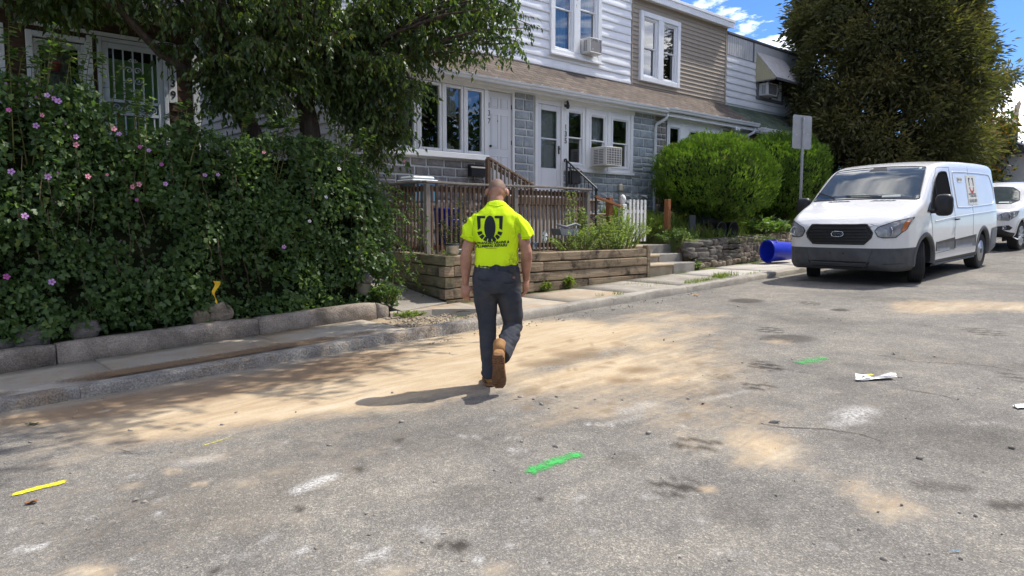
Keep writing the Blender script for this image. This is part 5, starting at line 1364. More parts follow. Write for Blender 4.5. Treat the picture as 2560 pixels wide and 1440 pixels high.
# flower pot in the window of 139
pt = thing('potted_plant', 'small plant in a terracotta pot in the window of the brown house', 'plant', (1.98,FV-.06,2.5))
pp = fp(141,170,FV-.12); mb = MB(); mb.lathe([(0,-.05),(.04,-.05),(.062,.05),(.07,.05),(.07,.075),(0,.07)], (pp.x,FV-.1,pp.z), 14); obj('pot', mb, surf('terracotta',(.22,.06,.04),.8), pt, True)
mb = MB(); mb.tube([(pp.x,FV-.1,pp.z+.07),(pp.x+.01,FV-.1,pp.z+.2),(pp.x-.01,FV-.1,pp.z+.34)], .006, 5); obj('stem', mb, M_DECK, pt)
mb = MB(); mb.tube([(pp.x,FV-.1,pp.z-.05),(pp.x,FV-.05,pp.z-.12),(pp.x,FV+.0,pp.z-.10)], .008, 5); mb.box((pp.x-.09,FV-.17,pp.z-.062),(pp.x+.09,FV-.03,pp.z-.052)); obj('bracket', mb, M_BLACK, pt)
POT_TOP = Vector((pp.x, FV-.1, pp.z+.30))

# street sign seen from behind
sg = thing('street_sign', 'blank grey back of a street sign on a perforated post', 'sign', (15.05,7.35,zr(15)+.13))
M_GALV = surf('galvanised_steel', (.36,.37,.38), .45, (.46,.47,.47), 12, metal=.55, fine=.1, fscale=40)
M_SIGNB = surf('sign_back', (.30,.305,.31), .5, (.36,.365,.37), 6, metal=.4)
cx = 15.02; sv = 7.32; zt = 3.84; zb_ = 3.13; hw = .295
poly = []
for (qx, qz, a0) in ((hw-.05,zt-.05,0),(-hw+.05,zt-.05,90),(-hw+.05,zb_+.05,180),(hw-.05,zb_+.05,270)):
    for k in range(5): a = R(a0+22.5*k); poly.append((qx+.05*math.cos(a), qz+.05*math.sin(a)))
mb = MB(); mb.prism(poly, 1, -.0015, .0015)
SR = Matrix.Rotation(R(-14), 3, 'Z')
mb.v = [tuple(SR @ Vector(p) + Vector((cx,sv+.035,0))) for p in mb.v]; obj('sign_plate', mb, M_SIGNB, sg)
mb = MB()
z = zr(15)
mb.box((-.022,-.0,z),(.022,.004,3.80)); mb.box((-.022,.004,z),(-.018,.03,3.80)); mb.box((.018,.004,z),(.022,.03,3.80)); mb.box((-.032,.026,z),(-.018,.03,3.8)); mb.box((.018,.026,z),(.032,.03,3.8))
mb.v = [tuple(SR @ Vector(p) + Vector((cx,sv,0))) for p in mb.v]; po = obj('post', mb, M_GALV, sg)
mb = MB(); q = z+.2
while q < 3.8: mb.lathe([(0,-.003),(.006,-.003),(.006,-.0005)], (0,0,q), 6, 'y'); q += .026
mb.v = [tuple(SR @ Vector(p) + Vector((cx,sv,0))) for p in mb.v]; obj('post_hole', mb, M_BLACK, po)
mb = MB()
for (a, b_) in ((-.17,3.42),(.17,3.45),(0,3.76)): mb.lathe([(0,-.008),(.009,-.006),(.010,.0)], (a,.035 if a else -.001,b_), 8, 'y')
mb.v = [tuple(SR @ Vector(p) + Vector((cx,sv,0))) for p in mb.v]; obj('bolt', mb, M_PWHITE, sg)
# ------------------------------------------------------------------ plants
M_BARK = surf('bark', (.055,.042,.034), .95, (.12,.095,.078), 7, bump=1.0, bscale=18, stretch=(3,3,.6), spec=.1)
M_TWIG = surf('twig', (.075,.055,.038), .9, (.12,.09,.06), 8, spec=.1)
M_STEMG = surf('green_stem', (.13,.14,.05), .8, (.20,.19,.08), 8, spec=.15)
F_HEDGE = foliage('hedge_leaves', [(0,(.052,.092,.034)),(.45,(.088,.150,.048)),(.8,(.120,.195,.058)),(.95,(.165,.25,.065)),(1,(.20,.235,.065))], .42)
F_TREE = foliage('tree_leaves', [(0,(.048,.078,.028)),(.5,(.078,.120,.038)),(.85,(.112,.16,.046)),(.97,(.15,.185,.05)),(1,(.20,.17,.05))], .45, rough=.38, spec=.45)
F_BALL = foliage('arborvitae_sprays', [(0,(.056,.102,.016)),(.5,(.098,.168,.024)),(.93,(.150,.230,.038)),(1,(.20,.19,.06))], .30, rough=.6, spec=.2)
F_CONI = foliage('conifer_sprays', [(0,(.066,.070,.030)),(.5,(.112,.108,.044)),(.85,(.155,.140,.058)),(1,(.19,.16,.07))], .28, rough=.7, spec=.15)
F_WEED = foliage('weed_leaves', [(0,(.11,.17,.05)),(.5,(.20,.27,.09)),(.9,(.30,.36,.14)),(1,(.34,.31,.16))], .45)
F_ROSE = foliage('rose_leaves', [(0,(.045,.075,.025)),(.5,(.08,.11,.035)),(.85,(.13,.14,.05)),(1,(.24,.15,.05))], .3)
F_GRASS = foliage('grass_blades', [(0,(.09,.15,.025)),(.5,(.16,.22,.04)),(1,(.26,.27,.08))], .42)
F_AUT = foliage('turning_leaves', [(0,(.04,.07,.02)),(.45,(.08,.10,.025)),(.7,(.17,.12,.03)),(1,(.26,.11,.03))], .35)
F_FAR = foliage('far_leaves', [(0,(.025,.05,.018)),(.6,(.045,.08,.025)),(1,(.08,.11,.035))], .25)

def orient(m, up=.25, out=None, k=.7):
    """leaf normals: mostly up, partly outwards"""
    n = unit(m)*.75 + np.array([0,0,up]); 
    if out is not None: n = n + out*k
    return n

# ---- flowering hedge along the low wall
HTOP = np.array([(-1.5,2.95),(0,2.95),(.9,3.02),(1.5,2.98),(1.85,2.95),(2.1,2.6),(2.45,2.62),(2.75,2.75),(3.2,2.62),(3.6,2.62),(4.2,2.62),(4.8,2.5),(5.2,2.2),(5.45,1.75),(5.6,1.2)])
def hedge_front(u, z): return 8.40 + .16*fbm(np.stack([u*1.6,z*1.8,0*u],-1),3,51) + .10*np.clip(z-1.6,0,2) + .35*np.clip(u-4.9,0,1)*.6
hg = thing('flowering_hedge', 'tall dark hedge with pink and lilac hibiscus flowers behind the low wall', 'hedge', (2.5,8.7,.4))
n = 50000
u = -1.5+7.0*rng.random(n); top = np.interp(u, HTOP[:,0], HTOP[:,1]) + .14*fbm(np.stack([u*3,0*u,0*u],-1),3,52)
z = zr(2)+.30 + (top-.42)*rng.random(n)**.92
d = np.abs(rng.normal(size=n))*.17; d[: n//5] = rng.random(n//5)*.8
v = hedge_front(u, z) + d
cl = fbm(np.stack([u*2.6,v*2.6,z*2.6],-1),3,53); kp = (cl > -.26) | (d > .25); u, v, z, cl = u[kp], v[kp], z[kp], cl[kp]; m = len(u)
C = np.stack([u,v,z],-1); N_ = orient(m, .45, np.array([.1,-1,0.2]), .65); D_ = unit(m)*.7+np.array([0,-.35,-.55])
tint = np.clip(.38+.5*cl+.22*rng.normal(size=m),0,.93); tint[rng.random(m)<.03] = .97
big = rng.random(m) < .4
parts = [leaf_arrays(C[big], D_[big], N_[big], .050+.040*rng.random(big.sum()), LEAF_LOBED, None, tint[big]), leaf_arrays(C[~big], D_[~big], N_[~big], .034+.03*rng.random((~big).sum()), LEAF_OVAL, None, tint[~big])]
# upright hibiscus shoots with small leaves above the hedge
stems = MB(); r = random.Random(5)
SC, SD, SN = [], [], []
for k in range(95):
    u0 = r.uniform(-1.3,5.2) if k > 40 else r.uniform(-.6,2.3); t0 = float(np.interp(u0, HTOP[:,0], HTOP[:,1]))
    hh = r.uniform(.1,.5)*(1.0 if u0 < 2.2 else .7); lean = r.uniform(-.15,.35); vb = 8.55+r.random()*.5
    pts = [Vector((u0,vb,t0-.9)), Vector((u0+lean*.4,vb-.03,t0-.4)), Vector((u0+lean*.8,vb-.08,t0+hh*.5)), Vector((u0+lean,vb-.14,t0+hh))]
    stems.tube(pts, [.008,.006,.004,.002], 4)
    for q in range(34):
        t = q/33; s = t*3; i = min(int(s),2); p = pts[i].lerp(pts[i+1], s-i); a = r.random()*6.28
        SC.append(p); SD.append((math.cos(a),math.sin(a)-.2,.25-.5*r.random())); SN.append((.3*r.random(),-.4,1))
SC, SD, SN = map(lambda q: np.array([tuple(x) for x in q]), (SC, SD, SN))
parts.append(leaf_arrays(SC, SD, SN+.5*unit(len(SC)), .045+.045*rng.random(len(SC)), LEAF_LOBED, None, np.clip(.6+.25*rng.normal(size=len(SC)),0,1)))
obj('stem', stems, M_STEMG, hg, True)
# bare and leafy hanging stems
hs = MB()
for k in range(60):
    u0 = r.uniform(-1,5.3); z1 = r.uniform(.9,2.5); vf = float(hedge_front(np.array([u0]),np.array([z1]))[0])-.05; L_ = r.uniform(.25,.6)
    hs.tube([(u0,vf+.1,z1),(u0+r.uniform(-.05,.05),vf-.02,z1-L_*.4),(u0+r.uniform(-.1,.1),vf-.01,z1-L_)], [.004,.003,.002], 4)
obj('hanging_stem', hs, M_TWIG, hg)['kind'] = 'stuff'
# arching sprays at the right end
ar = MB(); AC, AD = [], []
for k in range(46):
    a = r.uniform(-.3,1.1); z0 = r.uniform(.9,2.1); L_ = r.uniform(.5,1.15); b0 = Vector((5.1+r.random()*.25, 8.75+r.random()*.5, z0)); dr = Vector((math.cos(a)*.9, -math.sin(a)*.55, .35)); pts = []
    for q in range(7): t = q/6; pts.append(b0 + dr*(L_*t) + Vector((0,0,-.85*L_*t*t)))
    ar.tube(pts, [.007-.0009*q for q in range(7)], 4)
    for q in range(40):
        t = .1+.9*r.random(); s = t*6; i = min(int(s),5); AC.append(tuple(pts[i].lerp(pts[i+1], s-i))); AD.append((r.uniform(-1,1),r.uniform(-1,.6),r.uniform(-.9,.1)))
AC, AD = np.array(AC), np.array(AD); m = len(AC)
obj('arching_stem', ar, M_TWIG, hg, True)
parts.append(leaf_arrays(AC, AD, orient(m,.6), .04+.04*rng.random(m), LEAF_LONG, np.full(m,1.3), np.clip(.62+.25*rng.normal(size=m),0,1)))
tag(leaf_mesh('foliage', parts, F_HEDGE, hg), kind='stuff')
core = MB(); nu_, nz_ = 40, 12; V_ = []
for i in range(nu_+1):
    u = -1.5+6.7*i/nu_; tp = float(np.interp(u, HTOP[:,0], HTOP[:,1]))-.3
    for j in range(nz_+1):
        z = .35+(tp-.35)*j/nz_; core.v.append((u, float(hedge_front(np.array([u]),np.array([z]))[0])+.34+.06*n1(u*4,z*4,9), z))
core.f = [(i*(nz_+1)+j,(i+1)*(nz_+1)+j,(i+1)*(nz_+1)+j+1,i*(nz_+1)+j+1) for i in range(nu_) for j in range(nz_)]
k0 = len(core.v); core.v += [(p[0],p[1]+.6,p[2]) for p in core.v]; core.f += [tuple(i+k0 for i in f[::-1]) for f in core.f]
M_CORE_DARK = surf('core_dark', (.012,.016,.008), .95, (.03,.035,.016), 9, bump=1, bscale=20, spec=.05)  # near-black colour stands for shade deep inside the plants
obj('dark_backing', core, M_CORE_DARK, hg, True)  # dark sheets behind the leaves stand for the hedge's shaded depth
# flowers
def petal_mat(name, c, c2): return surf(name, c, .6, c2, 14, spec=.2)
P_MAT = [petal_mat('lilac_petal',(.42,.20,.46),(.52,.30,.56)), petal_mat('pink_petal',(.58,.19,.27),(.66,.30,.36)), petal_mat('white_petal',(.60,.56,.56),(.7,.66,.66)), petal_mat('magenta_petal',(.34,.06,.24),(.44,.12,.33))]
M_EYE = surf('flower_eye', (.16,.01,.04), .7); M_STAM = surf('stamen', (.75,.68,.45), .7)
def flower_mesh(mat_i, closed):
    mb = MB()
    for k in range(5):
        a = k*2*math.pi/5; ca, sa = math.cos(a), math.sin(a)
        pr = [(.08,0,.02),(.5,-.34,.14),(.85,-.36,.16),(1.0,-.08,.10),(.97,.22,.12),(.62,.36,.16)]
        if closed: pr = [(x*.35, y*.4, .15+x*1.3) for x, y, _ in pr]
        q = [(x*ca-y*sa, x*sa+y*ca, z+.02*k) for x, y, z in pr]; mb.add(q, [(0,1,2),(0,2,3),(0,3,4),(0,4,5)])
    return mb
fl_src = {}
def flower(px, py, kind=0, size=.045, closed=False, v=None, par=None):
    p = fp(px, py, 8.34 if v is None else v)
    if v is None:
        vf = float(hedge_front(np.array([p.x]),np.array([p.z]))[0])-.05; p = fp(px, py, vf)
    key = (kind, closed)
    if key not in fl_src:
        o = obj('flower', flower_mesh(kind, closed), P_MAT[kind], par or hg, local=True)
        if not closed:
            e = MB(); e.lathe([(0,.06),(.16,.09),(.22,.14),(0,.13)], (0,0,0), 10); eo = obj('flower_eye', e, M_EYE, o, local=True)
            e = MB(); e.tube([(0,0,.1),(0,0,.42)], [.06,.04], 6); obj('stamen', e, M_STAM, o, local=True)
        fl_src[key] = o
    else:
        s0 = fl_src[key]; o = copy_obj(s0, par or hg)
        for ch in s0.children: copy_obj(ch, o)
    o.location = Vector(p) - (par or hg).location; o.scale = (size*.66,)*3
    dr = Vector((r.uniform(-.5,.2), -1, r.uniform(-.1,.6))).normalized(); o.rotation_euler = dr.to_track_quat('Z','Y').to_euler()
    return o
for (px,py,k,s,c) in ((62,540,0,.052,0),(130,705,0,.052,0),(16,692,3,.05,0),(120,442,0,.05,0),(143,436,0,.04,1),(347,461,1,.046,0),(331,467,1,.042,0),(284,322,1,.05,0),(298,335,0,.04,0),(190,342,0,.042,0),(190,362,1,.045,0),(146,253,0,.05,0),(135,247,0,.04,0),(128,226,0,.04,1),(90,314,0,.045,0),(87,247,0,.045,1),(118,238,0,.04,0),(28,429,0,.05,0),(220,441,1,.045,0),(18,213,0,.045,1),(350,367,3,.035,0),(372,376,0,.038,0),(306,403,0,.03,1),(404,411,3,.035,0),(660,381,1,.035,0),(710,617,0,.04,0),(774,553,2,.035,0),(815,493,2,.038,0),(848,422,2,.042,0),(512,438,0,.04,0),(545,437,0,.035,0),(414,460,0,.04,0),(70,213,0,.035,1),(160,310,0,.04,1),(135,312,0,.035,1),(218,602,0,.03,1),(304,601,0,.03,1),(388,650,0,.025,1),(342,500,3,.03,0),(140,508,0,.03,1),(105,288,1,.035,0),(48,213,0,.03,1),(268,437,1,.025,0),(1011,402,1,.03,0),(22,275,3,.035,0),(436,491,2,.025,1),(480,640,2,.02,1)):
    flower(px, py, k, s, bool(c))

# ---- ivy scraps, generic plants
def bush(name, label, cat, base, H, W, n_stem, n_leaf, mat, tpl=LEAF_OVAL, size=(.03,.06), droop=.4, seed=1, stem_mat=None, group=None, spread=.5, flat=None):
    r = random.Random(seed); t = thing(name, label, cat, base, group); st = MB(); C, D = [], []
    b0 = Vector(base)
    for k in range(n_stem):
        a = r.random()*6.28; ro = W*math.sqrt(r.random()); h = H*(1-.5*(ro/W)**2)*r.uniform(.7,1.0)
        s = b0+Vector((math.cos(a)*ro*(1-spread), math.sin(a)*ro*(1-spread)*.7, 0)); e = b0+Vector((math.cos(a)*ro, math.sin(a)*ro*.7, h)); md = s.lerp(e,.5)+Vector((r.uniform(-.05,.05)*H,r.uniform(-.05,.05)*H,.08*H)); pts = [s, md, e]
        st.tube(pts, [.006,.004,.002], 4)
        for q in range(n_leaf):
            u = .15+.85*r.random(); p = s.lerp(md,u*2) if u < .5 else md.lerp(e,u*2-1); C.append(tuple(p)); D.append((r.uniform(-1,1),r.uniform(-1,1),r.uniform(-droop,.5)))
    obj('stem', st, stem_mat or M_STEMG, t)
    C, D = np.array(C), np.array(D); m = len(C)
    tag(leaf_mesh('leaves', [leaf_arrays(C, D, orient(m,1.5), size[0]+(size[1]-size[0])*rng.random(m), tpl, None, np.clip(.5+.28*rng.normal(size=m),0,1))], mat, t), kind='stuff')
    return t
bush('rose_bush', 'sparse rose bush in front of the wooden railing, left of the worker', 'shrub', (7.05,9.15,.99), 1.05, .42, 16, 34, F_ROSE, size=(.035,.06), seed=2, stem_mat=M_TWIG)
bush('weed_clump', 'tall leafy weeds against the railing, right of the worker', 'weeds', (10.2,9.55,.99), 1.25, .38, 14, 60, F_WEED, LEAF_LONG, (.05,.08), seed=3)
bush('weed_clump', 'low dense weeds in the timber bed below the tall weeds', 'weeds', (9.75,9.0,.99), .5, .75, 40, 46, F_WEED, LEAF_LONG, (.035,.06), seed=4)
bush('weed_clump', 'big pale weed clump at the right end of the timber bed', 'weeds', (10.75,8.95,.99), .85, .85, 60, 52, F_WEED, LEAF_LONG, (.04,.075), seed=5)
bush('weed_clump', 'tall weeds growing around the white pickets', 'weeds', (11.3,9.3,1.0), .95, .45, 34, 46, F_WEED, LEAF_LONG, (.05,.08), seed=6)
bush('weed_clump', 'yellowish weeds between pickets and lone reddish post', 'weeds', (12.5,9.8,1.2), .62, .7, 50, 40, F_GRASS, LEAF_LONG, (.05,.08), seed=7)
bush('ground_shrub', 'low dark leafy plant at the top of the front steps', 'shrub', (13.0,9.1,1.1), .36, .62, 46, 40, F_HEDGE, LEAF_OVAL, (.03,.055), seed=8)
bush('weed_clump', 'small green weed at the foot of the stone wall by the steps', 'weeds', (12.92,8.5,.58), .2, .16, 12, 26, F_WEED, LEAF_OVAL, (.03,.05), seed=9)
bush('weed_clump', 'tiny grass tuft on the lowest front step', 'weeds', (11.18,8.62,.74), .2, .1, 16, 10, F_GRASS, LEAF_LONG, (.05,.09), seed=10)
bush('weed_clump', 'grass tuft at the foot of the timber bed, larger one', 'weeds', (8.85,8.34,zr(8.8)+.13), .22, .14, 16, 10, F_GRASS, LEAF_LONG, (.06,.10), seed=11)
bush('weed_clump', 'grass tuft at the foot of the timber bed, smaller left one', 'weeds', (8.28,8.34,zr(8.3)+.13), .14, .1, 12, 10, F_GRASS, LEAF_LONG, (.05,.08), seed=12)
bush('weed_clump', 'green weeds in the rubble of the torn-out slab', 'weeds', (5.35,8.0,zr(5.4)+.08), .08, .30, 30, 14, F_WEED, LEAF_OVAL, (.025,.045), seed=13)
bush('weed_clump', 'pale small plants along the top of the timber bed left of the worker', 'weeds', (6.75,8.75,1.0), .16, .4, 24, 16, F_WEED, LEAF_OVAL, (.03,.05), seed=14)
bush('iris_clump', 'dark strap-leaved plants on the stone wall above the blue bin', 'plant', (16.6,8.9,1.28), .42, .8, 46, 12, F_HEDGE, LEAF_LONG, (.12,.22), droop=-.1, seed=15)
bush('weed_clump', 'faded weeds under the left side of the round shrub', 'weeds', (14.2,9.05,1.15), .5, .4, 22, 24, F_ROSE, LEAF_OVAL, (.025,.045), seed=16)
bush('weed_clump', 'mixed weeds hanging over the field stone wall', 'weeds', (15.2,8.75,1.1), .18, 1.2, 60, 22, F_HEDGE, LEAF_OVAL, (.025,.045), seed=17)
bush('weed_clump', 'leafy weeds at the foot of the hedge beside the bucket', 'weeds', (5.25,8.45,.45), .3, .28, 30, 24, F_HEDGE, LEAF_OVAL, (.03,.06), seed=18)
pl = bush('potted_leaves', 'green leaves of the potted window plant at the brown house', 'plant', (POT_TOP.x,POT_TOP.y,POT_TOP.z-.15), .3, .12, 8, 16, F_WEED, LEAF_OVAL, (.04,.07), seed=19)

# grass between pavement and yard
def grass(name, N, area, hgt, label=None, zf=None, mat=F_GRASS):
    u = area[0]+(area[1]-area[0])*rng.random(N); v = area[2]+(area[3]-area[2])*rng.random(N)
    z = np.array([zf(a, b_) for a, b_ in zip(u, v)]); kp = fbm(np.stack([u*2.3,v*2.3,0*u],-1),3,61) > -.35; u, v, z = u[kp], v[kp], z[kp]; m = len(u)
    C = np.stack([u,v,z],-1); D = unit(m)*.5+np.array([0,0,1.0]); 
    o = leaf_mesh(name, [leaf_arrays(C, D, unit(m)+np.array([0,-.4,0]), hgt*(.5+.8*rng.random(m)), LEAF_BLADE, np.full(m,.10), np.clip(.5+.3*rng.normal(size=m),0,1))], mat, None)
    return tag(o, kind='stuff')
grass('lawn_grass', 16000, (12.9,24,8.95,11.15), .20, zf=yard_z)
grass('long_grass', 5000, (11.9,14.2,9.75,11.1), .34, zf=yard_z)
def kz(u, v): return zr(u)+.12
for (a, b_, c, d, nn, h) in ((10.4,11.6,6.98,7.16,420,.07),(8.15,8.65,6.98,7.2,180,.05),(11.4,12.1,7.05,7.3,260,.09),(12.3,13.0,7.0,7.1,60,.05),(9.6,10.2,7.2,7.9,60,.05)):
    grass('kerb_grass', nn, (a,b_,c,d), h, zf=kz)

# ---- broadleaf tree over the hedge
tr = thing('broadleaf_tree', 'large dark broadleaf tree overhanging hedge and street', 'tree', (4.7,9.5,.5))
tb = MB(); r = random.Random(9)
F0 = Vector((4.62,9.5,3.3)); F1 = Vector((3.72,9.5,3.1))
tb.tube([(4.78,9.5,.35),(4.80,9.5,1.2),(4.78,9.5,2.2),(4.70,9.5,2.9),F0], [.19,.165,.15,.14,.12], 12)
obj('trunk', tb, M_BARK, tr, True)
tb = MB(); tb.tube([(4.45,9.62,.35),(4.3,9.6,1.6),(4.0,9.55,2.5),(3.82,9.5,2.85),F1,(3.5,9.45,3.7)], [.15,.14,.13,.12,.11,.08], 12); tb.tube([(3.9,9.52,2.75),(3.3,9.4,3.28),(2.7,9.3,3.55),(2.3,9.2,3.9),(2.0,9.1,4.4)], [.07,.06,.05,.04,.03], 8)
obj('trunk', tb, M_BARK, tr, True)
lobes = [((4.2,9.0,4.9),(2.2,1.3,1.5),46,F0),((6.6,8.7,4.9),(1.7,1.2,1.0),38,F0),((7.9,9.1,4.75),(1.3,.6,.42),11,Vector((6.3,9.2,4.6))),((5.4,8.9,3.55),(.95,.6,.8),32,F0),((5.8,9.0,2.75),(.5,.5,.6),16,Vector((5.2,9.2,3.4))),((1.4,9.2,4.55),(1.9,1.3,.65),32,Vector((2.0,9.1,4.4))),((2.4,9.0,5.6),(1.9,1.4,1.1),18,F1),
         ((5.4,5.15,6.5),(4.2,1.2,.7),104,Vector((4.8,8.2,5.4))),((8.2,6.0,6.3),(1.5,.9,.6),26,Vector((5.8,8.2,5.4))),((1.8,7.2,6.5),(2.6,1.9,1.0),24,Vector((3.0,8.9,5.0))),((4.2,9.2,6.8),(3,1.8,1.3),20,Vector((4.4,9.3,5.2))),((3.2,8.8,3.75),(.9,.7,.35),12,F1),((4.35,9.0,3.35),(.75,.35,.6),9,F0),((3.5,8.95,3.1),(.5,.3,.35),9,F1),((1.2,9.6,4.15),(1.7,.7,.3),22,Vector((2.3,9.2,3.9))),((9.6,8.2,6.05),(.9,.8,.3),6,Vector((7.5,8.6,5.6)))]
bb = MB(); TW0, TW1 = [], []
for (c, rd, nb, root) in lobes:
    for k in range(nb):
        d = Vector(unit(1)[0]); e = Vector(c)+Vector((d.x*rd[0],d.y*rd[1],d.z*rd[2]))*(r.random()**.33)
        md = root.lerp(e,.5)+Vector((r.uniform(-.15,.15),r.uniform(-.15,.15),.22)); L_ = (e-root).length; r0 = .012+.011*L_
        p2 = md.lerp(e,.5)+Vector((0,0,.08)); pts = [root, root.lerp(md,.5)+Vector((0,0,.06)), md, p2, e]
        bb.tube(pts, [r0,r0*.8,r0*.6,r0*.35,.005], 5)
        for q in range(27 if c[2] < 6 else 26):
            t = (.35+.65*r.random()**.8)*4; i = min(int(t),3); s = pts[i].lerp(pts[i+1],t-i); dd = Vector(unit(1)[0]); dd.z = dd.z*.6-.12
            TW0.append(s); TW1.append(s+dd*r.uniform(.18,.48)+Vector((0,0,-.06)))
obj('branches', bb, M_BARK, tr, True)
TW0, TW1 = np.array([tuple(p) for p in TW0]), np.array([tuple(p) for p in TW1]); nt_ = len(TW0); K = 12
tt = .12+.88*np.linspace(0,1,K)[None,:]*np.ones((nt_,1)); C = TW0[:,None,:]+(TW1-TW0)[:,None,:]*tt[:,:,None]; C[...,2] -= .10*(tt**2)
C = C.reshape(-1,3)+.012*rng.normal(size=(nt_*K,3)); m = len(C)
ax_ = np.repeat(TW1-TW0, K, 0); ax_ = ax_/np.linalg.norm(ax_,axis=1,keepdims=True)
D = ax_*.45+unit(m)*.6+np.array([0,0,-.75]); bt = np.repeat(np.clip(.42+.24*rng.normal(size=nt_),0,1),K)
tint = np.clip(bt+.14*rng.normal(size=m),0,.96); tint[rng.random(m)<.012] = 1
kp = rng.random(m) < .93
tag(leaf_mesh('crown', [leaf_arrays(C[kp], D[kp], orient(kp.sum(),.5), .060+.042*rng.random(kp.sum()), LEAF_LONG, 1.15+.5*rng.random(kp.sum()), tint[kp])], F_TREE, tr), kind='stuff')
e2 = .004; SDv = np.cross(TW1-TW0, np.array([.3,.5,.8])); SDv = SDv/np.linalg.norm(SDv,axis=1,keepdims=True)*e2
Vt = np.stack([TW0-SDv, TW0+SDv, TW1],1).reshape(-1,3); np_mesh('twigs', Vt, np.arange(len(Vt)).reshape(-1,3), M_TWIG, tr)['kind'] = 'stuff'

# ---- clipped round arborvitae shrubs
def ball(name, label, c, rd, N, seed):
    t = thing(name, label, 'shrub', (c[0],c[1],c[2]-rd[2]-.5), 'round clipped shrubs'); c = np.array(c); rd = np.array(rd)
    d = unit(N); lump = 1+.13*fbm(d*2.9+seed,3,seed)+.06*np.abs(fbm(d*8+seed,2,seed+3)); dep = 1-.16*rng.random(N)**1.6
    dq = np.sign(d)*np.abs(d)**.93; dq[:,2] = np.where(d[:,2]>0, np.sign(d[:,2])*np.abs(d[:,2])**.80, d[:,2]*.92); P = c+dq*rd*(lump*dep)[:,None]*.96
    # vertical plumes: flame-like tufts
    pl = fbm(np.stack([d[:,0]*9,d[:,1]*9,d[:,2]*3.4],-1)+seed,2,seed+5); P = P + d*(.10*np.clip(pl,-.3,1))[:,None]
    D = d*.55+np.array([0,0,.85])+.35*unit(N); Nn = d+.5*unit(N)
    tint = np.clip(.40+.75*pl+.3*(dep-.92)+.3*fbm(d*2.2+seed,2,seed+9)+.16*rng.normal(size=N),0,.93); tint[rng.random(N)<.012] = 1; so = rng.random(N) < .02; P[so] += d[so]*(.05+.10*rng.random((so.sum(),1)))
    tag(leaf_mesh('foliage', [leaf_arrays(P, D, Nn, .085+.06*rng.random(N), LEAF_SPRAY, np.full(N,.9), tint)], F_BALL, t), kind='stuff')
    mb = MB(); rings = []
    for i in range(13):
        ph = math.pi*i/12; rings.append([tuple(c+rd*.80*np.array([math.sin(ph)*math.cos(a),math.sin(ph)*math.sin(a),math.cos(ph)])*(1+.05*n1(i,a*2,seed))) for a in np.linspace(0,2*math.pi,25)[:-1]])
    mb.rings(rings, True); obj('dark_filler', mb, M_CORE_DARK, t, True)  # dark filler shell keeps the shrub opaque, its shaded inside painted in
    tk = MB(); r = random.Random(seed)
    for k in range(5):
        a = r.random()*6.28; tk.tube([(c[0]+.12*math.cos(a),c[1]+.12*math.sin(a),1.0),(c[0]+.2*math.cos(a),c[1]+.2*math.sin(a),c[2]-rd[2]*.7),(c[0]+.6*math.cos(a)*rd[0],c[1]+.6*math.sin(a)*rd[1],c[2])],[.07,.06,.03],7)
    obj('trunk', tk, M_BARK, t, True)
    return t
ball('round_shrub', 'large round bright green clipped shrub nearer the steps', (15.42,9.72,2.56), (1.58,1.36,1.10), 17000, 3)
ball('round_shrub', 'second round green shrub half behind the street sign', (19.0,9.85,2.80), (1.42,1.3,1.22), 15000, 8)

# ---- big conifer
cf = thing('conifer_tree', 'huge olive green conifer standing behind the white van', 'tree', (25.05,9.7,1.6))
cc = np.array([25.05,9.7,6.6]); tk = MB(); tk.tube([(25.05,9.7,1.2),(25.05,9.75,5),(25.15,9.7,9),(25.05,9.7,12.5)],[.34,.28,.18,.05],10); obj('trunk', tk, M_BARK, cf, True)
br = MB(); CL, r = [], random.Random(21)
def cone_r(z):   # crown radius with height
    return float(np.interp(z, [1.4,2.2,3.5,5.5,7.5,9.5,11.2,12.6,13.2], [2.3,2.7,2.8,2.72,2.5,2.15,1.65,.9,.3]))
for k in range(620):
    z = 1.5+11.4*r.random(); a = r.random()*6.28; R_ = cone_r(z)*(1+.10*n1(a*2.2,z*.9,4)); f = r.uniform(.86,1.08) if r.random()<.80 else r.uniform(.3,.8)
    e = Vector((25.05+math.cos(a)*R_*f, 9.7+math.sin(a)*R_*f, z)); s = Vector((25.05,9.7,z-.9-.4*r.random())); md = s.lerp(e,.55)+Vector((0,0,-.12))
    br.tube([s,md,e],[.035,.02,.008],4); CL.append((e,r.uniform(.40,.85),a))
for (x, y, zz) in ((2525,190,0),(2500,230,0),(2478,250,0),(2490,205,0),(2470,215,0)):
    e = fp(x, y, 8.6 if x < 2500 else 8.2); s = Vector((25.4,9.6,e.z-1.0)); br.tube([s,s.lerp(e,.6),e],[.05,.03,.01],4); CL.append((Vector(e),.55,0)); CL.append((s.lerp(e,.85),.6,0)); CL.append((s.lerp(e,.7),.6,0))
obj('branches', br, M_BARK, cf)
C, D, T_ = [], [], []
for (e, s, a) in CL:
    k = 300; q = rng.normal(size=(k,3))*np.array([.40,.40,.36])*s; C.append(np.array(e)+q); out = np.array([e.x-25.05,e.y-9.7,0]); out = out/(np.linalg.norm(out)+1e-6)
    D.append(out*.45+q/s*1.1+unit(k)*.45+np.array([0,0,-.30])*rng.random((k,1))); T_.append(np.clip(.42+.28*rng.normal()+.5*q[:,2]/s+.15*rng.normal(size=k),0,1))  # clump tops tinted lighter: sunlit tips painted into the leaf colour
C, D, T_ = np.concatenate(C), np.concatenate(D), np.concatenate(T_); m = len(C)
tag(leaf_mesh('crown', [leaf_arrays(C, D, unit(m)+np.array([0,0,.4]), .13+.13*rng.random(m), LEAF_LONG, np.full(m,.95), T_)], F_CONI, cf), kind='stuff')

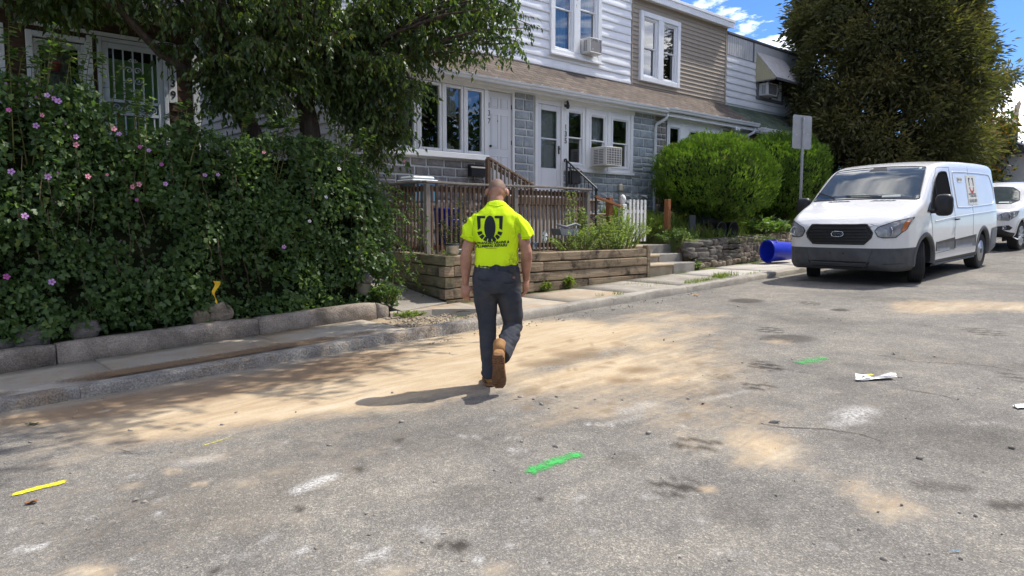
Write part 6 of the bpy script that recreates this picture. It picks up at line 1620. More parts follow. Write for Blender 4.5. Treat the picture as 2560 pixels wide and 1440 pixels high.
# ---- trees farther up the street
def far_tree(name, label, base, H, Rr, mat, n, seed, leaf=(.16,.28)):
    t = thing(name, label, 'tree', base, 'trees up the street'); r = random.Random(seed); b0 = Vector(base); tk = MB(); tk.tube([b0, b0+Vector((0,0,H*.45)), b0+Vector((.1,0,H*.8))],[.16,.12,.05],8); obj('trunk', tk, M_BARK, t, True)
    C, br = [], MB()
    for k in range(60):
        d = Vector(unit(1)[0]); e = b0+Vector((d.x*Rr,d.y*Rr,H*.62+d.z*H*.38))*1.0 if 0 else b0+Vector((d.x*Rr*r.uniform(.5,1),d.y*Rr*r.uniform(.5,1),H*.62+d.z*H*.36)); s = b0+Vector((0,0,H*.4)); br.tube([s,s.lerp(e,.6),e],[.05,.03,.01],4)
        C.append(np.array(e)+rng.normal(size=(n//60,3))*Rr*.2)
    obj('branches', br, M_BARK, t); C = np.concatenate(C); m = len(C)
    tag(leaf_mesh('crown', [leaf_arrays(C, unit(m)+np.array([0,0,-.4]), orient(m,.7), leaf[0]+(leaf[1]-leaf[0])*rng.random(m), LEAF_OVAL, None, np.clip(.5+.3*rng.normal(size=m)+.25*fbm(C*.9,2,seed),0,1))], mat, t), kind='stuff'); return t
def gxz(x, v):  # point on the street profile for a sight line x at depth v
    p = fp(x, 560, v); return p.x
far_tree('turning_tree', 'tree with orange and green turning leaves behind the van', (gxz(2432,11.5),11.5,2.0), 5.6, 1.7, F_AUT, 5500, 31)
far_tree('far_tree', 'dark green tree at the far right beside the utility pole', (gxz(2580,15.5),15.5,2.6), 3.8, 1.7, F_FAR, 5000, 33)
far_tree('far_tree', 'small green tree in front of the leaning utility poles', (gxz(2486,13.2),13.2,2.4), 2.6, 1.0, F_AUT, 3000, 34)
far_tree('far_tree', 'leafy tree behind the big conifer on its right side', (gxz(2360,14.5),14.5,2.2), 5.6, 1.8, F_FAR, 4500, 35)

# trees across the street, mirrored in the window panes
ot = far_tree('street_tree', 'tall leafy tree on the opposite side of the street, behind the camera', (16,-11.5,.4), 8.0, 3.4, F_FAR, 8000, 44, (.28,.5))
ot['group'] = 'trees across the street'
for (x, y) in ((23,-11.5),(30,-10.2),(38,-11),(46,-10.5),(10,-12),(4.5,-11.5),(-1.5,-12)):
    c_ = copy_obj(ot, None, (x,y,zr(x)))
    for ch in list(ot.children): copy_obj(ch, c_)
# ------------------------------------------------------------------ vehicles
M_PAINT = surf('white_car_paint', (.655,.65,.64), .28, (.69,.685,.675), 2, spec=.5, coat=.6, dirt=(.58,.56,.52), dscale=1.5, dstops=(.6,.95))
M_PLAST = surf('grey_bumper_plastic', (.060,.063,.068), .55, (.085,.088,.093), 6, spec=.3)
M_CLAD = surf('grey_cladding', (.10,.102,.105), .5, (.13,.13,.133), 5, spec=.3)
M_BLKP = surf('black_plastic_trim', (.016,.016,.017), .45, spec=.4)
M_WSCREEN = surf('dark_windscreen', (.045,.06,.066), .04, (.075,.09,.095), 2.2, spec=.6, coat=.5)
M_CARGLASS = surf('dark_side_glass', (.012,.014,.016), .05, spec=.6)
M_CAB_SHADE = surf('cab_shade', (.010,.010,.011), .9, spec=.02)  # flat dark patch on the body, painted shade of the cab inside
M_TYRE = surf('tyre_rubber', (.022,.022,.023), .85, (.035,.034,.033), 8, spec=.2, bump=.2, bscale=60)
M_RIM = surf('steel_rim', (.42,.42,.43), .35, (.52,.52,.53), 6, metal=.8)
M_LAMP = surf('lamp_housing', (.13,.13,.14), .2, (.30,.30,.31), 9, spec=.6, coat=.8)
M_LENS = surf('lamp_bowl', (.62,.63,.65), .15, metal=.85, coat=.5)
M_AMBER = surf('amber_lens', (.45,.14,.04), .25, spec=.5, coat=.6)
M_CHROME = surf('chrome', (.75,.76,.78), .15, metal=1.0)
M_BADGE = surf('badge_blue', (.02,.03,.06), .25, coat=.6)
M_GAP = surf('panel_gap', (.03,.03,.032), .8)

def prof(xs, ys, x, k=.10):
    g = np.arange(-.5, xs[-1]+.5, .01); y = np.interp(g, xs, ys); n = int(k/.01); ker = np.hanning(2*n+3)[1:-1]; ker /= ker.sum()
    ys2 = np.convolve(np.pad(y, n, mode='edge'), ker, 'valid')
    return np.interp(x, g, ys2)

class Car:
    """lofted body: x back from the nose, y across, z up from the road"""
    def __init__(s, L, zt, w, zb, belt, tum, r, split=.62, xs=None, crown=.03):
        st = np.concatenate([np.linspace(0,.1,12), np.linspace(.11,.6,24), np.linspace(.63,L-.35,110), np.linspace(L-.33,L,18)]) if xs is None else xs
        ZT, W, ZB = prof(*zt, st), prof(*w, st), prof(*zb, st, .06)
        W[:8] = np.interp(st[:8], w[0], w[1]); rings = []; s.rows = {}
        for x, z1, ww, z0 in zip(st, ZT, W, ZB):
            rr = min(r, (z1-z0)*.25); pts = [(0,z0),(ww*.5,z0),(ww-.10,z0),(ww-.045,z0+.02),(ww-.012,z0+.07)]
            def yy(z): return ww - max(0, z-belt)*tum + .012*math.sin(min(max((z-z0)/(belt-z0),0),1)*math.pi) 
            za, zc = z0+.07, z1-rr
            lo = np.linspace(za, split, 13)[1:]; hi = np.linspace(split, max(zc,split+.02), 43)[1:]
            for z in list(lo)+list(hi): pts.append((yy(z), z))
            s.row_split = 5+len(lo)-1
            yc = yy(hi[-1])-rr*.95
            for a in np.linspace(0, math.pi/2, 9)[1:]: pts.append((yc+rr*.95*math.cos(a), hi[-1]+(z1-hi[-1])*math.sin(a)))
            s.row_top = len(pts)
            for t in np.linspace(0,1,15)[1:]: pts.append((yc*(1-t), z1+crown*(1-(1-t)**2)))
            h = len(pts); full = [(x,p[0],p[1]) for p in pts]+[(x,-p[0],p[1]) for p in pts[-2:0:-1]]; rings.append(full)
        s.h = h; n = len(rings[0]); s.n = n
        front = rings[0]; zc = split; caps = []
        for k in (.97,.9,.8,.65,.5,.35,.2,.08,.002): caps.append([(-.055*(1-k*k), p[1]*k, zc+(p[2]-zc)*k) for p in front])
        rear = rings[-1]; zr_ = 1.0; rc = [[(L+.03*(1-k*k), p[1]*k, zr_+(p[2]-zr_)*k) for p in rear] for k in (.96,.85,.6,.3,.08,.002)]
        s.rings = caps[::-1]+rings+rc; s.nc = len(caps); s.st = np.concatenate([[-.03]*len(caps), st, [L]*len(rc)])
        s.V = np.array([p for r_ in s.rings for p in r_]); m = len(s.rings)
        i, j = np.meshgrid(np.arange(m-1), np.arange(n), indexing='ij'); a = i*n+j; b_ = i*n+(j+1)%n
        s.F = np.stack([a, b_, b_+n, a+n], -1).reshape(-1,4); s.fi, s.fj = i.ravel(), j.ravel()
        s.C = s.V[s.F].mean(1); s.used = np.zeros(len(s.F), bool)
        s.bvh = BVHTree.FromPolygons([tuple(p) for p in s.V], [tuple(map(int,f)) for f in s.F])
    def row(s, j): return np.minimum(s.fj, s.n-1-s.fj)      # row index from the bottom on both sides
    def take(s, mask, name, mat, parent):
        mask = mask & ~s.used; s.used |= mask; F_ = s.F[mask]; ids = np.unique(F_); mp = np.zeros(len(s.V), int); mp[ids] = np.arange(len(ids))
        mb = MB(); mb.v = [tuple(p) for p in s.V[ids]]; mb.f = [tuple(mp[f]) for f in F_]; return obj(name, mb, mat, parent, True, local=True, fixn=True)
    def hit(s, o, d):
        h = s.bvh.ray_cast(Vector(o), Vector(d).normalized()); return h
    def patch(s, poly, fr, name, mat, parent, off=.004, step=.05, smooth=True, thick=0):
        """poly in the 2D frame fr=(origin, ex, ey, dir), dropped along dir onto the body"""
        O, ex, ey, dr = [Vector(q) for q in fr]; pts = []; n = len(poly)
        for i in range(n):
            a, b_ = Vector(poly[i]), Vector(poly[(i+1)%n]); k = max(1,int((b_-a).length/step))
            for q in range(k): pts.append(a.lerp(b_, q/k))
        nb = len(pts); edges = [(i,(i+1)%nb) for i in range(nb)]
        xs = [p.x for p in pts]; ys = [p.y for p in pts]; x = min(xs)+step*.5
        while x < max(xs):
            y = min(ys)+step*.5
            while y < max(ys):
                q = Vector((x,y)); ins = False
                for i in range(nb):
                    a, b_ = pts[i], pts[(i+1)%nb]
                    if (a.y > y) != (b_.y > y) and x < (b_.x-a.x)*(y-a.y)/(b_.y-a.y)+a.x: ins = not ins
                if ins and min((q-p).length for p in pts) > step*.45: pts.append(q)
                y += step
            x += step
        vo, _, fo, *_ = delaunay_2d_cdt([Vector(p) for p in pts], edges, [list(range(nb))], 1, 1e-5)
        mb = MB()
        for p in vo:
            loc, nrm, *_ = s.bvh.ray_cast(O+ex*p.x+ey*p.y-dr*4, dr)
            if loc is None: loc = O+ex*p.x+ey*p.y; nrm = -dr
            if nrm.dot(dr) > 0: nrm = -nrm
            mb.v.append(tuple(loc+nrm*off))
        mb.f = [tuple(f) for f in fo]
        if thick:
            k = len(mb.v); mb.v += [tuple(Vector(p)+dr*thick) for p in mb.v]; rim = range(nb); mb.f += [(i,(i+1)%nb,(i+1)%nb+k,i+k) for i in rim]
        return obj(name, mb, mat, parent, smooth, local=True)
    def line(s, pts, fr, rad, name, mat, parent, off=0.0, step=.05, closed=False):
        O, ex, ey, dr = [Vector(q) for q in fr]; P = []; pts = list(pts)+([pts[0]] if closed else [])
        for i in range(len(pts)-1):
            a, b_ = Vector(pts[i]), Vector(pts[i+1]); k = max(1,int((b_-a).length/step))
            for q in range(k): P.append(a.lerp(b_,q/k))
        P.append(Vector(pts[-1])); W_ = []
        for p in P:
            loc, nrm, *_ = s.bvh.ray_cast(O+ex*p.x+ey*p.y-dr*4, dr)
            if loc is None: continue
            if nrm.dot(dr) > 0: nrm = -nrm
            W_.append(loc+nrm*off)
        mb = MB(); mb.tube(W_, rad, 6); return obj(name, mb, mat, parent, True, local=True)
    def text(s, txt, size, pos, fr, name, mat, parent, off=.006, shear=0, bold=0, sx=1):
        O, ex, ey, dr = [Vector(q) for q in fr]; vs_, fs_ = text_mb(txt, size, shear, bold); mb = MB()
        for p in vs_:
            loc, nrm, *_ = s.bvh.ray_cast(O+ex*(pos[0]+p[0]*sx)+ey*(pos[1]+p[1])-dr*4, dr)
            if loc is None: loc = O+ex*(pos[0]+p[0]*sx)+ey*(pos[1]+p[1]); nrm = -dr
            if nrm.dot(dr) > 0: nrm = -nrm
            mb.v.append(tuple(loc+nrm*off))
        mb.f = fs_; return obj(name, mb, mat, parent, False, local=True)

SIDE = ((0,0,0),(1,0,0),(0,0,1),(0,1,0))      # the street side (y < 0) seen from outside
KSIDE = ((0,0,0),(1,0,0),(0,0,1),(0,-1,0))    # the kerb side
FRONT = ((0,0,0),(0,1,0),(0,0,1),(1,0,0))
TOP = ((0,0,0),(1,0,0),(0,1,0),(0,0,-1))

def smooth_poly(p, it=2):
    for _ in range(it):
        q = []
        for i in range(len(p)):
            a, b_ = Vector(p[i]), Vector(p[(i+1)%len(p)]); q += [a.lerp(b_,.25), a.lerp(b_,.75)]
        p = q
    return [tuple(v) for v in p]

def wheel(par, x, y, side, rad, wid, steer=0.0, spokes=0, rim_r=None):
    """a wheel empty is not used: tyre is the part, rim its sub-part"""
    rim_r = rim_r or rad*.60; o = side
    tp = [(rim_r,-wid*.45),(rad*.80,-wid*.5),(rad*.95,-wid*.47),(rad,-wid*.36),(rad,wid*.36),(rad*.95,wid*.47),(rad*.80,wid*.5),(rim_r,wid*.45),(rim_r*.98,wid*.2),(rim_r*.98,-wid*.2)]
    mb = MB(); mb.lathe(tp, (0,0,0), 40, 'y'); mb.f = mb.f[:-2]
    n = 40; k = len(tp); mb.f += [((k-1)*n+i,(k-1)*n+(i+1)%n,(i+1)%n,i) for i in range(n)]
    w = obj('wheel', mb, M_TYRE, par, False, local=True, fixn=True); sharp(w, 30)
    w.location = (x,y,rad); w.rotation_euler = (0,0,steer)
    for q in np.linspace(-.25,.25,4):
        g = MB(); g.lathe([(rad+.001,wid*q-.004),(rad+.0015,wid*q),(rad+.001,wid*q+.004)], (0,0,0), 40, 'y'); g.f = g.f[:-2]; obj('tread_groove', g, M_BLKP, w, local=True)
    e = wid*.5*o; mb = MB()
    if not spokes:
        mb.lathe([(rim_r*1.0,e*.9),(rim_r*.97,e*.55),(rim_r*.80,e*.45),(rim_r*.62,e*.80),(rim_r*.42,e*.75),(rim_r*.34,e*.95),(rim_r*.2,e*1.0),(0,e*1.0)], (0,0,0), 32, 'y')
        rm = obj('rim', mb, M_RIM, w, True, local=True, fixn=True)
        hm = MB()
        for q in range(8):
            a = q*math.pi/4; c = (rim_r*.72*math.cos(a), e*.70, rim_r*.72*math.sin(a)); hm.lathe([(0,o*.02),(.022,o*.02),(.022,-.02*o),(0,-.02*o)], c, 8, 'y')
        hm.lathe([(0,e*1.03),(.05,e*1.02),(.055,e*.9)], (0,0,0), 12, 'y'); obj('rim_hole', hm, M_BLKP, w, local=True)
    else:
        mb.lathe([(rim_r,e*.95),(rim_r*.95,e*.95),(rim_r*.93,e*.3),(rim_r*.95,-e*.5)], (0,0,0), 36, 'y'); mb.f = mb.f[:-2]; mb.lathe([(0,e*.9),(.06,e*.88),(.07,e*.6)], (0,0,0), 14, 'y')
        for q in range(spokes):
            a = q*2*math.pi/spokes; d = .09; mb.bar((.05*math.cos(a),e*.78,.05*math.sin(a)),(rim_r*.95*math.cos(a+d),e*.85,rim_r*.95*math.sin(a+d)),.03,.05)
            mb.bar((.05*math.cos(a),e*.78,.05*math.sin(a)),(rim_r*.95*math.cos(a-d),e*.85,rim_r*.95*math.sin(a-d)),.02,.05)
        obj('rim', mb, M_RIM, w, False, local=True)
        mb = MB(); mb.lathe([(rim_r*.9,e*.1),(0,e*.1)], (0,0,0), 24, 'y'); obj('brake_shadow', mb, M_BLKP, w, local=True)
    return w

def arches(car, par, axles, za, ra, yin, mat_flare, depth=.34):
    for xa in axles:
        m = ((car.C[:,0]-xa)**2+(car.C[:,2]-za)**2 < ra**2) & (np.abs(car.C[:,1]) > yin); car.used |= m
        for sd in (-1,1):
            n = 28; rings = []
            for k in range(n+1):
                a = math.pi*1.12*(k/n)-.06*math.pi; x, z = xa+ra*1.0*math.cos(a), za+ra*math.sin(a)
                h = car.bvh.ray_cast(Vector((x,sd*3,max(z,.30))), Vector((0,-sd,0)))[0]; y = (h.y if h else sd*.95)
                rings.append([(x,y,z),(xa+(ra-.02)*math.cos(a),sd*yin,za+(ra-.02)*math.sin(a))])
            mb = MB(); mb.rings(rings, False, False); obj('wheel_well', mb, M_BLKP, par, True, local=True)
            mb = MB(); mb.add([(xa+ra*math.cos(a),sd*(yin-.01),max(.24,za+ra*math.sin(a))) for a in np.linspace(0,2*math.pi,25)[:-1]], [tuple(range(24))]); obj('wheel_well', mb, M_BLKP, par, local=True)
            mb = MB(); rr = []
            for q in rings:
                p = Vector(q[0]); a = math.atan2(p.z-za, p.x-xa); o = Vector((math.cos(a),0,math.sin(a)))
                rr.append([tuple(p-o*.022+Vector((0,-sd*.05,0))), tuple(p-o*.022+Vector((0,sd*.010,0))), tuple(p+o*.030+Vector((0,sd*.012,0))), tuple(p+o*.052+Vector((0,sd*.000,0)))])
            mb.rings(rr, False, False); obj('arch_flare', mb, mat_flare, par, True, local=True, fixn=True)

# ---- the white work van
VAN_U, VAN_V = 12.70, 5.47
van = thing('work_van', 'white cargo van with black grille parked facing down the street', 'van', (VAN_U,VAN_V,zr(VAN_U)+.012))
van.rotation_euler = (0, -math.atan(B), 0); van.scale = (1.0,1.045,1.03)
Lv = 5.5
cv = Car(Lv, ([0,.04,.10,.2,.35,.6,.9,1.0,1.1,1.3,1.5,1.7,1.8,1.95,2.2,2.6,3.5,4.5,5.2,5.4,5.47,5.5],[.97,1.02,1.07,1.12,1.185,1.275,1.375,1.41,1.49,1.65,1.81,1.945,1.985,2.025,2.06,2.085,2.095,2.085,2.065,2.04,2.0,1.9]),
        ([0,.04,.10,.2,.35,.6,.9,1.2,5.0,5.3,5.45,5.5],[.62,.76,.85,.915,.962,.992,1.01,1.02,1.02,1.0,.965,.90]),
        ([0,.04,.1,.2,.5,5.0,5.3,5.5],[.34,.30,.26,.23,.22,.24,.30,.42]), 1.12, .165, .15)
FA, RA, WR = 1.02, 4.32, .345
arches(cv, van, (FA, RA), WR+.03, .425, .66, M_CLAD)
row = cv.row(0)
ii = cv.st[cv.fi]
cv.take((row < cv.row_split) & (cv.C[:,0] < FA-.3), 'front_bumper', M_PLAST, van)
cv.take((row < cv.row_split) & (cv.C[:,0] > RA+.5), 'rear_bumper', M_CLAD, van)
cv.take((row < 6), 'underside', M_BLKP, van)
body = cv.take(np.ones(len(cv.F), bool), 'body', M_PAINT, van)
# windscreen
wsd = Vector((.60,0,-.80)).normalized(); ey_ = Vector((.80,0,.60)).normalized()
WS = (Vector((1.02,0,1.43)), (0,1,0), ey_, wsd)
wpoly = smooth_poly([(-.90,.0),(-.88,-.02),(0,-.045),(.88,-.02),(.90,.0),(.87,.12),(.775,.86),(.73,.93),(0,.955),(-.73,.93),(-.775,.86),(-.87,.12)],1)
ws = cv.patch(wpoly, WS, 'windscreen', M_WSCREEN, van, .004, .06)
cv.line(wpoly, WS, .011, 'windscreen_seal', M_BLKP, ws, .002, .06, True)
cv.patch([(-.16,.80),(.16,.80),(.10,.94),(-.10,.94)], WS, 'mirror_patch', M_BLKP, ws, .006, .05)
cv.patch([(-.70,.84),(-.66,.84),(-.66,.90),(-.70,.90)], WS, 'inspection_sticker', surf('sticker',(.45,.62,.52),.6), ws, .007, .05)
cv.patch([(-.60,.03),(-.30,.02),(-.28,.07),(-.58,.09)], WS, 'dash_paper', surf('paper',(.42,.45,.42),.8), ws, .006, .05)
cv.patch([(-.1,.03),(.22,.03),(.28,.10),(.05,.13),(-.06,.09)], WS, 'dash_paper', surf('dash_clutter',(.24,.28,.26),.8,(.35,.38,.34),14), ws, .006, .05)
for (a, b_) in (((.52,.03),(.86,.20)),((-.30,.03),(.32,.06))):
    cv.line([a,b_], WS, .010, 'wiper', M_BLKP, van, .022, .1)
# cowl under the windscreen, bonnet vents
cv.patch([(-.88,-.05),(.88,-.05),(.86,-.01),(0,-.035),(-.86,-.01)], WS, 'cowl', M_BLKP, van, .008, .06)
for sx in (-1,1):
    vp = [(sx*.16,-.155),(sx*.56,-.135),(sx*.58,-.10),(sx*.22,-.105)]
    if sx < 0: vp = vp[::-1]
    ve = cv.patch(vp, WS, 'bonnet_vent', M_BLKP, van, .004, .05)
    for k in range(1,4): cv.line([(sx*(.20+.095*k),-.15),(sx*(.24+.095*k),-.105)], WS, .006, 'vent_rib', M_PAINT, ve, .008, .1)
cv.line([(-.62,.985),(-.5,1.02)], FRONT, .003, 'bonnet_gap', M_GAP, van); cv.line([(-.50,.955),(-.52,.985),(-.56,1.0)], FRONT, .003, 'bonnet_gap', M_GAP, van)
# grille
gpoly = [(-.54,.87),(-.46,1.005),(.46,1.005),(.54,.87),(.52,.80),(.42,.695),(-.42,.695),(-.52,.80)]
gr = cv.patch(gpoly, FRONT, 'grille', M_BLKP, van, .006, .06, thick=.0)
cv.line(gpoly, FRONT, .020, 'grille_surround', M_BLKP, gr, .006, .05, True)
for z in (.745,.795,.845,.895,.945):
    hw_ = .42+.08*(1-abs(z-.85)/.16); cv.line([(-hw_,z),(hw_,z)], FRONT, .014, 'grille_bar', M_BLKP, gr, .012, .08)
bd = smooth_poly([(-.105,.85),(-.08,.893),(.08,.893),(.105,.85),(.08,.807),(-.08,.807)],2)
bg = cv.patch(bd, FRONT, 'emblem', M_BADGE, van, .034, .03); cv.line(bd, FRONT, .006, 'emblem_ring', M_CHROME, bg, .034, .02, True)
_, s_ = 0, 0
# the word on the emblem (mirrored axis: seen from the front, +y is to the left)
FRT = ((0,0,0),(0,-1,0),(0,0,1),(1,0,0))
cv.text('Ford', .075, (0,.85), FRT, 'emblem_lettering', M_CHROME, bg, .037, .25, .002, 1.15)
# head lamps
for sx in (-1,1):
    hp = [(.58,.905),(.63,.815),(.70,.795),(.86,.80),(.955,.93),(.985,1.115),(.80,1.045),(.62,.965)]
    hp = [(sx*a,b_) for a,b_ in hp]; hp = hp if sx > 0 else hp[::-1]
    hl = cv.patch(hp, FRONT, 'headlight', M_LAMP, van, .008, .04); cv.line(hp, FRONT, .008, 'lamp_edge', M_BLKP, hl, .006, .04, True)
    c = cv.bvh.ray_cast(Vector((-3,sx*.80,.90)), Vector((1,0,0)))[0]
    mb = MB(); mb.lathe([(0,.02),(.035,.012),(.06,-.006),(.075,-.016),(.078,-.008)], (0,0,0), 20, 'x')
    Rm = Matrix.Rotation(sx*R(38),3,'Z'); mb.v = [tuple(Rm @ Vector((q[0]-.004,q[1],q[2])) + c) for q in mb.v]; obj('lamp_bowl', mb, M_LENS, hl, True, local=True)
    ap = [(.905,.88),(.945,.90),(.972,1.075),(.935,1.05)]; ap = [(sx*a,b_) for a,b_ in ap]; ap = ap if sx > 0 else ap[::-1]
    cv.patch(ap, FRONT, 'turn_lamp', M_AMBER, hl, .012, .04)
# bumper details
cv.patch([(-.52,.395),(.52,.395),(.46,.29),(-.46,.29)], FRONT, 'air_intake', M_BLKP, van, .004, .06)
for z in (.32,.36): cv.line([(-.46,z),(.46,z)], FRONT, .008, 'intake_bar', M_PLAST, van, .006, .1)
for sx in (-1,1):
    cv.line([(sx*.55,.60),(sx*.50,.42),(sx*.40,.30)], FRONT, .006, 'bumper_crease', M_PLAST, van, .003, .05)
    cv.line([(sx*.70,.36),(sx*.95,.37)], FRONT, .005, 'bumper_seam', M_BLKP, van, .002, .05)
for y in (-.1,.12): cv.line([(y-.012,.53),(y+.012,.53)], FRONT, .010, 'plate_hole', M_BLKP, van, .001, .02)
# doors, windows, mouldings on both sides
for fr, sd in ((SIDE,-1),(KSIDE,1)):
    wpo = smooth_poly([(1.33,1.20),(1.30,1.30),(1.55,1.62),(1.80,1.83),(2.0,1.885),(2.30,1.89),(2.36,1.86),(2.42,1.55),(2.44,1.22)],1)
    dw = cv.patch(wpo, fr, 'door_window', M_CAB_SHADE if sd < 0 else M_CARGLASS, van, .004, .06); cv.line(wpo, fr, .012, 'window_seal', M_BLKP, dw, .002, .05, True)
    cv.line([(1.63,1.70),(1.66,1.22)], fr, .012, 'window_divider', M_BLKP, dw, .004, .05)
    qp = [(1.08,1.20),(1.33,1.17),(1.31,1.36),(1.22,1.32)]; cv.patch(qp, fr, 'mirror_base', M_BLKP, van, .006, .05)
    door = [(1.36,.50),(1.30,.95),(1.22,1.18),(1.24,1.30),(1.60,1.74),(1.85,1.94),(2.0,1.965),(2.52,1.97),(2.52,.48)]
    cv.line(door, fr, .0035, 'door_gap', M_GAP, van, .0, .05)
    cv.line([(2.52,.48),(1.36,.46)], fr, .0035, 'door_gap', M_GAP, van, .0, .05)
    for xx in (3.62,): cv.line([(xx,.5),(xx,2.0)], fr, .003, 'panel_seam', M_GAP, van, .0, .05)
    press = smooth_poly([(2.72,1.22),(2.70,1.30),(2.66,1.86),(2.72,1.90),(4.9,1.87),(5.02,1.82),(5.20,1.60),(5.20,1.42),(5.10,1.29),(4.9,1.26)],1)
    cv.line(press, fr, .010, 'panel_pressing', M_PAINT, van, .001, .05, True)
    cv.line([(1.45,1.02),(2.5,1.07),(4.9,1.12),(5.3,1.12)], fr, .010, 'waist_crease', M_PAINT, van, .0, .06)
    for (a, b_, nm) in ((1.52,2.50,'door_moulding'),(2.55,3.80,'side_moulding')):
        cv.patch([(a,.50),(b_,.47),(b_,.70),(a,.66)] , fr, nm, M_CLAD, van, .012, .06, thick=.012)
    cv.patch([(4.80,.42),(5.42,.46),(5.42,.80),(4.86,.78),(4.82,.60)], fr, 'rear_moulding', M_CLAD, van, .010, .06)
    cv.line([(1.5,.27),(3.85,.27)], fr, .028, 'sill_step', M_PLAST, van, .0, .1)
    h = cv.bvh.ray_cast(Vector((2.60,sd*3,1.02)), Vector((0,-sd,0)))[0]
    mb = MB(); mb.tube([h+Vector((-.11,sd*.012,0)),h+Vector((-.08,sd*.04,.004)),h+Vector((.03,sd*.042,.006)),h+Vector((.06,sd*.012,.004))], .014, 8); obj('door_handle', mb, M_BLKP, van, True, local=True)
    mb = MB(); mb.lathe([(0,.004),(.035,.003),(.038,0)], (h.x+.0,h.y,h.z-.35), 12, 'y'); 
    # mirrors
    mh = Vector((1.28, sd*1.20, 1.30))
    rg = []
    for t, sx_, sz_ in ((-.09,.03,.05),(-.075,.115,.155),(-.03,.135,.185),(.04,.130,.180),(.06,.10,.15)):
        ring = []
        for k in range(24):
            a = 2*math.pi*k/24; c_, s__ = math.cos(a), math.sin(a); e = .55
            ring.append((mh.x+t, mh.y+sx_*math.copysign(abs(c_)**e,c_), mh.z+sz_*math.copysign(abs(s__)**e,s__)))
        rg.append(ring)
    mb = MB(); mb.rings(rg, True); mi = obj('wing_mirror', mb, M_BLKP, van, True, local=True, fixn=True)
    mb = MB(); mb.bar((1.26,sd*.94,1.19),(1.27,sd*1.12,1.20),.06,.07,.02); obj('mirror_arm', mb, M_BLKP, mi, local=True)
# magnetic sign with emblem, lettering and phone number; small plate
M_MAG = surf('magnet_sign', (.62,.62,.56), .5); M_SRED = surf('sign_red', (.50,.05,.05), .6); M_SBLK = surf('sign_black', (.03,.03,.03), .6); M_SGREY = surf('sign_grey', (.16,.16,.16), .6)
ms = cv.patch([(3.42,1.27),(4.02,1.27),(4.02,1.84),(3.42,1.84)], SIDE, 'magnetic_sign', M_MAG, van, .005, .06)
def shield(cx, cz, s):
    out = []
    L1 = [(-.5,.42),(-.18,.42),(-.18,.33),(-.36,.33),(-.36,-.05),(-.47,-.12)]; out.append(L1); out.append([(-x,z) for x, z in L1][::-1])
    for k in range(7):
        a0 = math.pi*(1.06+.88*k/7)+.03; a1 = math.pi*(1.06+.88*(k+1)/7)-.06
        ro, ri = .5, .33
        out.append([(ro*math.cos(a0)*1.0,-.08+ro*1.0*math.sin(a0)),(ro*math.cos(a1),-.08+ro*math.sin(a1)),(ri*math.cos(a1),-.08+ri*math.sin(a1)),(ri*math.cos(a0),-.08+ri*math.sin(a0))])
    return [[(cx+x*s, cz+z*s) for x, z in p] for p in out]
for i, p in enumerate(shield(3.72, 1.66, .30)): cv.patch(p, SIDE, 'sign_emblem', M_SBLK if i < 2 else M_SRED, ms, .008, .08)
cv.text('ADVANCED DRAINS &', .045, (3.70,1.475), SIDE, 'sign_lettering', M_SBLK, ms, .008, .15, .001); cv.text('PLUMBING REPAIRS', .042, (3.76,1.435), SIDE, 'sign_lettering', M_SBLK, ms, .008, .15, .001)
cv.text('610-803-8891', .088, (3.72,1.345), SIDE, 'phone_number', M_SGREY, ms, .008, 0, .002)
sp_ = cv.patch([(2.92,1.70),(3.20,1.70),(3.20,1.80),(2.92,1.80)], SIDE, 'fleet_plate', M_MAG, van, .005, .06); cv.text('DMV 5001', .06, (3.06,1.75), SIDE, 'plate_lettering', M_SGREY, sp_, .008, 0, .001)
mb = MB(); mb.box((2.9,-.5,.15),(3.4,.5,.26)); mb.tube([(2.2,.2,.22),(4.9,.2,.24)],.05,8); mb.box((4.2,-.75,.27),(4.45,.75,.40)); obj('chassis', mb, M_BLKP, van, local=True)
wheel(van, FA, -.875, -1, WR, .235, R(22)); wheel(van, FA, .875, 1, WR, .235, R(22)); wheel(van, RA, -.885, -1, WR, .235); wheel(van, RA, .885, 1, WR, .235)

# ---- white SUV behind it
SU, SV = 22.15, 6.0
suv = thing('white_suv', 'white sport utility car parked behind the van at the right edge', 'car', (SU,SV,zr(SU)+.012)); suv.rotation_euler = (0,-math.atan(B),0)
xs_ = np.concatenate([np.linspace(0,.1,10), np.linspace(.11,.6,16), np.linspace(.65,4.5,60), np.linspace(4.55,4.8,8)])
cs = Car(4.8, ([0,.05,.12,.3,.7,1.15,1.3,1.5,1.8,2.0,2.3,3.0,4.2,4.6,4.75,4.8],[.95,1.02,1.06,1.10,1.15,1.19,1.27,1.42,1.66,1.76,1.81,1.83,1.80,1.74,1.6,1.3]),
        ([0,.05,.12,.3,.6,1.0,4.3,4.65,4.8],[.55,.70,.79,.87,.915,.94,.94,.90,.82]), ([0,.05,.15,.5,4.3,4.8],[.52,.46,.40,.34,.34,.5]), 1.05, .24, .10, split=.70, xs=xs_)
arches(cs, suv, (.88,3.67), .40, .45, .60, M_PAINT)
cs.take((cs.row(0) < 6), 'underside', M_BLKP, suv); cs.take(np.ones(len(cs.F),bool), 'body', M_PAINT, suv)
wd2 = Vector((.60,0,-.80)).normalized(); e2_ = Vector((.80,0,.60)).normalized(); W2 = (Vector((1.22,0,1.22)),(0,1,0),e2_,wd2)
wp2 = smooth_poly([(-.76,.02),(0,-.02),(.76,.02),(.64,.74),(0,.80),(-.64,.74)],1); w2 = cs.patch(wp2, W2, 'windscreen', M_WSCREEN, suv, .004, .07); cs.line(wp2, W2, .012, 'windscreen_seal', M_BLKP, w2, .002, .07, True)
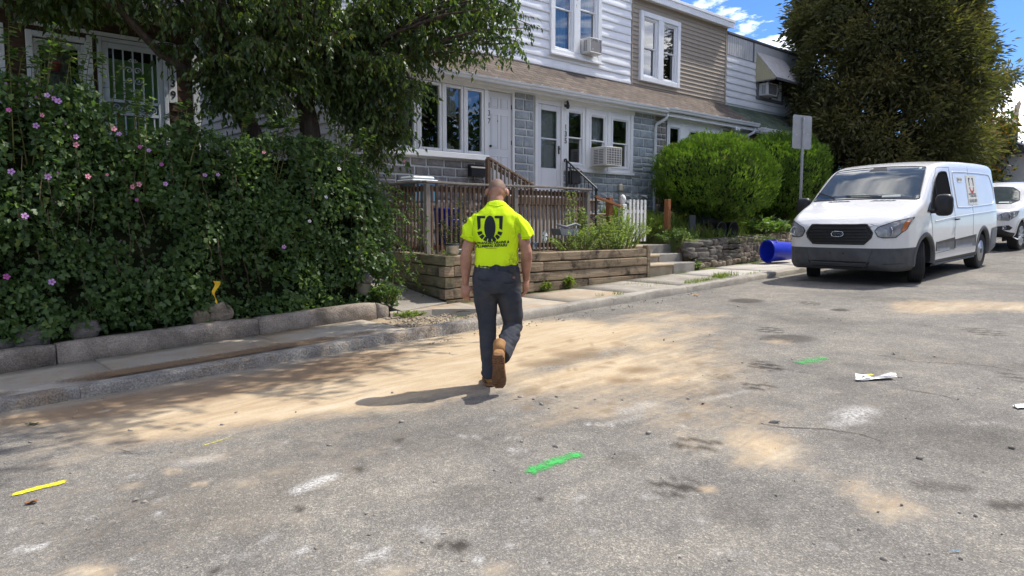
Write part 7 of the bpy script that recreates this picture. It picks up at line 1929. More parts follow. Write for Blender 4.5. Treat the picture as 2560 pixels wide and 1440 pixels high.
cs.patch([(-.52,.05),(-.28,.04),(-.28,.10),(-.52,.11)], W2, 'inspection_sticker', surf('sticker2',(.5,.58,.55),.6), w2, .007, .05)
for fr in (SIDE, KSIDE):
    pw_ = smooth_poly([(1.55,1.12),(1.62,1.26),(1.95,1.58),(2.2,1.68),(4.1,1.68),(4.35,1.2),(4.3,1.12)],1); cs.patch(pw_, fr, 'side_window', M_CARGLASS, suv, .004, .07)
for sx in (-1,1):
    hp = [(.50,.92),(.56,.83),(.80,.80),(.90,.92),(.915,1.06),(.70,1.02)]; hp = [(sx*a,b_) for a,b_ in hp]; hp = hp if sx>0 else hp[::-1]
    hl = cs.patch(hp, FRONT, 'headlight', M_LAMP, suv, .008, .05)
    for (yy_, rr_) in ((.80,.07),(.66,.055)):
        c = cs.bvh.ray_cast(Vector((-3,sx*yy_,.915)), Vector((1,0,0)))[0]; mb = MB(); mb.lathe([(0,.02),(rr_*.5,.01),(rr_,-.012),(rr_*1.05,-.004)], (0,0,0), 16, 'x'); Rm = Matrix.Rotation(sx*R(35),3,'Z'); mb.v = [tuple(Rm @ Vector((q[0]-.004,q[1],q[2])) + c) for q in mb.v]; obj('lamp_bowl', mb, M_LENS, hl, True, local=True)
    fpz = [(.56,.66),(.60,.57),(.82,.56),(.86,.62),(.80,.69)]; fpz = [(sx*a,b_) for a,b_ in fpz]; fpz = fpz if sx>0 else fpz[::-1]; fo_ = cs.patch(fpz, FRONT, 'fog_lamp_bezel', M_BLKP, suv, .006, .05)
    c = cs.bvh.ray_cast(Vector((-3,sx*.72,.625)), Vector((1,0,0)))[0]; mb = MB(); mb.lathe([(0,.015),(.03,.01),(.05,-.015),(.055,-.01)], (0,0,0), 14, 'x'); mb.v = [(q[0]+c.x-.01,q[1]+c.y,q[2]+c.z) for q in mb.v]; obj('fog_lamp', mb, M_LENS, suv, True, local=True)
gp2 = [(-.42,.98),(.42,.98),(.36,.74),(-.36,.74)]; g2 = cs.patch(gp2, FRONT, 'grille', M_BLKP, suv, .006, .07); cs.line(gp2, FRONT, .018, 'grille_surround', M_CHROME, g2, .006, .06, True)
for y in (-.72,.72):
    mb = MB(); mb.tube([(2.2,y*.9,1.86),(2.35,y*.9,1.90),(4.2,y*.9,1.88),(4.35,y*.9,1.83)], .018, 6); obj('roof_rail', mb, M_BLKP, suv, True, local=True)
wheel(suv, .88, -.80, -1, .385, .26, 0, 9, .265); wheel(suv, .88, .80, 1, .385, .26, 0, 9, .265); wheel(suv, 3.67, -.80, -1, .385, .26, 0, 9, .265); wheel(suv, 3.67, .80, 1, .385, .26, 0, 9, .265)
# ------------------------------------------------------------------ the worker
M_SKIN = surf('skin', (.33,.155,.098), .55, (.43,.225,.15), 14, spec=.35, fine=.08, fscale=160, dirt=(.27,.14,.09), dscale=9, dstops=(.52,.8))
M_HAIR = surf('shaved_hair', (.15,.095,.068), .7, (.23,.14,.095), 60)
def shirt_mat():
    m, nt, N, L, b = new_mat('hi_vis_shirt')
    tc = N.new('ShaderNodeTexCoord'); vec = tc.outputs['Object']
    n = noise_node(N, L, vec, 3, 4, .6); r = N.new('ShaderNodeValToRGB'); ramp_set(r, [(.3,(.62,.86,.014)),(.7,(.70,.93,.020))]); L.new(n.outputs['Fac'], r.inputs['Fac'])
    # grime on the right lower back and hem
    sx = N.new('ShaderNodeSeparateXYZ'); L.new(vec, sx.inputs[0])
    def bl(cx, cz, rx, rz):
        a = math_n(N, L, 'DIVIDE', math_n(N, L, 'SUBTRACT', sx.outputs['X'], cx), rx); c = math_n(N, L, 'DIVIDE', math_n(N, L, 'SUBTRACT', sx.outputs['Z'], cz), rz)
        d = math_n(N, L, 'ADD', math_n(N, L, 'MULTIPLY', a, a), math_n(N, L, 'MULTIPLY', c, c)); return math_n(N, L, 'SUBTRACT', 1.0, d, True)
    g = math_n(N, L, 'MAXIMUM', bl(.135,1.045,.085,.10), math_n(N, L, 'MULTIPLY', bl(.165,1.30,.05,.12), .55)); g = math_n(N, L, 'MAXIMUM', g, math_n(N, L, 'MULTIPLY', bl(-.2,1.05,.06,.05), .3))
    nn = noise_node(N, L, vec, 26, 6, .75, .6); q = math_n(N, L, 'MULTIPLY', math_n(N, L, 'SUBTRACT', nn.outputs['Fac'], .42), 5.0, True); g = math_n(N, L, 'MULTIPLY', g, q)
    c = mix_col(N, L, math_n(N, L, 'MULTIPLY', g, .75), r.outputs['Color'], (.13,.11,.03))
    L.new(c, b.inputs['Base Color']); b.inputs['Roughness'].default_value = .85; b.inputs['Specular IOR Level'].default_value = .15
    return m
M_SHIRT = shirt_mat(); M_SEAM = surf('shirt_seam', (.34,.56,.01), .9)
M_TROU = surf('work_trousers', (.036,.040,.050), .85, (.062,.064,.072), 5, spec=.15, dirt=(.075,.062,.048), dscale=5, dstops=(.5,.75), fine=.15, fscale=220)
M_BELT = surf('dark_belt', (.02,.02,.024), .6); M_BOOT = surf('tan_boot', (.30,.155,.055), .75, (.38,.205,.085), 9, spec=.2, dirt=(.18,.10,.045), dscale=9)
M_SOLE = surf('boot_sole', (.16,.085,.045), .85, (.24,.135,.075), 16, spec=.1, fine=.2, fscale=70); M_PRINT = surf('shirt_print', (.012,.020,.020), .8)

FOOT = gp(1242, 962)
pers = thing('person', 'worker in neon yellow T-shirt and dark trousers walking away', 'person', (FOOT.x, FOOT.y, zr(FOOT.x)))
heading = math.atan2(_ray(1235,962).y, _ray(1235,962).x)
pers.rotation_euler = (0,0,heading-R(90))     # local +Y walks away from the camera, +X is his right
def loft(mb, secs, n=20, cap=True):
    """secs: (x,y,z, rx, ry [, tiltvec]) ; ring normal follows the path, rx lies along local X"""
    P = [Vector(s[:3]) for s in secs]; rings = []
    for i, s in enumerate(secs):
        t = (P[min(i+1,len(P)-1)]-P[max(i-1,0)]).normalized(); ex = Vector((1,0,0)); ex = (ex-t*ex.dot(t)).normalized(); ey = t.cross(ex)
        e = s[5] if len(s) > 5 else 1.0; ring = []
        for k in range(n):
            a = 2*math.pi*k/n; c, q = math.cos(a), math.sin(a); c = math.copysign(abs(c)**e,c); q = math.copysign(abs(q)**e,q); ring.append(tuple(P[i]+ex*(s[3]*c)+ey*(s[4]*q)))
        rings.append(ring)
    mb.rings(rings, cap); return mb
def ellip(mb, c, r, rot=None, n=14, m=10):
    rings = []
    for i in range(m+1):
        ph = math.pi*i/m; ring = []
        for k in range(n):
            a = 2*math.pi*k/n; p = Vector((math.sin(ph)*math.cos(a)*r[0], math.sin(ph)*math.sin(a)*r[1], math.cos(ph)*r[2]+ (0)))
            if i in (0,m): p = Vector((1e-4*math.cos(a),1e-4*math.sin(a),math.cos(ph)*r[2]))
            p = rot @ p if rot else p; ring.append(tuple(p+Vector(c)))
        rings.append(ring)
    mb.rings(rings, True); return mb
def fuse(mb, name, mat, parent, vox, smooth_it=6, fac=.5, disp=None):
    """melt the lofts into one continuous surface"""
    me = bpy.data.meshes.new('tmp'); me.from_pydata(mb.v, [], mb.f); bm = bmesh.new(); bm.from_mesh(me); bmesh.ops.recalc_face_normals(bm, faces=bm.faces); bm.to_mesh(me); bm.free()
    o = link(bpy.data.objects.new(name, me)); md = o.modifiers.new('r','REMESH'); md.mode = 'VOXEL'; md.voxel_size = vox; md.adaptivity = 0
    sm = o.modifiers.new('s','SMOOTH'); sm.factor = fac; sm.iterations = smooth_it
    dg = bpy.context.evaluated_depsgraph_get(); m2 = bpy.data.meshes.new_from_object(o.evaluated_get(dg)); bpy.data.objects.remove(o); bpy.data.meshes.remove(me)
    if disp:
        nv = len(m2.vertices); co = np.zeros(nv*3,np.float32); m2.vertices.foreach_get('co',co); co = co.reshape(-1,3); no = np.zeros(nv*3,np.float32); m2.vertices.foreach_get('normal',no); no = no.reshape(-1,3)
        co = co + no*disp(co)[:,None]; m2.vertices.foreach_set('co', co.astype(np.float32).ravel())
    m2.polygons.foreach_set('use_smooth', [True]*len(m2.polygons)); m2.materials.clear(); m2.materials.append(mat); m2.name = name
    o = link(bpy.data.objects.new(name, m2)); o.parent = parent
    return o

# skin: head, neck, trunk, arms and hands in one surface
bd_ = MB()
Rh = Matrix.Rotation(R(-48),3,'X')      # head bowed forward
hc = Vector((.005,.095,1.648))
ellip(bd_, hc, (.077,.098,.112), Rh, 22, 16)
ellip(bd_, hc+Rh@Vector((0,.03,-.085)), (.058,.075,.06), Rh, 16, 10)      # jaw
ellip(bd_, hc+Rh@Vector((0,.112,-.03)), (.014,.02,.026), Rh, 10, 8)       # nose
ellip(bd_, hc+Rh@Vector((0,.098,.012)), (.05,.016,.014), Rh, 10, 8)       # brow
ellip(bd_, hc+Rh@Vector((0,.095,-.078)), (.026,.014,.009), Rh, 10, 8)     # lips
for s in (-1,1): ellip(bd_, hc+Rh@Vector((s*.088,-.012,-.03)), (.014,.026,.040), Rh@Matrix.Rotation(s*R(-18),3,'Z'), 12, 9)   # ears
loft(bd_, [(0,.0,1.42,.085,.075),(0,.012,1.50,.066,.066),(.002,.035,1.56,.058,.062),(.004,.065,1.62,.058,.064)])
loft(bd_, [(0,0,.95,.13,.09),(0,0,1.1,.14,.09),(0,-.005,1.3,.15,.10),(0,0,1.42,.13,.08)], 16)
def arm(sx, sh, el, wr, hand_dir, palm_n):
    sh, el, wr = Vector(sh), Vector(el), Vector(wr)
    loft(bd_, [(*sh,.046,.050),(*sh.lerp(el,.35),.053,.056),(*sh.lerp(el,.7),.050,.054),(*el,.045,.050),(*el.lerp(wr,.2),.050,.054),(*el.lerp(wr,.5),.044,.046),(*el.lerp(wr,.82),.031,.036),(*wr,.027,.034)], 16)
    d = Vector(hand_dir).normalized(); nrm = Vector(palm_n).normalized(); nrm = (nrm-d*nrm.dot(d)).normalized(); a = d.cross(nrm).normalized()   # a: across the palm
    M3 = Matrix((a, nrm, d)).transposed()
    ellip(bd_, wr+d*.052, (.046,.021,.060), M3, 14, 10)
    lens = (.062,.072,.068,.052)
    for k in range(4):
        o = wr+d*.088+a*(.030-.020*k); c = nrm
        p1 = o+d*lens[k]*.5+c*.010; p2 = p1+d*lens[k]*.34+c*.022; p3 = p2+d*lens[k]*.18+c*.026
        bd_.tube([o-d*.02, o, p1, p2, p3], [.0092,.0095,.0088,.0078,.0062], 8)
    t0 = wr+d*.025+a*.036; t1 = t0+(d*.6+a*.55+nrm*.35).normalized()*.042; t2 = t1+(d*.95+nrm*.35).normalized()*.034
    bd_.tube([wr+d*.015+a*.015, t0, t1, t2], [.013,.0125,.0105,.0085], 8)
arm(-1, (-.178,-.005,1.372), (-.254,-.032,1.13), (-.262,.01,.865), (-.04,.10,-1), (.35,.9,.1))
arm(1, (.182,-.005,1.372), (.252,-.032,1.135), (.25,.075,.895), (.02,.22,-1), (-.75,.5,.1))
body = fuse(bd_, 'body', M_SKIN, pers, .0055, 3, .5)
# close-cropped hair, slightly darker, as a thin cap round the back of the head
hm = MB()
rings = []
for i in range(7):
    ph = R(58+9.5*i); rings.append([tuple(hc+Rh@Vector((math.sin(ph)*math.cos(a)*.0785, math.sin(ph)*math.sin(a)*.0995, math.cos(ph)*.1135))) for a in np.linspace(R(186),R(354),22)])
hm.rings(rings, False, False); obj('hair', hm, M_HAIR, pers, True, local=True)
# spectacle arm behind the right ear
gm = MB(); gm.tube([hc+Rh@Vector((.082,-.02,.0)), hc+Rh@Vector((.084,.03,.006)), hc+Rh@Vector((.078,.085,.008))], .0035, 6); obj('glasses_arm', gm, M_BELT, pers, local=True)
cm = MB(); pts = [(.072*math.cos(a), -.062*math.sin(a)*1.0+.012, 1.535+.012*math.sin(a)) for a in np.linspace(R(20),R(160),14)]; cm.tube(pts, .003, 5); obj('neck_cord', cm, surf('cord',(.22,.03,.03),.7), pers, True, local=True)

# T-shirt
sm = MB()
loft(sm, [(0,.0,1.005,.180,.115,.85),(.0,-.004,1.06,.186,.120,.85),(0,-.006,1.15,.178,.118,.85),(0,-.010,1.27,.184,.122,.85),(0,-.012,1.37,.196,.120,.85),(0,-.008,1.43,.188,.108,.9),(0,.0,1.472,.150,.094,.95),(0,.008,1.505,.108,.084),(.0,.014,1.53,.084,.078),(0,.018,1.545,.078,.074)], 32)
def sleeve(sx, pts): loft(sm, [(*p[:3],p[3],p[4]) for p in pts], 20)
sleeve(-1, [(-.10,0,1.435,.05,.072),(-.160,-.005,1.405,.056,.076),(-.202,-.010,1.35,.063,.079),(-.228,-.018,1.29,.066,.081),(-.246,-.022,1.235,.069,.083)])
sleeve(1, [(.10,0,1.435,.05,.072),(.163,-.005,1.405,.056,.076),(.206,-.010,1.35,.063,.079),(.233,-.018,1.29,.066,.081),(.253,-.022,1.245,.070,.083)])
def shirt_disp(co):
    x, y, z = co[:,0], co[:,1], co[:,2]
    w = .011*fbm(np.stack([x*16,y*9,z*4.2],-1),3,81)                       # long hanging folds
    d = .011*np.sin((x*.9+z*.55)*70+3*fbm(co*6,2,82))*np.clip(1-np.abs(z-1.30)/.22,0,1)*np.clip((np.abs(x)-.09)/.08,0,1)   # folds into the armpits
    b = .007*fbm(np.stack([x*11,y*8,z*20],-1),2,83)*np.clip((1.13-z)/.12,0,1)  # bunching over the waistband
    return w+d+b+.002
shirt = fuse(sm, 'shirt', M_SHIRT, pers, .0085, 4, .5, shirt_disp)
# trousers
tm = MB()
loft(tm, [(.0,.0,1.055,.178,.112,.85),(0,-.004,1.0,.190,.120,.85),(.0,-.012,.93,.202,.132,.85),(.0,-.012,.86,.203,.135,.85),(.0,-.008,.80,.190,.122,.9)], 32)
# left leg carries the weight
loft(tm, [(-.09,-.01,.88,.110,.125),(-.095,-.005,.74,.100,.112),(-.088,.005,.60,.086,.095),(-.078,.01,.48,.074,.083),(-.072,.0,.36,.070,.080),(-.066,-.016,.24,.066,.082),(-.060,-.026,.13,.066,.088),(-.058,-.026,.075,.068,.094)], 22)
# right leg pushes off: knee bent, shin trailing towards the viewer
RK = Vector((.142,.03,.49)); RAk = Vector((.036,-.335,.30))
loft(tm, [(.09,-.01,.88,.110,.125),(.112,.0,.74,.104,.112),(.124,.015,.66,.097,.104),(.138,.03,.56,.088,.094),(*RK,.084,.090),(*RK.lerp(RAk,.25),.080,.084),(*RK.lerp(RAk,.55),.074,.080),(*RK.lerp(RAk,.85),.070,.078),(*RAk,.068,.076)], 22)
def trou_disp(co):
    x, y, z = co[:,0], co[:,1], co[:,2]
    k = np.exp(-((z-.44)/.12)**2)*(x>.02)+np.exp(-((z-.13)/.08)**2)+.5*np.exp(-((z-.80)/.07)**2)+.5*np.exp(-((z-.50)/.12)**2)*(x<=.02)
    return .008*fbm(np.stack([x*9,y*9,z*13],-1),3,91) + .019*k*fbm(np.stack([x*8,y*8,z*24+x*14],-1),2,92) + .005*fbm(np.stack([x*5,y*5,z*5],-1),2,93)
tro = fuse(tm, 'trousers', M_TROU, pers, .0085, 3, .5, trou_disp)
tb_ = BVHTree.FromObject(tro, bpy.context.evaluated_depsgraph_get()); sb_ = BVHTree.FromObject(shirt, bpy.context.evaluated_depsgraph_get())
def drape(bvh, vs_, off):
    out = []
    for p in vs_:
        h = bvh.ray_cast(Vector((p[0],-2,p[1])), Vector((0,1,0)))
        loc = h[0] if h[0] is not None else Vector((p[0],0,p[1])); out.append((loc.x, loc.y-off, loc.z))
    return out
def drape_poly(bvh, poly, off, name, mat, par, step=.012):
    """a flat print dropped on the cloth"""
    pts = []; n = len(poly)
    for i in range(n):
        a, b_ = Vector(poly[i]), Vector(poly[(i+1)%n]); k = max(1,int((b_-a).length/step))
        for q in range(k): pts.append(a.lerp(b_,q/k))
    nb = len(pts); x = min(p.x for p in pts)+.006
    while x < max(p.x for p in pts[:nb]):
        y = min(p.y for p in pts[:nb])+.006
        while y < max(p.y for p in pts[:nb]):
            ins = False
            for i in range(nb):
                a, b_ = pts[i], pts[(i+1)%nb]
                if (a.y > y) != (b_.y > y) and x < (b_.x-a.x)*(y-a.y)/(b_.y-a.y)+a.x: ins = not ins
            if ins and min((Vector((x,y))-p).length for p in pts[:nb]) > .005: pts.append(Vector((x,y)))
            y += .011
        x += .011
    vo, _, fo, *_ = delaunay_2d_cdt(pts, [(i,(i+1)%nb) for i in range(nb)], [list(range(nb))], 1, 1e-6)
    mb = MB(); mb.v = drape(bvh, [(p.x,p.y) for p in vo], off); mb.f = [tuple(f) for f in fo]; return obj(name, mb, mat, par, True, local=True)
belt = []
for a in np.linspace(0,2*math.pi,41)[:-1]:
    d = Vector((math.cos(a),math.sin(a),0)); r_ = []
    for z in (1.035,.995):
        zz = z - .028*math.cos(a); h = tb_.ray_cast(Vector((0,0,zz))+d*1.0, -d)[0]; h = h if h else d*.15+Vector((0,0,zz)); r_.append(tuple(h+d*.005))
    belt.append(r_)
belt.append(belt[0]); mb = MB(); mb.rings(belt, False, False); obj('waistband', mb, surf('waistband',(.022,.025,.034),.85), pers, True, local=True)
for x in (-.15,.0,.15):
    z0 = .965-.15*x; mb = MB(); mb.v = drape(tb_, [(x-.009,z0),(x+.009,z0),(x+.009,z0+.07),(x-.009,z0+.07)], .010); mb.f = [(0,1,2,3)]; obj('belt_loop', mb, M_TROU, pers, local=True)
for sx in (-1,1):
    pts = [(sx*.165,.90 if sx>0 else .925),(sx*.06,.885 if sx>0 else .91)]; P_ = [tuple(p) for p in drape(tb_, [(pts[0][0]+(pts[1][0]-pts[0][0])*t, pts[0][1]+(pts[1][1]-pts[0][1])*t-.008*math.sin(t*math.pi)) for t in np.linspace(0,1,9)], .002)]; mb = MB(); mb.tube(P_, .004, 5); obj('pocket', mb, M_BELT, pers, True, local=True)
drape_poly(tb_, [(.128,.928),(.142,.942),(.156,.928),(.142,.916)], .005, 'pocket_badge', surf('badge_cloth',(.28,.12,.09),.8), pers)
drape_poly(tb_, [(.105,.972),(.155,.966),(.155,1.0),(.105,1.008)], .009, 'leather_patch', surf('leather_patch',(.04,.032,.024),.8), pers)
mb = MB(); mb.tube([(.186,-.03,.90),(.190,-.035,.985)], .007, 6); obj('red_pen', mb, surf('red_pen_plastic',(.42,.05,.05),.4), pers, local=True)
# shirt print: half gear shield and two lines of lettering
PX, PZ = -.055, 1.345
for i, p in enumerate(shield(PX, PZ, .215)): drape_poly(sb_, p, .0035, 'shirt_emblem', M_PRINT, pers)
drape_poly(sb_, [(PX+.047*math.cos(a), PZ-.005+.098*math.sin(a)) for a in np.linspace(0,2*math.pi,25)[:-1]], .0035, 'shirt_emblem', M_PRINT, pers)
for (t, sz, z) in (('ADVANCED DRAINS &',.0285,1.215),('PLUMBING REPAIRS',.0295,1.189)):
    vs_, fs_ = text_mb(t, sz, .25, .0012); mb = MB(); mb.v = drape(sb_, [(PX+.012+p[0]*1.0, z+p[1]+.05*(p[0])) for p in vs_], .0035); mb.f = fs_; obj('shirt_lettering', mb, M_PRINT, pers, local=True)
drape_poly(sb_, [(PX-.035,1.166),(PX+.055,1.170),(PX+.055,1.1725),(PX-.035,1.1685)], .0035, 'shirt_lettering', M_PRINT, pers)
# sleeve and hem seams
for sx in (-1,1):
    P_ = drape(sb_, [(sx*(.165+.035*math.sin(t*1.6)), 1.47-.20*t) for t in np.linspace(0,1,12)], .0012); mb = MB(); mb.tube(P_, .0022, 4); obj('sleeve_seam', mb, M_SEAM, pers, True, local=True)
    P_ = drape(sb_, [(sx*(.20+.095*t), 1.255+(.012 if sx < 0 else .02)*(-1 if sx < 0 else 1)*0+.012*t) for t in np.linspace(0,1,8)], .0012); mb = MB(); mb.tube(P_, .0018, 4); obj('cuff_seam', mb, M_SEAM, pers, True, local=True)
P_ = drape(sb_, [(.078*math.sin(a), 1.512+.018*abs(math.sin(a))) for a in np.linspace(-1.2,1.2,12)], .0012); mb = MB(); mb.tube(P_, .0025, 4); obj('collar_seam', mb, M_SEAM, pers, True, local=True)
# boots
def boot(name, M4, par):
    """boot along +Y (toe), heel at origin, sole at z=0"""
    mb = MB(); rings = []
    for (y, w, h) in ((-.055,.030,.06),(-.045,.037,.10),(-.01,.043,.135),(.03,.043,.135),(.06,.043,.115),(.10,.046,.088),(.15,.050,.074),(.19,.047,.064),(.22,.036,.050),(.235,.020,.036)):
        rings.append([tuple(M4 @ Vector((w*math.copysign(abs(math.cos(a))**.8,math.cos(a)), y, .022+ (h-.022)*(.5+.5*math.copysign(abs(math.sin(a))**.8,math.sin(a))))) ) for a in np.linspace(0,2*math.pi,21)[:-1]])
    mb.rings(rings, True); b_ = obj(name, mb, M_BOOT, par, True, local=True, fixn=True)
    mb = MB(); rr = []
    for t in np.linspace(0,1,9): rr.append(tuple(M4 @ Vector((0,-.008,.12+.09*t))) )
    sh = MB(); loft_r = []
    for (z, w, l) in ((.11,.045,.055),(.16,.046,.056),(.20,.048,.058),(.21,.050,.060)): loft_r.append([tuple(M4 @ Vector((w*math.cos(a), .0+l*math.sin(a), z))) for a in np.linspace(0,2*math.pi,19)[:-1]])
    sh.rings(loft_r, True); obj('boot_shaft', sh, M_BOOT, b_, True, local=True, fixn=True)
    out = [(-.030,-.062),(.030,-.062),(.043,-.04),(.045,.0),(.040,.06),(.048,.12),(.054,.165),(.047,.21),(.025,.243),(-.025,.243),(-.047,.21),(-.054,.165),(-.048,.12),(-.040,.06),(-.045,.0),(-.043,-.04)]
    so = MB(); k = len(out); so.add([tuple(M4 @ Vector((x,y,0.004))) for x,y in out]+[tuple(M4 @ Vector((x,y,.026))) for x,y in out], [tuple(range(k))[::-1], tuple(range(k,2*k))]+[(i,(i+1)%k,(i+1)%k+k,i+k) for i in range(k)]); s_ = obj('sole', so, M_SOLE, b_, local=True)
    lg = MB()
    for y in np.linspace(-.045,.225,15):
        if .02 < y < .07: continue
        w = float(np.interp(y, [-.06,-.03,.06,.16,.21,.24],[.026,.040,.036,.049,.042,.02]))
        for (a, b2) in ((-w,-.012),(.012,w)):
            lg.add([tuple(M4 @ Vector(q)) for q in ((a,y-.005,-.006),(b2,y-.005,-.006),(b2,y+.005,-.006),(a,y+.005,-.006),(a,y-.006,.005),(b2,y-.006,.005),(b2,y+.006,.005),(a,y+.006,.005))], [(0,1,2,3),(4,7,6,5),(0,4,5,1),(1,5,6,2),(2,6,7,3),(3,7,4,0)])
    obj('tread_lug', lg, M_SOLE, s_, local=True)['kind'] = 'stuff'
    return b_
boot('boot', Matrix.Translation((-.058,-.03,.006)) @ Matrix.Rotation(R(6),4,'Z'), pers)
# trailing boot: heel up, toe down, sole to the viewer
boot('boot', Matrix.Translation((.010,-.475,.285)) @ Matrix.Rotation(R(7),4,'Y') @ Matrix.Rotation(R(-62),4,'X') @ Matrix.Rotation(R(-8),4,'Z') @ Matrix.Scale(1.10,4), pers)
# ------------------------------------------------------------------ paint marks, litter, far end of the street
def spray_mat(name, col, thr=.45, soft=.25):
    m, nt, N, L, b = new_mat(name)
    at = N.new('ShaderNodeAttribute'); at.attribute_name = 'cover'; tc = N.new('ShaderNodeTexCoord')
    n = noise_node(N, L, tc.outputs['Object'], 110, 4, .8); n2 = noise_node(N, L, tc.outputs['Object'], 30, 3, .7)
    a = math_n(N, L, 'ADD', math_n(N, L, 'MULTIPLY', at.outputs['Fac'], 1.25), math_n(N, L, 'SUBTRACT', math_n(N, L, 'ADD', n.outputs['Fac'], n2.outputs['Fac']), 1.0))
    a = math_n(N, L, 'MULTIPLY', math_n(N, L, 'SUBTRACT', a, thr), 1/soft, True); L.new(a, b.inputs['Alpha'])
    b.inputs['Base Color'].default_value = (*col,1); b.inputs['Roughness'].default_value = .8; return m
def road_z(x, y): return zr(x) + .012*float(fbm(np.array([[x*.55,y*.55,0]]),3,5)[0]) + .004*float(fbm(np.array([[x*3.1,y*3.1,0]]),2,9)[0]) - .02*min(max((y-5.9),0),1)
def spray(a, b_, w, mat, label, lift=.005):
    A, Bp = gp(*a), gp(*b_); d = (Bp-A); d.z = 0; L_ = d.length; d.normalize(); sd = Vector((-d.y,d.x,0)); n, m = max(6,int(L_/.03)), 6; V, cov = [], []
    for i in range(n+1):
        for j in range(m+1):
            t = i/n; s = (j/m-.5)*2; p = A+d*(L_*t)+sd*(s*w*.5+.01*n1(t*4,0,L_)); V.append((p.x,p.y,road_z(p.x,p.y)+lift)); cov.append(max(0,1-abs(s)**1.3)*min(1,t*7,(1-t)*7)*(.78+.25*n1(t*9,s,L_)))
    F_ = np.array([(i*(m+1)+j,(i+1)*(m+1)+j,(i+1)*(m+1)+j+1,i*(m+1)+j+1) for i in range(n) for j in range(m)])
    return tag(np_mesh('paint_mark', V, F_, mat, None, {'cover':cov}), label, 'paint mark', 'utility paint marks on the road')
M_GRN = spray_mat('green_spray', (.05,.42,.085), .50, .45); M_YEL = spray_mat('yellow_spray', (.78,.66,.03), .30, .2); M_GRN2 = spray_mat('green_spray_thin', (.05,.42,.085), .62, .5); M_YEL2 = spray_mat('yellow_spray_faint', (.62,.55,.14), .70, .5)
spray((1296,1192),(1468,1128),.22,M_GRN,'long green spray paint line in the foreground asphalt')
spray((1985,912),(2072,892),.42,M_GRN2,'short faint green spray paint mark left of the plastic wrapper')
spray((18,1242),(176,1203),.085,M_YEL,'bright yellow spray paint line at lower left')
spray((488,1122),(605,1090),.12,M_YEL2,'faint yellow paint line at the edge of the sand')
spray((2080,738),(2140,722),.06,M_YEL2,'faint yellow paint mark in front of the van')
# brown soil washed over the slabs beside the kerb
def film(u0, u1, v0, v1, mat, name):
    n, m = int((u1-u0)/.08), 8; V, cov = [], []
    for i in range(n+1):
        for j in range(m+1):
            u, v = u0+(u1-u0)*i/n, v0+(v1-v0)*j/m; t, s = i/n, abs(j/m-.4)*1.9; e = .35*n1(u*1.6,v*2,9.1)+.2*n1(u*5,v*5,3.1)
            V.append((u,v,zr(u)+walk_h(u)+.012)); cov.append(max(0,min(1,(1-s**2)*min(1,t*4,(1-t)*4)+e*(1-s)))*.9)
    F_ = np.array([(i*(m+1)+j,(i+1)*(m+1)+j,(i+1)*(m+1)+j+1,i*(m+1)+j+1) for i in range(n) for j in range(m)])
    return tag(np_mesh(name, V, F_, mat, None, {'cover':cov}), kind='structure')
M_WASH = spray_mat('soil_wash', (.21,.13,.07), .42, .6)
film(.7, 4.65, 7.02, 7.46, M_WASH, 'soil_film'); film(-1.6, 1.2, 7.0, 7.3, M_WASH, 'soil_film')
# litter
def scrap(px, py, pts, mat, label, name, hgt=.02, sub=None):
    c = gp(px, py); n = 7; mb = MB(); V = []
    for i in range(n+1):
        for j in range(n+1):
            s, t = i/n, j/n; a = Vector(pts[0]).lerp(Vector(pts[1]),s); b_ = Vector(pts[3]).lerp(Vector(pts[2]),s); p = a.lerp(b_,t)
            x, y = c.x+p.x, c.y+p.y; V.append((x,y,road_z(x,y)+.006+hgt*abs(n1(s*3.1+px,t*3.3,1.7))+.3*hgt*abs(n1(s*8,t*8,px))))
    mb.v = V; mb.f = [(i*(n+1)+j,(i+1)*(n+1)+j,(i+1)*(n+1)+j+1,i*(n+1)+j+1) for i in range(n) for j in range(n)]
    return tag(obj(name, mb, mat, None, True), label, 'litter')
M_WRAP = surf('clear_wrapper', (.26,.26,.25), .35, (.50,.50,.49), 14, spec=.6, coat=.4); M_PAPER = surf('white_paper', (.78,.79,.80), .7)
wr_ = thing('plastic_wrapper', 'clear plastic wrapper with yellow label lying on the road', 'litter', tuple(gp(2190,952)))
s1 = scrap(2190, 952, [(-.16,.09),(.12,-.12),(.17,-.06),(-.10,.13)], M_WRAP, None, 'wrapper_film', .055); s1.parent = wr_; s1.matrix_parent_inverse = Matrix.Translation(-wr_.location); 
del s1['category']
s2 = scrap(2167, 949, [(-.06,.01),(.03,-.05),(.06,-.01),(-.02,.05)], surf('yellow_label',(.75,.62,.05),.6), None, 'yellow_label', .01); s2.parent = wr_; s2.matrix_parent_inverse = Matrix.Translation(-wr_.location); del s2['category']
for v_ in s2.data.vertices: v_.co.z += .026
scrap(2552, 1021, [(-.06,-.0),(.05,-.06),(.10,.0),(.0,.05)], M_PAPER, 'scrap of white paper at the right edge of the road', 'paper_scrap', .02)
scrap(2385, 1382, [(-.012,.01),(.02,-.02),(.024,-.014),(-.006,.014)], surf('blue_bit',(.10,.22,.32),.6), 'tiny blue plastic bit at lower right', 'plastic_bit', .006)
scrap(1738, 738, [(-.07,.0),(.04,-.04),(.07,.0),(-.03,.05)], surf('orange_leaf',(.55,.28,.05),.8), 'orange leaf lying near the kerb', 'fallen_leaf', .01)
scrap(78, 1262, [(-.03,.0),(.02,-.02),(.04,.01),(-.01,.03)], surf('brown_leaf',(.22,.10,.04),.9), 'small brown leaf below the yellow paint line', 'fallen_leaf', .02)
scrap(82, 1060, [(-.05,.0),(.02,-.03),(.05,.0),(-.01,.03)], surf('green_leaf',(.05,.09,.04),.8), 'green leaf lying in the shade at left', 'fallen_leaf', .015)
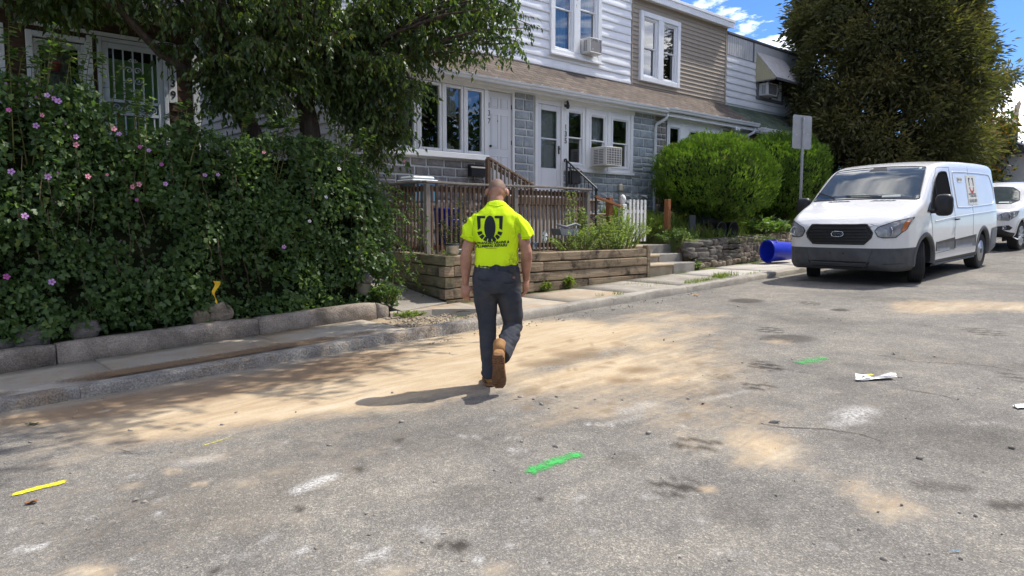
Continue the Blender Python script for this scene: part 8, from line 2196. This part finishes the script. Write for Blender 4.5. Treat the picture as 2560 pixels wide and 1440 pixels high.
mb = MB(); p0, p1 = gp(1140,782,.14), gp(1175,780,.14); mb.tube([p0+Vector((0,0,.01)), p0.lerp(p1,.5)+Vector((0,0,.02)), p1+Vector((0,0,.01))],[.006,.008,.004],5); tag(obj('stick', mb, M_TWIG, None), 'dry stick on the sidewalk just left of the worker', 'stick')
# utility poles with wires
M_POLE = surf('grey_pole_wood', (.075,.06,.05), .9, (.12,.10,.082), 6, stretch=(4,4,.3), bump=.3, bscale=30)
def pole(xb, yb, xt, yt, v, label, extra):
    a, b_ = fp(xb, yb, v), fp(xt, yt, v); t = thing('utility_pole', label, 'pole', (a.x, v, a.z-1.5), 'utility poles up the street'); d = (a-b_).normalized()
    mb = MB(); mb.tube([a+d*3, a, a.lerp(b_,.5), b_], [.19,.18,.16,.135], 10); obj('pole_shaft', mb, M_POLE, t, True); extra(t, a, b_); return t
def ex1(t, a, b_):
    mb = MB(); mb.lathe([(0,.16),(.05,.15),(.06,.05),(.03,.0)], tuple(b_), 8); obj('insulator', mb, M_BLACK, t)
    for (f, dz) in ((.42,.0),(.62,.1),(.75,-.05)):
        p = a.lerp(b_, f); mb = MB(); mb.box((p.x-.25,p.y-.2,p.z-.1),(p.x+.25,p.y+.2,p.z+.1),.05); obj('pole_bracket', mb, M_BLACK, t)
def ex2(t, a, b_): pass
pole(2489, 440, 2548, 258, 13.5, 'leaning utility pole with top fitting, right of the conifer', ex1)
pole(2533, 442, 2543, 262, 14.2, 'upright utility pole beside the leaning one', ex2)
wr2 = thing('overhead_wires', 'thin overhead wires crossing between the utility poles', 'wires', tuple(fp(2530,330,14)))
for (p, q) in (((2543,302),(2700,308)),((2480,352),(2540,335)),((2540,340),(2700,430)),((2538,335),(2700,330)),((2500,350),(2700,362))):
    a, b_ = fp(*p, 13.8), fp(*q, 12.0); mid = a.lerp(b_,.5)-Vector((0,0,.25)); mb = MB(); mb.tube([a,mid,b_], .014, 5); obj('wire', mb, M_BLACK, wr2)
# far garage and a house eave at the right edge
M_FARW = surf('far_white_wall', (.52,.54,.56), .7, (.58,.60,.62), 2)
ga = thing('far_garage', 'far white garage seen past the van between trees', 'building', (58,14.5,3)); p = fp(2505,452,15.5)
mb = MB(); mb.box((p.x-4,15.5,p.z-3),(p.x+4,20,p.z+.55)); obj('wall', mb, M_FARW, ga); mb = MB(); mb.prism([(15.1,p.z+.55),(17.75,p.z+1.7),(20.4,p.z+.55)],0,p.x-4.4,p.x+4.4); obj('roof', mb, M_PANEL, ga)
for k in range(4):
    mb = MB(); mb.box((p.x-2.8,15.44,p.z-1.8+.5*k),(p.x+2.8,15.49,p.z-1.8+.5*k+.46),.02); obj('garage_door_panel', mb, M_TRIM, ga)
fh_ = thing('far_house', 'grey house corner with white eave at the right edge', 'house', (40,9,2)); p = fp(2584,398,9.3)
mb = MB(); mb.box((p.x-.2,9.2,1.5),(p.x+9,14,p.z+.35)); w_ = obj('wall', mb, M_PANEL, fh_); mb = MB(); mb.prism([(8.8,p.z+.30),(11.6,p.z+1.6),(14.4,p.z+.30)],0,p.x-.5,p.x+9.4); obj('roof', mb, M_ROOF_D, fh_); mb = MB(); mb.box((p.x-.6,8.7,p.z+.12),(p.x+9.5,8.82,p.z+.34),.02); obj('gutter', mb, M_TRIM, fh_)
